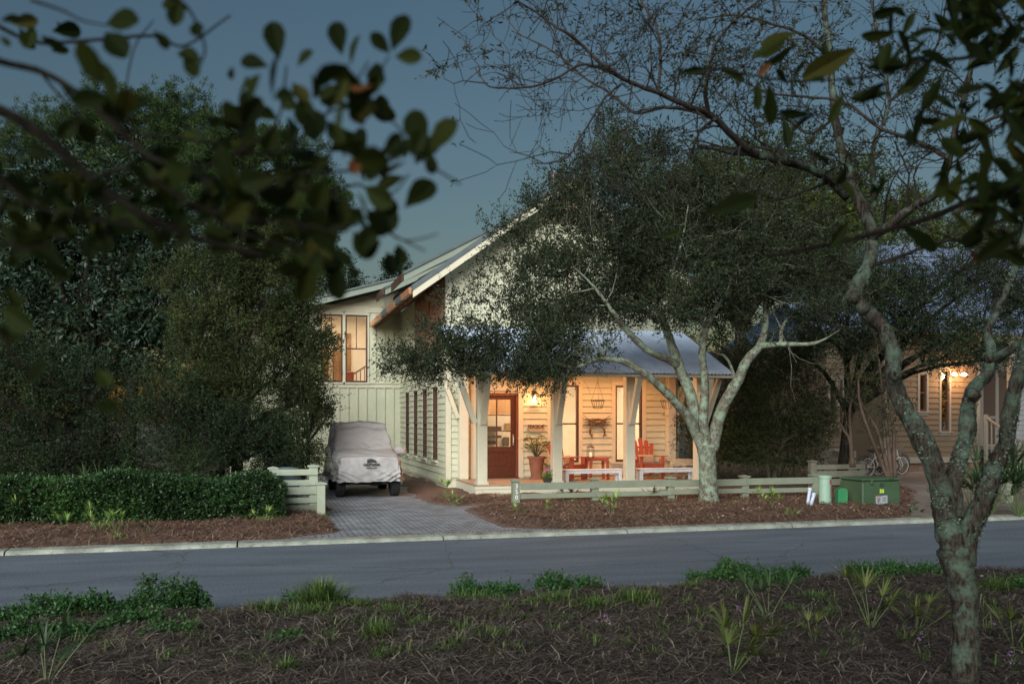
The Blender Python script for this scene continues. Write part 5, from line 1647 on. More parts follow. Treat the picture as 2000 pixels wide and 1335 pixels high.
# ------------------------------------------------------------------ the live oak in front of the porch
def oak():
    d0 = 19.05
    base = P(1385, 980, d0); base.z = .12
    root = empty("live_oak", base, 0, "live oak with lichen patched forking trunk standing in the straw bed before the porch", "tree")
    mb = MB()
    limb(mb, wpts([(1384, 1000, d0), (1384, 975, d0), (1383, 935, d0), (1382, 900, d0), (1380, 868, d0)], base), [.26, .215, .185, .18, .21], 14, 5, .06, 1)
    main = [
        ([(1376, 880, d0), (1362, 850, d0), (1342, 812, d0 - .2), (1303, 768, d0 - .5), (1260, 730, d0 - .8), (1214, 704, d0 - 1.0), (1166, 702, d0 - 1.1), (1120, 716, d0 - 1.2), (1060, 700, d0 - 1.3)], [.13, .115, .10, .085, .075, .065, .055, .04, .02]),
        ([(1378, 875, d0), (1362, 842, d0 + .1), (1350, 775, d0 + .2), (1325, 712, d0 + .3), (1304, 650, d0 + .3), (1285, 592, d0 + .4), (1283, 530, d0 + .5), (1275, 470, d0 + .5), (1262, 400, d0 + .6)], [.15, .14, .12, .115, .085, .075, .055, .04, .02]),
        ([(1327, 715, d0 + .3), (1300, 700, d0), (1264, 683, d0 - .3), (1220, 640, d0 - .7), (1200, 612, d0 - 1), (1160, 560, d0 - 1.2), (1120, 520, d0 - 1.4)], [.09, .08, .07, .06, .045, .028, .008]),
        ([(1286, 630, d0 + .3), (1262, 610, d0 + .5), (1218, 602, d0 + .8), (1150, 600, d0 + .9), (1080, 610, d0 + .8), (1000, 640, d0 + .6), (930, 660, d0 + .4)], [.06, .055, .045, .035, .026, .016, .006]),
        ([(1384, 870, d0), (1374, 825, d0 - .1), (1377, 745, d0 - .2), (1371, 690, d0 - .3), (1381, 633, d0 - .4), (1400, 600, d0 - .5), (1424, 563, d0 - .6), (1440, 500, d0 - .6), (1450, 420, d0 - .5)], [.11, .10, .085, .075, .065, .05, .04, .03, .015]),
        ([(1381, 640, d0 - .4), (1340, 600, d0 - .6), (1310, 560, d0 - .8), (1330, 480, d0 - 1), (1345, 400, d0 - 1)], [.05, .04, .032, .022, .012]),
        ([(1390, 880, d0), (1398, 840, d0), (1412, 795, d0 - .1), (1440, 745, d0 - .2), (1458, 705, d0 - .3), (1486, 672, d0 - .3), (1495, 630, d0 - .2), (1498, 567, d0), (1519, 481, d0 + .2), (1540, 400, d0 + .3)], [.15, .135, .125, .11, .10, .085, .07, .055, .035, .018]),
        ([(1484, 675, d0 - .3), (1530, 672, d0 - .6), (1590, 670, d0 - .9), (1640, 645, d0 - 1.2)], [.07, .055, .035, .006]),
        ([(1525, 672, d0 - .6), (1528, 640, d0 - .4), (1550, 612, d0 - .3), (1600, 580, d0 - .2)], [.045, .038, .026, .005]),
        ([(1497, 600, d0), (1540, 560, d0 + .2), (1590, 535, d0 + .4), (1640, 520, d0 + .6)], [.045, .036, .024, .005]),
        ([(1284, 590, d0 + .4), (1240, 570, d0 + .6), (1222, 530, d0 + .8), (1200, 480, d0 + 1), (1180, 400, d0 + 1.2)], [.045, .038, .03, .022, .012]),
        ([(1440, 748, d0 - .2), (1420, 700, d0 + .5), (1400, 690, d0 + .9), (1380, 680, d0 + 1.2)], [.035, .028, .02, .005]),
    ]
    for pts, rs in main: limb(mb, wpts(pts, base), rs, 10, 5, .08, len(pts))
    roughen(mb, .012, 7)
    rr = random.Random(11); tips = []
    for pts, rs in main:
        w = wpts(pts, base)
        for i in range(3, len(w)):
            for q in range(3):
                t = rr.random(); p = w[i - 1].lerp(w[i], t)
                if p.z > 1.6 and p.z < 4.3 and p.x > -2.2: continue
                a = Vector((rr.gauss(0, 1), rr.gauss(0, 1), rr.gauss(.25, .8)))
                grow(mb, p, a, rr.uniform(.7, 1.5), max(.008, rs[i] * .5), 1, rr, tips, 4, .45, .02, (1, 3), 4, .003)
    mb.build("trunk", M_BARKO, root, smooth=True)
    rng = np.random.default_rng(12)
    d1 = d0 - .4
    bl = [(800, 712, d1, 55, 28), (858, 690, d1, 70, 48), (930, 668, d1, 75, 60), (905, 600, d1 + .3, 62, 52), (980, 560, d1 + .2, 60, 62), (1010, 640, d1, 85, 65), (1090, 660, d1 - .2, 85, 62),
          (1020, 490, d1 + .3, 58, 55), (1090, 430, d1 + .5, 70, 60), (1100, 540, d1, 90, 75), (1065, 715, d1 - .5, 75, 42), (1150, 700, d1 - .5, 55, 30), (985, 725, d1 - .2, 80, 30), (1180, 620, d1 + .3, 70, 55),
          (1140, 390, d1 + .8, 55, 50), (1195, 320, d1 + 1, 45, 70), (1235, 400, d1 + .5, 80, 70), (1190, 490, d1, 90, 70), (1270, 480, d1, 90, 85), (1262, 320, d1 + 1, 45, 50), (1330, 410, d1 + .2, 75, 75),
          (1350, 520, d1 - .4, 85, 75), (1300, 590, d1 - .6, 75, 45), (1420, 440, d1 - .2, 80, 70), (1440, 540, d1 - .2, 80, 70), (1520, 450, d1 + .2, 75, 70), (1540, 540, d1 + .2, 85, 65), (1610, 510, d1 + .3, 55, 60),
          (1600, 610, d1 - .4, 60, 35), (1480, 390, d1 + .5, 50, 40), (1420, 610, d1 + .5, 60, 30), (860, 730, d1, 45, 18), (1240, 560, d1 + .5, 60, 50), (965, 455, d1 + .4, 26, 40), (1192, 245, d1 + 1, 18, 40), (1225, 300, d1 + 1, 20, 45), (1040, 400, d1 + .6, 22, 36), (1120, 330, d1 + .9, 24, 34), (1300, 300, d1 + .8, 20, 36), (1350, 345, d1 + .5, 22, 34), (770, 690, d1, 26, 16), (840, 640, d1, 28, 18), (1395, 370, d1 + .4, 45, 40)]
    B = [(P(a, b_, d) - base, rx / F_PX * d, max(.7, rx / F_PX * d * 1.1), ry / F_PX * d) for a, b_, d, rx, ry in bl]
    cen, dirs = blob_points(B, 19500, rng, 20, .35, .17)
    tp = np.array([list(t[0]) for t in tips]); td = np.array([list(t[1]) for t in tips])
    idx = rng.integers(0, len(tp), 2500)
    cen = np.vstack([cen, tp[idx] + rng.normal(0, .12, (2500, 3))]); dirs = np.vstack([dirs, unit(td[idx] + rng.normal(0, .7, (2500, 3)))])
    wx = cen + np.array(base)
    dep = wx[:, 0] * ST + wx[:, 1] * CT; qx = PX0 + F_PX * (wx[:, 0] * CT - wx[:, 1] * ST) / dep; qy = HY + F_PX * (CH - wx[:, 2]) / dep
    low = np.interp(qx, [740, 860, 900, 1000, 1030, 1085, 1115, 1160, 1280, 1320, 1400, 1450, 1700], [735, 748, 765, 760, 778, 775, 735, 715, 690, 640, 660, 680, 690])
    low = low + rng.normal(0, 11, len(qx)) - 4
    keep = (qy < low) & ~((qx > 1130) & (qx < 1410) & (qy > 632) & (rng.random(len(qx)) < .72))
    thin = (qx > 845) & (qx < 1010) & (qy > 430) & (qy < 655) & (rng.random(len(qx)) < .62)
    thin |= (qx > 1010) & (qx < 1130) & (qy > 400) & (qy < 600) & (rng.random(len(qx)) < .25)
    keep &= ~thin
    cen, dirs = cen[keep], dirs[keep]
    dirs[:, 2] += .25; dirs = unit(dirs)
    V, Fq, r, mi = sprays(cen, dirs, 13, rng.uniform(.16, .42, len(cen)), .062, .42, rng)
    np_mesh("crown", V, Fq, [L_OAK, M_TWIGP], parent=root, rnd=r, midx=mi)
oak()

# ------------------------------------------------------------------ the near oak with bare spreading limbs
def near_oak():
    d = 5.75
    base = P(1887, 1345, d); base.z = .1
    root = empty("near_oak", base, 0, "nearest tree, lichen crusted trunk forking low at the right with sparse twiggy crown overhead", "tree")
    mb = MB()
    main = [
        ([(1889, 1420, d), (1887, 1330, d), (1886, 1250, d), (1884, 1180, d), (1874, 1120, d), (1863, 1070, d)], [.105, .092, .084, .086, .10, .115], 18),
        ([(1868, 1090, d), (1852, 1030, d), (1842, 975, d), (1826, 915, d), (1800, 855, d + .05), (1768, 800, d + .1), (1747, 745, d + .15), (1744, 690, d + .2), (1725, 640, d + .25), (1688, 605, d + .3), (1668, 575, d + .35), (1695, 520, d + .4), (1704, 470, d + .45), (1690, 420, d + .5), (1655, 330, d + .6), (1632, 230, d + .7), (1621, 110, d + .8), (1610, 10, d + .9), (1600, -90, d + 1)],
         [.09, .088, .08, .072, .066, .06, .056, .054, .056, .054, .052, .05, .044, .04, .034, .030, .026, .022, .015], 14),
        ([(1880, 1100, d), (1890, 1040, d), (1919, 980, d - .05), (1937, 925, d - .1), (1960, 880, d - .15), (1970, 835, d - .2), (1978, 770, d - .25), (1997, 705, d - .3), (2030, 600, d - .4), (2080, 450, d - .5)], [.085, .078, .068, .06, .056, .052, .048, .046, .04, .03], 14),
        ([(1862, 1010, d), (1861, 950, d + .05), (1870, 910, d + .1), (1888, 845, d + .15), (1891, 795, d + .2), (1900, 760, d + .25), (1927, 730, d + .3), (1937, 690, d + .3), (1929, 655, d + .35), (1940, 620, d + .4), (1962, 575, d + .45), (1986, 510, d + .5), (2002, 440, d + .5), (2015, 300, d + .5)],
         [.07, .062, .058, .054, .05, .046, .042, .036, .030, .027, .025, .022, .02, .012], 12),
        ([(1936, 700, d + .3), (1960, 692, d + .2), (1990, 668, d + .1), (2040, 640, d)], [.03, .028, .024, .02], 8),
        ([(1700, 465, d + .45), (1740, 436, d + .3), (1790, 400, d + .2), (1835, 372, d + .1), (1853, 308, d), (1872, 230, d - .1), (1890, 160, d - .2), (1912, 30, d - .3), (1925, -60, d - .4)], [.034, .032, .030, .028, .026, .022, .018, .014, .010], 10),
        ([(1652, 385, d + .55), (1620, 352, d + .4), (1571, 324, d + .2), (1520, 312, d), (1478, 303, d - .1), (1420, 295, d - .2), (1367, 284, d - .3), (1340, 272, d - .3)], [.034, .032, .029, .026, .023, .018, .012, .006], 10),
        ([(1478, 303, d - .1), (1450, 284, d - .2), (1424, 258, d - .3), (1384, 222, d - .4), (1345, 208, d - .5), (1285, 181, d - .6), (1219, 154, d - .7), (1175, 125, d - .8), (1142, 93, d - .8), (1100, 60, d - .9), (1065, 38, d - .9), (1010, 0, d - 1)], [.022, .021, .020, .018, .016, .014, .012, .0105, .009, .008, .006, .004], 8),
        ([(1285, 181, d - .6), (1290, 110, d - .5), (1280, 44, d - .4), (1252, 0, d - .3), (1240, -60, d - .3)], [.010, .009, .008, .007, .005], 7),
        ([(1384, 222, d - .4), (1378, 180, d - .5), (1386, 135, d - .6), (1400, 82, d - .6), (1450, 27, d - .6), (1500, -10, d - .6)], [.013, .012, .011, .009, .007, .005], 7),
        ([(1213, 165, d - .7), (1186, 187, d - .8), (1160, 225, d - .9), (1136, 264, d - .9), (1109, 306, d - 1), (1070, 318, d - 1), (1034, 320, d - 1)], [.007, .0065, .006, .0055, .0045, .0035, .002], 6),
        ([(1219, 154, d - .7), (1147, 126, d - .8), (1090, 150, d - .9), (1037, 170, d - 1), (960, 170, d - 1.1), (938, 150, d - 1.1), (927, 132, d - 1.1)], [.010, .008, .007, .006, .004, .003, .002], 6),
        ([(1400, 235, d - .4), (1350, 216, d - .2), (1290, 210, d), (1240, 220, d + .1), (1190, 180, d + .2), (1140, 150, d + .3), (1080, 100, d + .3), (1000, 60, d + .4)], [.012, .012, .011, .010, .009, .008, .006, .004], 7),
        ([(1853, 308, d), (1800, 280, d + .2), (1720, 250, d + .3), (1650, 200, d + .5), (1580, 190, d + .6), (1500, 180, d + .7), (1430, 150, d + .8)], [.016, .014, .012, .010, .009, .007, .004], 7),
        ([(1621, 110, d + .8), (1570, 70, d + .7), (1520, 50, d + .6), (1440, 30, d + .6), (1360, 40, d + .5)], [.012, .011, .009, .007, .004], 7),
        ([(1632, 230, d + .7), (1580, 260, d + .8), (1530, 230, d + .9), (1470, 240, d + 1), (1400, 180, d + 1.1)], [.012, .010, .008, .006, .004], 7),
        ([(1700, 420, d + .5), (1710, 380, d + .6), (1705, 300, d + .7), (1735, 200, d + .8), (1720, 100, d + .9), (1700, 0, d + 1)], [.020, .018, .016, .014, .012, .008], 8),
        ([(1735, 200, d + .8), (1790, 160, d + .7), (1830, 90, d + .6), (1850, 0, d + .5)], [.011, .010, .008, .005], 7),
        ([(1860, 300, d), (1920, 240, d - .2), (1980, 220, d - .3), (2040, 190, d - .4)], [.014, .012, .010, .007], 7),
        ([(1700, 520, d + .4), (1760, 500, d + .6), (1850, 470, d + .9), (1920, 480, d + 1.2), (1990, 500, d + 1.4)], [.014, .012, .010, .008, .004], 7),
    ]
    main = [(a_, [r_ * (.90 if n_ > 9 else 1) for r_ in b_], n_) for a_, b_, n_ in main]
    lm_ = MB()
    for i, (pts, rs, n) in enumerate(main): limb(mb if n > 7 and i not in (7,) else lm_, wpts(pts, base), rs, n, 6, .14 if n > 9 else .06, i + .5)
    roughen(lm_, .006, 9)
    lm_.build("limbs", mat("dark_limb", (.035, .028, .022), .9, .4, 30, .5, 80), root, smooth=True)  # bark darkened so the upper limbs read as silhouettes against the sky
    # burls and knots
    for (px, py, r_) in ((1846, 1045, .07), (1666, 580, .05), (1684, 600, .05), (1880, 1165, .05), (1748, 730, .045), (1902, 770, .045), (1930, 700, .035)):
        c = P(px, py, d + .02) - base
        mb.M = Matrix.Translation(c); mb.lathe([(.0, -r_)] + [(r_ * math.cos(t), r_ * math.sin(t)) for t in np.linspace(-1.3, 1.3, 6)] + [(0, r_)], 10, cap=False); mb.M = None
    roughen(mb, .011, 11)
    tw_ = MB()
    rr = random.Random(5); tips = []
    for pts, rs, n in main[5:]:
        w = wpts(pts, base)
        for i in range(1, len(w)):
            for q in range(max(1, int((w[i] - w[i - 1]).length / .062))):
                p = w[i - 1].lerp(w[i], rr.random())
                dd = (w[i] - w[i - 1]).normalized()
                a = Vector((rr.gauss(0, 1), rr.gauss(0, 1), rr.gauss(.2, 1))); a = (a - dd * a.dot(dd)).normalized()
                grow(tw_, p, dd * .6 + a, rr.uniform(.22, .5), max(.0036, rs[i] * .40), 2 if rr.random() < .55 else 1, rr, tips, 4, .5, .03, (1, 3), 4, .0019)
    mb.build("trunk", M_BARKN, root, smooth=True)
    tw_.build("twigs", mat("silhouette_twig", (.022, .018, .014), .85), root, smooth=True)  # near-black twig colour stands for backlit silhouettes
    rng = np.random.default_rng(3)
    tp = np.array([list(t[0]) for t in tips]); td = np.array([list(t[1]) for t in tips])
    k = (rng.random(len(tp)) < .55) & (vnoise(tp[:, 0] * 1.6 + 9, tp[:, 2] * 1.6, 3) > .36)
    tp, td = tp[k], td[k]
    if len(tp) > 16000:
        j = rng.permutation(len(tp))[:16000]; tp, td = tp[j], td[j]
    V, Fq, r, mi = sprays(tp, unit(td + [0, 0, -.25]), 5, np.full(len(tp), .040), .034, .30, rng, .7)
    np_mesh("crown", V, Fq, [leafmat("catkin_leaf", [(.012, .014, .007), (.028, .034, .014), (.055, .065, .022)], .6, .15, .1), M_TWIG], parent=root, rnd=r, midx=mi)
    # lichen flakes crusting the trunk
    P0, N0 = [], []
    for pts, rs, n in main[:4]:
        w = wpts(pts, base)
        for i in range(1, len(w)):
            dd = (w[i] - w[i - 1]); L_ = dd.length; dd.normalize()
            for q in range(int(L_ * 2600 * rs[i] * 10 * 1.1)):
                t = rr.random(); p = w[i - 1].lerp(w[i], t); r_ = rs[i - 1] + (rs[i] - rs[i - 1]) * t
                a = Vector((rr.gauss(0, 1), rr.gauss(0, 1), rr.gauss(0, 1))); a = (a - dd * a.dot(dd)).normalized()
                pp = p + a * (r_ + .004)
                if pp.z > 3.3: continue
                if mnoise.noise(pp * 4.5 + Vector((7, 3, 1))) + .35 * mnoise.noise(pp * 14) < (.05 if pp.z < 2 else .12) or pp.z < .45 and rr.random() > .04: continue
                P0.append(tuple(pp)); N0.append(tuple(a))
    P0 = np.array(P0); N0 = np.array(N0); n = len(P0)
    t1 = unit(np.cross(N0, rng.normal(size=(n, 3)))); up = unit(t1 + N0 * rng.uniform(.1, .9, (n, 1)))
    V, Fq = leaf_quads(P0 - N0 * .004, up, .013 * rng.uniform(.4, 1.6, (n, 1)), .012, rng, flat=N0)
    np_mesh("lichen", V, Fq, leafmat("lichen_flake", [(.05, .08, .06), (.09, .135, .10), (.13, .19, .145), (.18, .24, .19)], .9, .05, .1), parent=root, rnd=rng.uniform(0, 1, n))
near_oak()

# ------------------------------------------------------------------ blurred leaves close to the lens
def rounded_leaves(pos, dirs, nrm, ln, wd, rng, notch=.0):
    """broad rounded leaves, two folded halves of six corners each"""
    n = len(pos)
    side = unit(np.cross(nrm, dirs)); nn = unit(np.cross(dirs, side))
    prof = [(0, 0), (.10, .10), (.35, .36), (.62, .50), (.85, .40), (1.0, .12), (1.0, .0)]
    Vs = []
    for s in (1, -1):
        for t, w in prof:
            Vs.append(pos + dirs * (ln * t) + side * (s * w * wd) + nn * (w * wd * .35 - .12 * ln * (t - .5) ** 2))
    V = np.stack(Vs, 1).reshape(-1, 3)
    m = len(prof)
    base_ = np.arange(n)[:, None] * 2 * m
    Fc = np.concatenate([base_ + np.arange(m), base_ + m + np.arange(m)[::-1]], 1).reshape(-1, m)
    return V, Fc

def near_branch(name, label, cat, root_px, twigs, leaf, seed, extra_leaves, mass=(), thick=1.0, lmat=None, wr_=.60, crown=None):
    rng = np.random.default_rng(seed); rr = random.Random(seed)
    base = P(*root_px); base = Vector((base.x, base.y, 0))
    root = empty(name, base, 0, label, cat)
    mb = MB()
    pos, dr = [], []
    for pts, r0, r1, leafy in twigs:
        w = wpts(pts, base); n = len(w)
        limb(mb, w, [(r0 + (r1 - r0) * i / (n - 1)) * thick for i in range(n)], 7, 4, .1, n)
        for i in range(1, n):
            for q in range(int(leafy * (w[i] - w[i - 1]).length / .1)):
                p = w[i - 1].lerp(w[i], rr.random()); dd = (w[i] - w[i - 1]).normalized()
                a = Vector((rr.gauss(0, 1), rr.gauss(0, 1), rr.gauss(0, 1))); a = (a - dd * a.dot(dd) * .6).normalized()
                L_ = rr.uniform(.03, .11); e = p + a * L_
                mb.tube([p, e], [.0016, .001], 4, cap=False)
                for z in range(rr.randint(2, 4)):
                    pos.append(tuple(p + a * L_ * rr.uniform(.5, 1))); dr.append(tuple((a * .7 + Vector((rr.gauss(0, 1), rr.gauss(0, 1), rr.gauss(0, 1))) * .7).normalized()))
    mb.build("branches", M_BARKD, root, smooth=True)
    pos, dr = np.array(pos).reshape(-1, 3), np.array(dr).reshape(-1, 3)
    lens = leaf * rng.uniform(.65, 1.2, (len(pos), 1)); nr = rng.normal(size=(len(pos), 3)) + [0, -.6, .4]
    if extra_leaves:
        ep, ed, el = [], [], []
        for (bx, by, tx_, ty_, d) in extra_leaves:
            a = P(bx, by, d) - base; b_ = P(tx_, ty_, d + rr.uniform(-.02, .02)) - base
            ep.append(tuple(a)); ed.append(tuple((b_ - a).normalized())); el.append((b_ - a).length)
        ncam = np.tile(np.array([[-ST, -CT, .15]]), (len(ep), 1)) + rng.normal(0, .25, (len(ep), 3))
        pos = np.vstack([pos, ep]); dr = np.vstack([dr, ed]); lens = np.vstack([lens, np.array(el)[:, None]]); nr = np.vstack([nr, ncam])
    for (px, py, rx, ry, d, nl) in mass:
        q = np.stack([rng.normal(px, rx * .5, nl), rng.normal(py, ry * .5, nl), d + rng.normal(0, .12, nl)], -1)
        q = np.array([list(P(*a) - base) for a in q])
        pos = np.vstack([pos, q]); dr = np.vstack([dr, unit(rng.normal(size=(nl, 3)))]); lens = np.vstack([lens, leaf * rng.uniform(.6, 1.15, (nl, 1))]); nr = np.vstack([nr, rng.normal(size=(nl, 3)) + [0, -.6, .4]])
    V, Fc = rounded_leaves(pos, dr, nr, lens, lens * wr_, rng)
    n = len(pos)
    np_mesh("leaves", V, Fc, lmat or L_NEAR, parent=root, rnd=np.repeat(np.clip(rng.beta(2, 3, n), 0, .78) + (rng.random(n) < .04) * .3, 2))
    # trunk of the same tree; unseen crown added behind to shade the foreground
    cx, cy, cz, rx, ry, rz_, nc, tx, ty = crown
    rel = Vector((cx, cy, cz)) - base
    cen, dirs = blob_points([(rel, rx, ry, rz_)], nc, rng, 60, .1, .22)
    k = cen[:, 1] + base.y < -.3 - .0 * cen[:, 0]
    cen, dirs = cen[k], dirs[k]
    V, Fq, r, mi = sprays(cen, dirs, 9, rng.uniform(.15, .4, len(cen)), leaf * 1.3, .5, rng)
    np_mesh("crown", V, Fq, [L_NEAR, M_TWIG], parent=root, rnd=r * .7, midx=mi)  # unseen foliage added out of view to block frontal light
    mb = MB(); t0 = Vector((tx, ty, -.1)) - base; t1 = t0 + Vector((.1, 0, 2.0))
    limb(mb, [t0, t0.lerp(t1, .5) + Vector((.05, .05, 0)), t1], [.16, .13, .11], 10, 4, .06)
    limb(mb, [t1, t1.lerp(rel, .5) + Vector((0, 0, .3)), rel, rel + Vector((rx * .5, -ry * .3, rz_ * .5))], [.10, .08, .05, .015], 8, 4)
    w0 = wpts(twigs[0][0], base)[0]
    limb(mb, [t1 - Vector((0, 0, .3)), t1.lerp(w0, .5) + Vector((0, 0, .12)), w0], [.06, .03, twigs[0][1]], 8, 4)
    mb.build("trunk", M_BARKD, root, smooth=True)
    return root

dn = 1.15
tw = [
    ([(-260, 60, 1.3), (-120, 180, dn), (0, 215, dn), (90, 270, dn), (180, 350, dn), (280, 420, dn), (400, 470, dn), (520, 500, dn)], .009, .0035, .0),
    ([(-200, 60, 1.3), (-60, 90, dn + .05), (0, 120, dn + .05), (80, 140, dn + .05), (150, 180, dn + .05), (230, 250, dn + .05), (300, 310, dn), (400, 350, dn), (520, 365, dn), (640, 370, dn), (700, 360, dn)], .0055, .0018, 1.5),
    ([(230, 250, dn + .05), (200, 200, dn + .1), (250, 255, dn + .1), (350, 270, dn + .1), (430, 280, dn)], .003, .0015, .6),
    ([(300, 310, dn), (380, 330, dn - .05), (460, 300, dn - .05), (540, 240, dn - .05), (560, 130, dn)], .003, .0012, .9),
    ([(460, 300, dn - .05), (560, 290, dn), (640, 220, dn), (700, 200, dn), (760, 110, dn)], .0025, .001, .7),
    ([(640, 215, dn), (690, 165, dn), (720, 120, dn)], .0015, .001, .5),
    ([(520, 365, dn), (600, 340, dn), (700, 330, dn), (780, 290, dn), (850, 330, dn), (900, 360, dn)], .0025, .0012, .6),
    ([(640, 370, dn), (720, 430, dn), (770, 460, dn), (830, 490, dn)], .002, .001, .5),
    ([(770, 462, dn), (800, 470, dn), (856, 457, dn)], .0015, .0008, 0),
    ([(700, 360, dn), (760, 380, dn), (800, 340, dn)], .0018, .001, .7),
    ([(720, 205, dn), (780, 250, dn), (795, 285, dn)], .0015, .001, .2),
    ([(400, 350, dn), (430, 430, dn), (520, 470, dn), (620, 490, dn), (690, 500, dn)], .003, .001, 1.2),
    ([(180, 350, dn), (260, 330, dn - .1), (380, 400, dn - .1), (500, 430, dn - .1), (620, 440, dn - .1), (700, 440, dn)], .003, .001, 1.5),
    ([(-60, 20, dn + .2), (60, 80, dn + .2), (160, 80, dn + .2), (300, 70, dn + .2), (360, 90, dn + .2), (450, 30, dn + .2)], .0035, .0014, .15),
    ([(60, 0, dn), (120, 20, dn), (160, 40, dn), (210, 50, dn)], .002, .001, .2),
    ([(260, -60, dn), (330, -10, dn), (370, 20, dn), (400, 90, dn), (390, 130, dn)], .0025, .0012, .3),
    ([(70, 130, dn + .2), (130, 200, dn + .2), (220, 260, dn + .2), (260, 100, dn + .25), (300, 40, dn + .25)], .002, .001, 0),
    ([(-120, 180, dn), (-60, 300, dn - .1), (0, 350, dn - .1), (60, 400, dn - .1), (140, 420, dn - .1), (260, 440, dn - .1), (360, 470, dn - .05)], .004, .0015, 1.3),
    ([(-100, 300, dn - .1), (-40, 430, dn - .15), (20, 480, dn - .15), (90, 480, dn - .15), (150, 460, dn - .1)], .003, .0012, 1.2),
    ([(-60, 600, dn), (0, 650, dn), (30, 700, dn), (90, 740, dn), (200, 790, dn)], .0025, .001, .35),
    ([(-60, 770, dn), (30, 790, dn), (120, 830, dn), (200, 880, dn)], .002, .001, .1),
]
xl_ = [(545, 118, 532, 42, dn), (668, 108, 655, 42, dn), (765, 100, 795, 30, dn), (762, 105, 725, 65, dn), (770, 110, 824, 112, dn), (745, 135, 745, 162, dn), (735, 120, 735, 165, dn), (525, 130, 470, 118, dn), (580, 130, 610, 98, dn), (612, 215, 615, 275, dn), (640, 235, 668, 280, dn),
       (715, 290, 700, 200 + 50, dn), (830, 300, 805, 215, dn), (835, 300, 892, 235, dn), (810, 320, 850, 270, dn), (840, 295, 845, 340, dn), (790, 405, 848, 355, dn), (710, 365, 768, 400, dn), (762, 390, 760, 455, dn), (780, 475, 782, 518, dn), (745, 470, 700, 500, dn),
       (700, 300, 690, 340, dn), (680, 330, 740, 310, dn), (570, 160, 600, 200, dn), (540, 240, 520, 300, dn), (365, 20, 320, 0, dn), (350, 0, 340, 50, dn), (385, 40, 385, 72, dn), (300, 60, 330, 95, dn), (360, 100, 385, 150, dn), (395, 120, 350, 100, dn),
       (205, 45, 270, 40, dn), (205, 60, 245, 112, dn), (455, 130, 450, 155, dn), (590, 180, 600, 250, dn), (600, 210, 630, 260, dn), (0, 40, 45, 40, dn), (0, 70, 20, 90, dn), (10, 560, 40, 600, dn), (0, 600, 62, 640, dn), (-30, 640, 40, 660, dn), (190, 720, 215, 755, dn), (180, 790, 232, 795, dn), (90, 700, 60, 745, dn), (110, 820, 110, 850, dn),
       (690, 450, 715, 500, dn), (640, 480, 655, 540, dn), (650, 520, 665, 585, dn), (600, 460, 640, 520, dn), (0, 440, 70, 490, dn), (20, 500, 75, 470, dn)]
near_branch("overhanging_oak", "dark out of focus branches with broad rounded leaves close overhead at the upper left", "tree", (-420, 300, 1.4), tw, .045, 7, xl_,
            mass=[(330, 400, 300, 80, 1.3, 50), (560, 440, 170, 90, 1.25, 50), (380, 330, 200, 90, 1.3, 30), (80, 400, 160, 110, 1.35, 40), (620, 350, 100, 90, 1.2, 26), (500, 200, 70, 50, 1.2, 10), (690, 190, 60, 60, 1.15, 22), (740, 300, 70, 40, 1.15, 14), (240, 450, 160, 50, 1.3, 30), (40, 470, 60, 50, 1.1, 8), (60, 60, 80, 40, 1.4, 8)],
            crown=(-1.5, -3.2, 4.6, 4.5, 3.0, 2.8, 8500, -2.6, .2))
dm = 2.0
tw2 = [
    ([(2300, 300, 2.2), (2120, 330, dm), (2000, 360, dm), (1900, 390, dm), (1800, 430, dm), (1650, 470, dm), (1500, 500, dm)], .012, .004, .5),
    ([(2200, 100, 2.2), (2080, 60, dm), (1980, 60, dm), (1900, 110, dm), (1800, 120, dm), (1700, 150, dm), (1560, 160, dm)], .007, .002, .55),
    ([(2100, 200, dm), (2000, 220, dm), (1930, 260, dm), (1850, 290, dm), (1760, 280, dm)], .005, .002, .6),
    ([(2060, 400, dm), (1990, 420, dm), (1930, 440, dm), (1880, 470, dm), (1800, 440, dm)], .005, .002, .5),
    ([(1560, 160, dm), (1480, 150, dm), (1400, 135, dm), (1320, 135, dm)], .0025, .001, .35),
    ([(1980, 60, dm), (1940, 0, dm), (1880, -30, dm)], .004, .002, 1.0),
    ([(1960, 370, dm), (1960, 430, dm), (1930, 500, dm)], .003, .001, .3),
    ([(1500, 500, dm), (1410, 460, dm), (1350, 455, dm), (1300, 460, dm)], .002, .001, .05),
]
xr = [(1325, 142, 1375, 135, dm), (1400, 130, 1455, 158, dm), (1480, 155, 1480, 215, dm), (1678, 92, 1568, 152, dm), (1530, 225, 1540, 290, dm), (1650, 180, 1620, 240, dm), (1490, 210, 1510, 240, dm),
      (1290, 465, 1328, 452, dm), (1370, 420, 1480, 385, dm), (1760, 440, 1830, 490, dm), (1830, 60, 1960, 40, dm), (1840, 20, 1980, -10, dm), (1940, 150, 1990, 90, dm), (1900, 230, 1930, 300, dm), (1930, 300, 1990, 360, dm), (1920, 180, 2010, 210, dm), (1870, 140, 1800, 100, dm), (1960, 380, 1900, 420, dm), (1940, 440, 1930, 500, dm), (1990, 150, 1960, 210, dm), (1880, 330, 1850, 400, dm)]
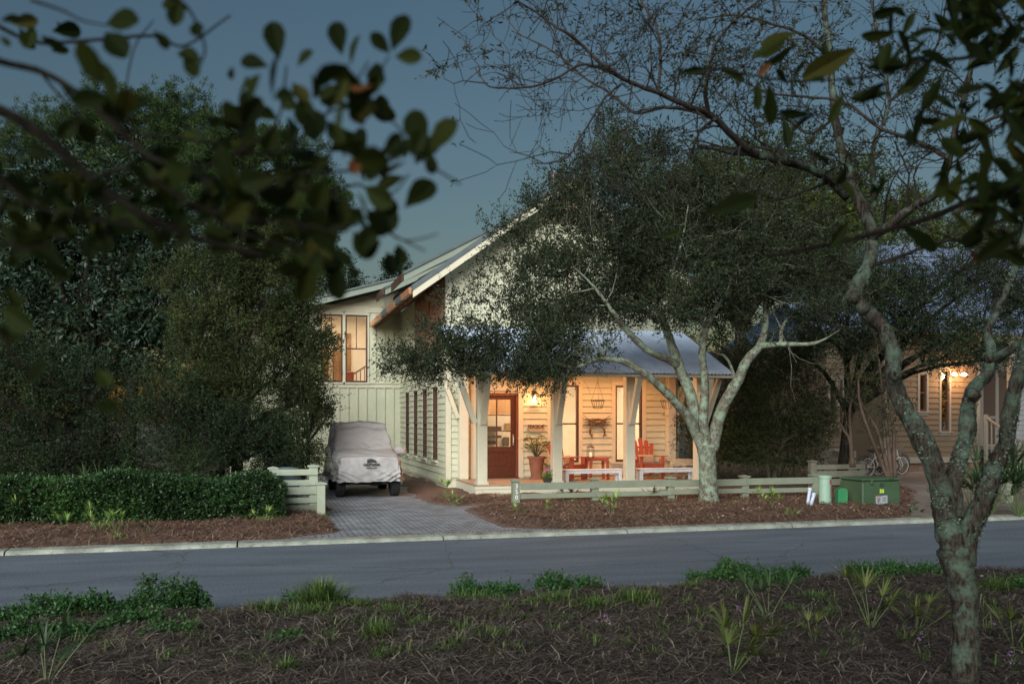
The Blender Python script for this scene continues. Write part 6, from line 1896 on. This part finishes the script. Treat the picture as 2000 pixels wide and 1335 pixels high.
near_branch("overhanging_oak", "dark out of focus branches with pointed leaves crossing the upper right corner", "tree", (2500, 400, 2.3), tw2, .075, 17, xr, wr_=.34,
            mass=[(1930, 40, 90, 50, 1.7, 26), (1960, 200, 60, 100, 1.7, 26), (1920, 380, 90, 70, 1.7, 22), (1780, 130, 100, 60, 1.8, 12), (1600, 170, 110, 50, 1.8, 9), (1940, 480, 70, 50, 1.7, 10), (1700, 350, 110, 70, 1.8, 9), (1850, 60, 160, 60, 1.9, 26), (1880, 270, 110, 90, 1.8, 20), (1980, 330, 60, 140, 1.6, 26), (1500, 120, 130, 60, 2.0, 6)],
            crown=(4.5, -2.6, 4.8, 4.5, 2.8, 2.8, 6500, 4.6, 1.2))

# ------------------------------------------------------------------ left woodland
def gz(px, d): q = P(px, 900, d); return Vector((q.x, q.y, 0))
def pine(base, blobs, n, label, seed, rt=.22):
    rng = np.random.default_rng(seed); rr = random.Random(seed)
    root = empty("pine_tree", base, 0, label, "tree")
    B = []
    for (px, py, d, rx, ry) in blobs:
        B.append((P(px, py, d) - base, rx / F_PX * d, rx / F_PX * d * .9, ry / F_PX * d))
    cen, dirs = blob_points(B, n, rng, 40, .35, .14)
    k = 26
    pos = np.repeat(cen, k, 0) + rng.normal(0, .05, (len(cen) * k, 3))
    dd = unit(np.repeat(dirs, k, 0) * .8 + [0, 0, .5] + rng.normal(size=(len(pos), 3)) * .8)
    V, Fq = leaf_quads(pos, dd, .20 * rng.uniform(.6, 1.2, (len(pos), 1)), .018, rng)
    r = np.repeat(rng.uniform(0, .6, len(cen)), k) + rng.uniform(0, .4, len(pos))
    np_mesh("crown", V, Fq, L_PINE, parent=root, rnd=r)
    mb = MB(); top = max(B, key=lambda b: b[0].z)
    t1 = top[0] + Vector((0, 0, top[3] * .7))
    limb(mb, [(0, 0, -.2), t1 * .33 + Vector((.1, 0, 0)), t1 * .66, t1], [rt, rt * .85, rt * .6, rt * .15], 9, 5)
    for b in B:
        for q in range(9):
            z = rr.uniform(-.8, .7); e = b[0] + Vector((rr.uniform(-.8, .8) * b[1], rr.uniform(-.8, .8) * b[2], z * b[3]))
            f = max(.2, min(.95, (e.z - .6) / t1.z)); s_ = t1 * f
            limb(mb, [s_, s_.lerp(e, .5) + Vector((0, 0, .15)), e], [rt * .28, rt * .18, rt * .06], 5, 3)
    mb.build("trunk", M_BARKD, root, smooth=True)
D = 33.0
pine(gz(250, D), [(270, 215, D, 120, 60), (130, 250, D, 100, 60), (370, 260, D, 90, 80), (250, 320, D, 170, 90), (40, 300, D, 70, 90), (230, 420, D, 180, 80)], 5200, "tall rounded pine rising behind the magnolia at the left", 21)
D = 31.0
pine(gz(495, D), [(470, 285, D, 70, 45), (560, 300, D, 80, 50), (430, 350, D, 80, 70), (620, 370, D, 55, 50), (620, 410, D, 60, 60), (520, 430, D, 90, 60), (640, 520, D, 45, 30), (560, 520, D, 60, 45), (610, 590, D, 35, 28)], 4600, "dark pine with visible trunk left of the sky gap by the wing", 22)
D = 25
tree("magnolia_tree", "large dark magnolia with glossy leaves filling the left side", "tree", gz(205, D), [(190, 380, D, 110, 100), (90, 430, D, 90, 120), (280, 470, D, 110, 110), (160, 560, D, 130, 110), (320, 590, D, 90, 100), (40, 560, D, 70, 100), (250, 680, D, 120, 80), (90, 690, D, 110, 80)], 6800, 9, .17, L_MAG, M_BARKD, .22, L=.22, wd=.36, seed=31, sub=30, subr=.17, spread=.8)
D = 21
tree("yaupon_tree", "broad olive green shrubby tree between the magnolia and the drive", "tree", gz(470, D), [(470, 480, D, 75, 70), (420, 560, D, 100, 80), (540, 560, D, 75, 75), (580, 640, D, 60, 70), (470, 660, D, 120, 80), (560, 720, D, 75, 65), (400, 740, D, 110, 80), (500, 800, D, 110, 70), (590, 780, D, 48, 55)], 11500, 12, .058, L_BUSH, M_BARKD, .12, L=.3, seed=32, sub=30, shell=.6, subr=.16, twig=M_TWIG, stems=3)
D = 20
tree("evergreen_bush", "dark evergreen bush mass behind the clipped hedge at the far left", "bush", gz(100, D), [(60, 760, D, 100, 90), (180, 780, D, 110, 80), (-20, 700, D, 70, 100), (120, 860, D, 140, 70), (20, 870, D, 90, 70), (230, 870, D, 50, 60), (300, 900, D, 75, 45), (160, 915, D, 90, 35), (30, 915, D, 90, 35)], 8500, 12, .055, L_DARK, M_BARKD, .08, L=.28, seed=33, sub=26, subr=.17, stems=3)
tree("evergreen_bush", "dark evergreen bush behind the hedge next to the short fence panel", "bush", gz(420, D - .5), [(400, 850, D - .5, 95, 75), (500, 870, D - .5, 85, 60), (340, 800, D - .5, 70, 70), (570, 870, D - .3, 50, 50)], 5200, 12, .05, L_DARK, M_BARKD, .08, L=.25, seed=34, sub=26, subr=.17, stems=3)
D = 26
tree("young_magnolia", "young magnolia with upturned leathery leaves in front of the lit upstairs window", "tree", gz(600, D), [(610, 660, D, 32, 30), (655, 672, D, 24, 14), (600, 740, D, 32, 40), (638, 790, D, 24, 20), (620, 810, D, 24, 28), (585, 700, D, 30, 60)], 300, 9, .15, leafmat("young_magnolia_leaf", [(.025, .035, .018), (.06, .075, .04), (.12, .13, .075)], .35, .1, .5), M_BARKD, .06, L=.2, wd=.34, seed=35, sub=12, spread=.7)
D = 20.5
tree("yellow_green_shrub", "small bright green shrub beside the covered car", "bush", gz(600, D), [(590, 880, D, 42, 32), (620, 893, D, 22, 20), (560, 900, D, 30, 30)], 520, 12, .05, L_YEL, M_TWIGP, .03, L=.22, seed=36, stems=3, sub=20)
# fills far behind the wood: one continuous far tree line
rngf = np.random.default_rng(77)
def far_wood(pxr, D, top, n, label, seed, m=None):
    rng = np.random.default_rng(seed)
    px = rng.uniform(pxr[0], pxr[1], n); hh = np.array([top(p) for p in px]) + rng.normal(0, 12, n)
    py = hh + (900 - hh) * rng.power(1.0, n); dd = D + rng.uniform(-2, 3, n)
    cen = np.array([list(P(a, b_, c)) for a, b_, c in zip(px, py, dd)])
    V, Fq, r, mi = sprays(cen, unit(rng.normal(size=(n, 3))), 12, rng.uniform(.3, .7, n), .15, .45, rng)
    tag(np_mesh("far_wood", V, Fq, [m or L_DARK, M_TWIG], rnd=r, midx=mi), label, "wood", kind="stuff")
far_wood((-150, 690), 40, lambda p: 290 + 40 * math.sin(p * .013) + max(0, p - 560) * 1.6, 6500, "far dark wood closing the view behind the left hand trees", 41)
D = 45
tree("far_tree", "small distant tree top showing above the wing roof", "tree", gz(770, D), [(775, 535, D, 26, 24), (690, 570, D, 20, 20)], 260, 12, .16, L_DARK, M_BARKD, .1, L=.5, seed=42, sub=12)

# ------------------------------------------------------------------ right woodland
D = 36
tree("sand_pine", "tall leafy tree behind the house with yellow green tufts", "tree", gz(1450, D), [(1395, 340, D, 75, 45), (1510, 335, D, 90, 60), (1330, 400, D, 70, 50), (1440, 380, D, 110, 80), (1590, 390, D, 80, 60), (1480, 470, D, 120, 80), (1600, 470, D, 80, 80)], 5200, 12, .14, leafmat("mixed_olive", [(.010, .018, .005), (.026, .042, .010), (.060, .085, .018), (.16, .19, .035)], .55, .3, .15), M_BARKD, .25, L=.5, seed=51, sub=40)
D = 38
tree("slender_tree", "slender leafy tree rising between the two houses behind the near oak limbs", "tree", gz(1700, D), [(1680, 360, D, 45, 60), (1740, 420, D, 60, 45), (1660, 440, D, 60, 50), (1830, 455, D, 60, 30), (1930, 450, D, 70, 32), (1790, 400, D, 35, 35)], 1900, 12, .14, MATS["mixed_olive"] if "mixed_olive" in MATS else L_BUSH, M_BARKD, .15, L=.5, seed=57, sub=26, shell=.2)
far_wood((1330, 2150), 42, lambda p: 400 + 40 * math.sin(p * .011), 4200, "far dark wood closing the view behind the neighbouring house", 52)
D = 24
tree("wax_myrtle", "large olive evergreen shrub behind the low fence right of the porch", "bush", gz(1510, D), [(1450, 790, D, 60, 65), (1540, 780, D, 75, 70), (1500, 720, D, 70, 50), (1580, 830, D, 42, 60), (1440, 860, D, 70, 45), (1520, 870, D, 75, 45), (1390, 830, D, 45, 70), (1420, 700, D, 50, 50)], 7500, 12, .055, L_BUSH, M_TWIGP, .07, L=.3, seed=53, sub=30, stems=5, twig=M_TWIGP)
D = 22.5
tree("shade_oak", "leafy oak over the neighbouring drive, its canopy hanging before the neighbouring roof", "tree", gz(1640, 25), [(1600, 640, D, 70, 55), (1680, 660, D, 60, 45), (1740, 560, D, 80, 70), (1830, 560, D, 90, 70), (1920, 540, D, 90, 60), (1800, 640, D, 90, 50), (1900, 650, D, 90, 45), (1660, 560, D, 60, 70), (1990, 600, D, 60, 70), (1840, 700, D, 50, 22), (1930, 700, D, 60, 22), (1560, 690, D, 45, 35), (1950, 470, D, 60, 40)], 8500, 12, .062, L_OAK, M_BARKD, .14, L=.35, seed=54, sub=20, shell=.2, twig=M_TWIG)
# thin leaning stems by the bicycles
def myrtle():
    base = gz(1722, 21.5); root = empty("crape_myrtle", base, 0, "cluster of thin leaning brown stems standing before the bicycles", "tree")
    mb = MB(); rr = random.Random(6); tips = []; d = 21.5
    S = [[(1738, 935, d), (1725, 880, d), (1713, 840, d), (1690, 800, d), (1672, 770, d)], [(1742, 935, d), (1735, 870, d), (1728, 800, d + .3), (1722, 750, d + .3), (1716, 700, d + .3)], [(1735, 935, d), (1720, 900, d), (1700, 850, d - .3), (1680, 790, d - .3), (1676, 740, d - .3)],
         [(1748, 935, d), (1746, 880, d), (1745, 840, d), (1735, 780, d), (1727, 740, d)], [(1667, 912, d + .5), (1660, 860, d + .5), (1648, 840, d + .5), (1640, 825, d + .5)], [(1664, 912, d + .5), (1662, 850, d + .5), (1660, 800, d + .5), (1668, 760, d + .5)]]
    for i, pts in enumerate(S):
        w = wpts(pts, base); limb(mb, w, list(np.linspace(.055, .022, len(w))), 8, 5, .06, i)
        for j in range(2, len(w)):
            for q in range(3): grow(mb, w[j - 1].lerp(w[j], rr.random()), Vector((rr.gauss(0, .6), rr.gauss(0, .6), 1)), rr.uniform(.4, .9), .010, 1, rr, tips, 4, .4, .1, (1, 3), 4, .003)
    mb.build("trunk", mat("smooth_brown_bark", (.075, .048, .033), .8, .3, 6, .2, 30), root, smooth=True)
    rng = np.random.default_rng(4); tp = np.array([list(t[0]) for t in tips]); n = len(tp)
    V, Fq, r, mi = sprays(tp, unit(rng.normal(size=(n, 3))), 8, np.full(n, .15), .05, .4, rng)
    np_mesh("crown", V, Fq, [L_BUSH, M_TWIGP], parent=root, rnd=r, midx=mi)
myrtle()

# ------------------------------------------------------------------ clipped hedge
def hedge():
    rng = np.random.default_rng(61); n = 21000
    X0, X1, Y0, Y1 = -14.0, .38, 16.35, 17.5
    root = empty("clipped_hedge", ((X0 + X1) / 2, 16.9, 0), 0, "long low clipped glossy green hedge running in from the left to the short fence", "hedge")
    x = rng.uniform(X0, X1, n); face = rng.random(n); up = rng.random(n)
    top = .84 + .34 * (fbm(x * 1.3, x * 0 + 3, 4) - .45) + .04 * np.sin(x * 1.9)
    y = np.where(face < .5, Y0 - .05 + rng.exponential(.09, n) + .32 * (fbm(x * 1.5, up * 2, 8) - .4), rng.uniform(Y0, Y1, n))
    z = np.where(face < .5, .10 + up * (top - .10), top - rng.exponential(.05, n))
    endk = np.clip((x - (X1 - .5)) / .5, 0, 1); z = z * (1 - .25 * endk ** 2); y = y + .25 * endk ** 2 * (face < .5)
    y = y + np.clip((z - top + .15) / .15, 0, 1) * .08 * (face < .5)
    cen = np.stack([x, y, z], -1) - np.array([(X0 + X1) / 2, 16.9, 0])
    out = np.stack([rng.normal(0, .5, n), np.where(face < .5, -1.0, -.2), np.where(face < .5, .35, 1.0)], -1)
    V, Fq, r, mi = sprays(cen, unit(out + rng.normal(0, .5, (n, 3))), 8, np.full(n, .09), .052, .50, rng)
    np_mesh("foliage", V, Fq, [L_HEDGE, M_TWIG], parent=root, rnd=r, midx=mi)
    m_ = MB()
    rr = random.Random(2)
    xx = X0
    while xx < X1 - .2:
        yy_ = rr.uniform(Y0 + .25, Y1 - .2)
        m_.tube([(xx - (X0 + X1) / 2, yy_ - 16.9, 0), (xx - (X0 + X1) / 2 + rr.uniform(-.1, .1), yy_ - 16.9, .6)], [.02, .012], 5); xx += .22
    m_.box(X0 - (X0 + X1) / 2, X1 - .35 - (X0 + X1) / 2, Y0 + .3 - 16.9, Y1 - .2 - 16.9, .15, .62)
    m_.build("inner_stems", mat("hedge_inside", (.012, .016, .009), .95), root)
hedge()

# ------------------------------------------------------------------ palmettos and grass
def blades(origin, dirs, L, w, rng, droop=.35, seg=4):
    """arching blades: n x seg quads"""
    n = len(origin)
    side = unit(np.cross(dirs, [0, 0, 1.]) + 1e-6)
    rows = []
    for k in range(seg + 1):
        t = k / seg
        p = origin + dirs * (L * t) + np.array([0, 0, -1.]) * (L * droop * t * t)
        ww = w * (1 - t ** 1.6) * .5 + .0004
        rows.append(np.stack([p - side * ww, p + side * ww], 1))
    V = np.stack(rows, 1).reshape(-1, 3)
    b_ = np.arange(n)[:, None, None] * (seg + 1) * 2; k = np.arange(seg)[None, :, None] * 2
    Fc = (b_ + k + np.array([0, 1, 3, 2])[None, None]).reshape(-1, 4)
    return V, Fc
def palmetto(loc, s, nf, seed, label, m, group=None, spread=.9):
    rng = np.random.default_rng(seed)
    root = empty("palmetto", loc, rng.uniform(0, 6), label, "palmetto", group)
    O, Dd, Ls, W = [], [], [], []
    mb = MB()
    for f in range(nf):
        a = rng.uniform(0, 2 * np.pi) if nf > 1 else 0
        tilt = rng.uniform(.15, spread)
        d = np.array([math.cos(a) * math.sin(tilt), math.sin(a) * math.sin(tilt), math.cos(tilt)])
        h = s * rng.uniform(.35, .75)
        e = d * h
        mb.tube([(0, 0, -.02), tuple(e * .5), tuple(e)], [.006 * s + .002, .005 * s, .003], 5)
        n = 15
        sd = np.cross(d, [0, 0, 1.]); sd /= np.linalg.norm(sd); 
        roll = rng.uniform(-.5, .5); nn = np.cross(sd, d); fan = sd * math.cos(roll) + nn * math.sin(roll)
        for ang in np.linspace(-1.45, 1.45, n):
            O.append(e); Dd.append(d * math.cos(ang) + fan * math.sin(ang) + rng.normal(0, .05, 3)); Ls.append(s * .46 * (1 - .22 * abs(ang)) * rng.uniform(.85, 1.1)); W.append(.024 * s + .006)
    V, Fc = blades(np.array(O), unit(np.array(Dd)), np.array(Ls)[:, None], np.array(W)[:, None], rng, .22, 3)
    np_mesh("fronds", V, Fc, m, parent=root, rnd=np.repeat(rng.uniform(0, 1, len(O)), 3))
    mb.build("stalks", mat("palm_stalk", (.10, .15, .05), .6), root)
    return root
def fh(X, Y): return float(far_h(np.array([X]), np.array([Y]))[0])
def nh(X, Y): return float(near_h(np.array([X]), np.array([Y]))[0])
pal = [(22, 1030, .62, 6, "bright palmetto at the far left end of the straw bed"), (128, 1032, .40, 5, "small pale palmetto tuft in the straw bed, second from the left"), (190, 1040, .55, 6, "spreading yellow green palmetto before the middle of the hedge"),
       (228, 1042, .42, 6, "short bright palmetto just right of the spreading yellow green one"), (296, 1042, .42, 5, "darker green low palmetto in front of the hedge"), (345, 1010, .72, 7, "tallest star shaped palmetto against the hedge"), (515, 1024, .36, 5, "small pale palmetto tuft at the foot of the short fence panel"),
       (1062, 1004, .34, 4, "small palmetto right of the house number post"), (1117, 980, .50, 8, "dark palmetto behind the rails of the low fence near the number post"), (1194, 1004, .62, 5, "bright palmetto before the low fence midway along the bed"), (1272, 978, .40, 4, "thin palmetto sprout behind the low fence left of the oak"),
       (1013, 1006, .32, 4, "tiny palmetto tuft at the base of the house number post"), (1486, 985, .40, 5, "small palmetto right of the oak trunk by the fence"), (1512, 995, .50, 5, "bright spiky palmetto midway between the oak and the utility boxes"), (1542, 1008, .28, 4, "stubby yellow green palmetto closest to the pvc pipes"),
       (868, 968, .50, 7, "palmetto at the foot of the side wall by the porch corner"), (884, 982, .38, 6, "smaller spiky palmetto in front of the side wall near the junction box"), (1780, 1003, .36, 7, "dark low palmetto at the right foot of the green transformer")]
for i, (px, py, s, nf, lb) in enumerate(pal):
    q = G(px, py, .12); palmetto((q.x, q.y, max(.05, fh(q.x, q.y)) - .01), s, nf, 100 + i, lb, L_PALM if i not in (4, 8, 10, 17) else L_PALMD, "young palmettos in the far straw bed")
for i, (px, d, s, nf, lb) in enumerate([(1935, 17.5, 1.5, 16, "large dark saw palmetto clump below the neighbouring stair railing"), (1990, 17.0, 1.6, 14, "large dark saw palmetto clump at the right frame edge behind the end fence"), (1895, 18.5, 1.1, 12, "dark saw palmetto seen between the forks of the near oak"), (190, 19, 1.2, 10, "dark fan palm behind the hedge at the left")]):
    q = gz(px, d); palmetto((q.x, q.y, .05), s, nf, 140 + i, lb, L_PALMD, "large saw palmettos", 1.1)
npal = [(90, 1330, .55, 6, "upright dark palmetto at the lower left corner of the verge"), (1430, 1315, .62, 8, "large arching palmetto in the lower middle of the verge"), (1255, 1230, .40, 5, "thin palmetto in the verge left of the large arching one"), (1500, 1170 + 40, .50, 5, "tall thin bladed palmetto rising over the verge edge"),
        (1700, 1225, .62, 6, "palmetto with long drooping fronds left of the near trunk"), (1790, 1225, .40, 6, "yellowish palmetto touching the near trunk on its left"), (1980, 1260, .45, 5, "pale palmetto frond right of the near trunk"), (1220, 1290, .35, 5, "low palmetto frond in the lower middle of the verge"), (1590, 1260, .3, 4, "small bright palmetto sprout below the drooping fronds")]
for i, (px, py, s, nf, lb) in enumerate(npal):
    if i in (2, 7): continue
    q = G(px, py, .15); palmetto((q.x, q.y, nh(q.x, q.y) - .01), s, nf, 170 + i, lb, L_PALMD if i in (0, 2, 3) else leafmat("palmetto_olive", [(.0600, .0840, .0240), (.1200, .1560, .0420), (.2160, .2400, .0840)], .5, .25), "palmettos in the near verge")

def grass_patch(name, label, spots, hf, m, seed, w=.006):
    """spots: (px, py, half width px, blades, height)"""
    rng = np.random.default_rng(seed); O, Dd, L = [], [], []
    for (px, py, hw, nb, h) in spots:
        q = G(px, py, .1); r = hw / F_PX * depth_of(q.x, q.y)
        a = rng.uniform(0, 2 * np.pi, nb); rad = r * rng.beta(1.2, 2.2, nb)
        x = q.x + np.cos(a) * rad; y = q.y + np.sin(a) * rad * .6
        O.append(np.stack([x, y, hf(x, y) - .01], -1))
        lean = rng.normal(0, .38, (nb, 2)) + np.stack([np.cos(a), np.sin(a)], -1) * .25
        Dd.append(unit(np.stack([lean[:, 0], lean[:, 1], np.ones(nb)], -1))); L.append(h * 1.55 * rng.uniform(.35, 1.1, nb))
    O = np.vstack(O); Dd = np.vstack(Dd); L = np.concatenate(L)[:, None]
    V, Fc = blades(O, Dd, L, np.full((len(O), 1), w), rng, .45, 4)
    return tag(np_mesh(name, V, Fc, m, rnd=np.repeat(np.clip(rng.normal(.5, .25, len(O)), 0, 1), 4)), label, "grass", kind="stuff")
rs_ = random.Random(9)
sp = [(625, 1190, 58, 700, .30), (600, 1215, 80, 350, .16), (930, 1175, 50, 260, .22), (760, 1210, 60, 260, .15), (820, 1230, 70, 200, .12), (735, 1260, 40, 160, .20), (745, 1290, 40, 110, .16), (965, 1265, 35, 130, .14), (700, 1195, 60, 300, .14), (520, 1210, 60, 160, .14),
      (1080, 1190, 70, 320, .15), (1240, 1190, 60, 220, .22), (1160, 1200, 60, 220, .14), (1940, 1155, 50, 360, .22), (1600, 1180, 40, 200, .18), (1700, 1150, 60, 180, .14), (1350, 1160, 50, 160, .14), (560, 1330, 30, 110, .16), (390, 1265, 60, 120, .08), (640, 1255, 60, 100, .08), (870, 1290, 50, 80, .12), (1900, 1160, 60, 120, .1)]
for _ in range(230): sp.append((rs_.uniform(0, 2000), rs_.triangular(1165, 1330, 1190), 36, 26, rs_.uniform(.05, .17)))
grass_patch("grass", "tufts of green grass growing through the near roadside verge", sp, near_h, L_GRASS, 71, .009)
sp2 = [(28, 1020, 18, 60, .25), (230, 1050, 30, 50, .12), (200, 1035, 60, 90, .16), (515, 1020, 30, 60, .15), (640, 1006, 25, 60, .12), (1120, 985, 30, 50, .14), (880, 975, 30, 60, .15), (1200, 995, 30, 40, .14), (1430, 985, 30, 40, .12), (660, 1045, 20, 30, .08)]
grass_patch("grass", "short pale grass blades among the palmettos of the far bed", sp2, far_h, L_PALM, 72, .008)
# leafy weeds edging the road
def weeds(label, spots, seed, flowers=True):
    rng = np.random.default_rng(seed); C_, Dd = [], []
    for (px, py, hw, n, h) in spots:
        q = G(px, py, .1); r = hw / F_PX * depth_of(q.x, q.y)
        a = rng.uniform(0, 2 * np.pi, n); rad = r * np.sqrt(rng.uniform(0, 1, n))
        x = q.x + np.cos(a) * rad; y = q.y + np.sin(a) * rad * .45
        t = (1 - (rad / r) ** 2)
        lump = np.clip(vnoise(x * 5, y * 5, seed) * 1.6 - .1, .15, 1.5)
        z = near_h(x, y) + rng.power(.8, n) * h * 1.35 * lump * (.5 + .5 * t)
        C_.append(np.stack([x, y, z], -1)); Dd.append(unit(np.stack([rng.normal(0, .5, n), rng.normal(0, .5, n), np.full(n, .8)], -1)))
    cen = np.vstack(C_); dd = np.vstack(Dd)
    V, Fq, r, mi = sprays(cen, dd, 9, rng.uniform(.05, .12, len(cen)), .034, .55, rng, .8)
    tag(np_mesh("ground_cover", V, Fq, [L_WEED, M_TWIG], rnd=r, midx=mi), label, "ground cover", kind="stuff")
weeds("dark green leafy weeds edging the near side of the road", [(60, 1215, 90, 480, .16), (200, 1205, 80, 420, .16), (300, 1200, 80, 420, .18), (370, 1195, 40, 200, .16), (30, 1260, 60, 200, .10), (120, 1250, 60, 160, .09), (250, 1235, 60, 120, .07), (150, 1205, 60, 200, .15),
      (930, 1150, 52, 330, .17), (985, 1160, 35, 140, .10), (1095, 1155, 50, 220, .12), (1150, 1160, 30, 80, .10), (1390, 1140, 48, 360, .17), (1460, 1145, 60, 380, .16), (1520, 1150, 40, 160, .12), (1560, 1130, 25, 100, .12), (1740, 1135, 70, 260, .12), (1820, 1130, 40, 140, .10), (1680, 1140, 30, 80, .10),
      (330, 1260, 50, 50, .06), (580, 1180, 30, 120, .14), (1990, 1150, 30, 100, .12), (560, 1265, 30, 40, .06)], 73)
# tiny lilac flowers
def verbena():
    rng = np.random.default_rng(8); C_ = []
    for (px, py, hw, n) in [(1175, 1215, 14, 5), (1190, 1235, 8, 3), (1710, 1185, 25, 5), (1955, 1225, 22, 7), (1975, 1290, 15, 5), (1585, 1180, 16, 4), (1800, 1255, 10, 6), (1630, 1120, 40, 8), (75, 1230, 20, 6), (180, 1195, 10, 4), (1445, 1200, 10, 4)]:
        for _ in range(n):
            q = G(px + rng.normal(0, hw * .6), py + rng.normal(0, hw * .3), .15); C_.append((q.x, q.y, nh(q.x, q.y) + rng.uniform(.04, .12)))
    c0 = np.repeat(np.array(C_), 7, 0) + rng.normal(0, .006, (len(C_) * 7, 3))
    V, Fq = leaf_quads(c0, unit(rng.normal(size=c0.shape)), .009, .007, rng)
    tag(np_mesh("wild_flowers", V, Fq, mat("lilac_petal", (.42, .22, .48), .6)), "tiny lilac wild flowers scattered through the near verge", "wild flowers", kind="stuff")
verbena()
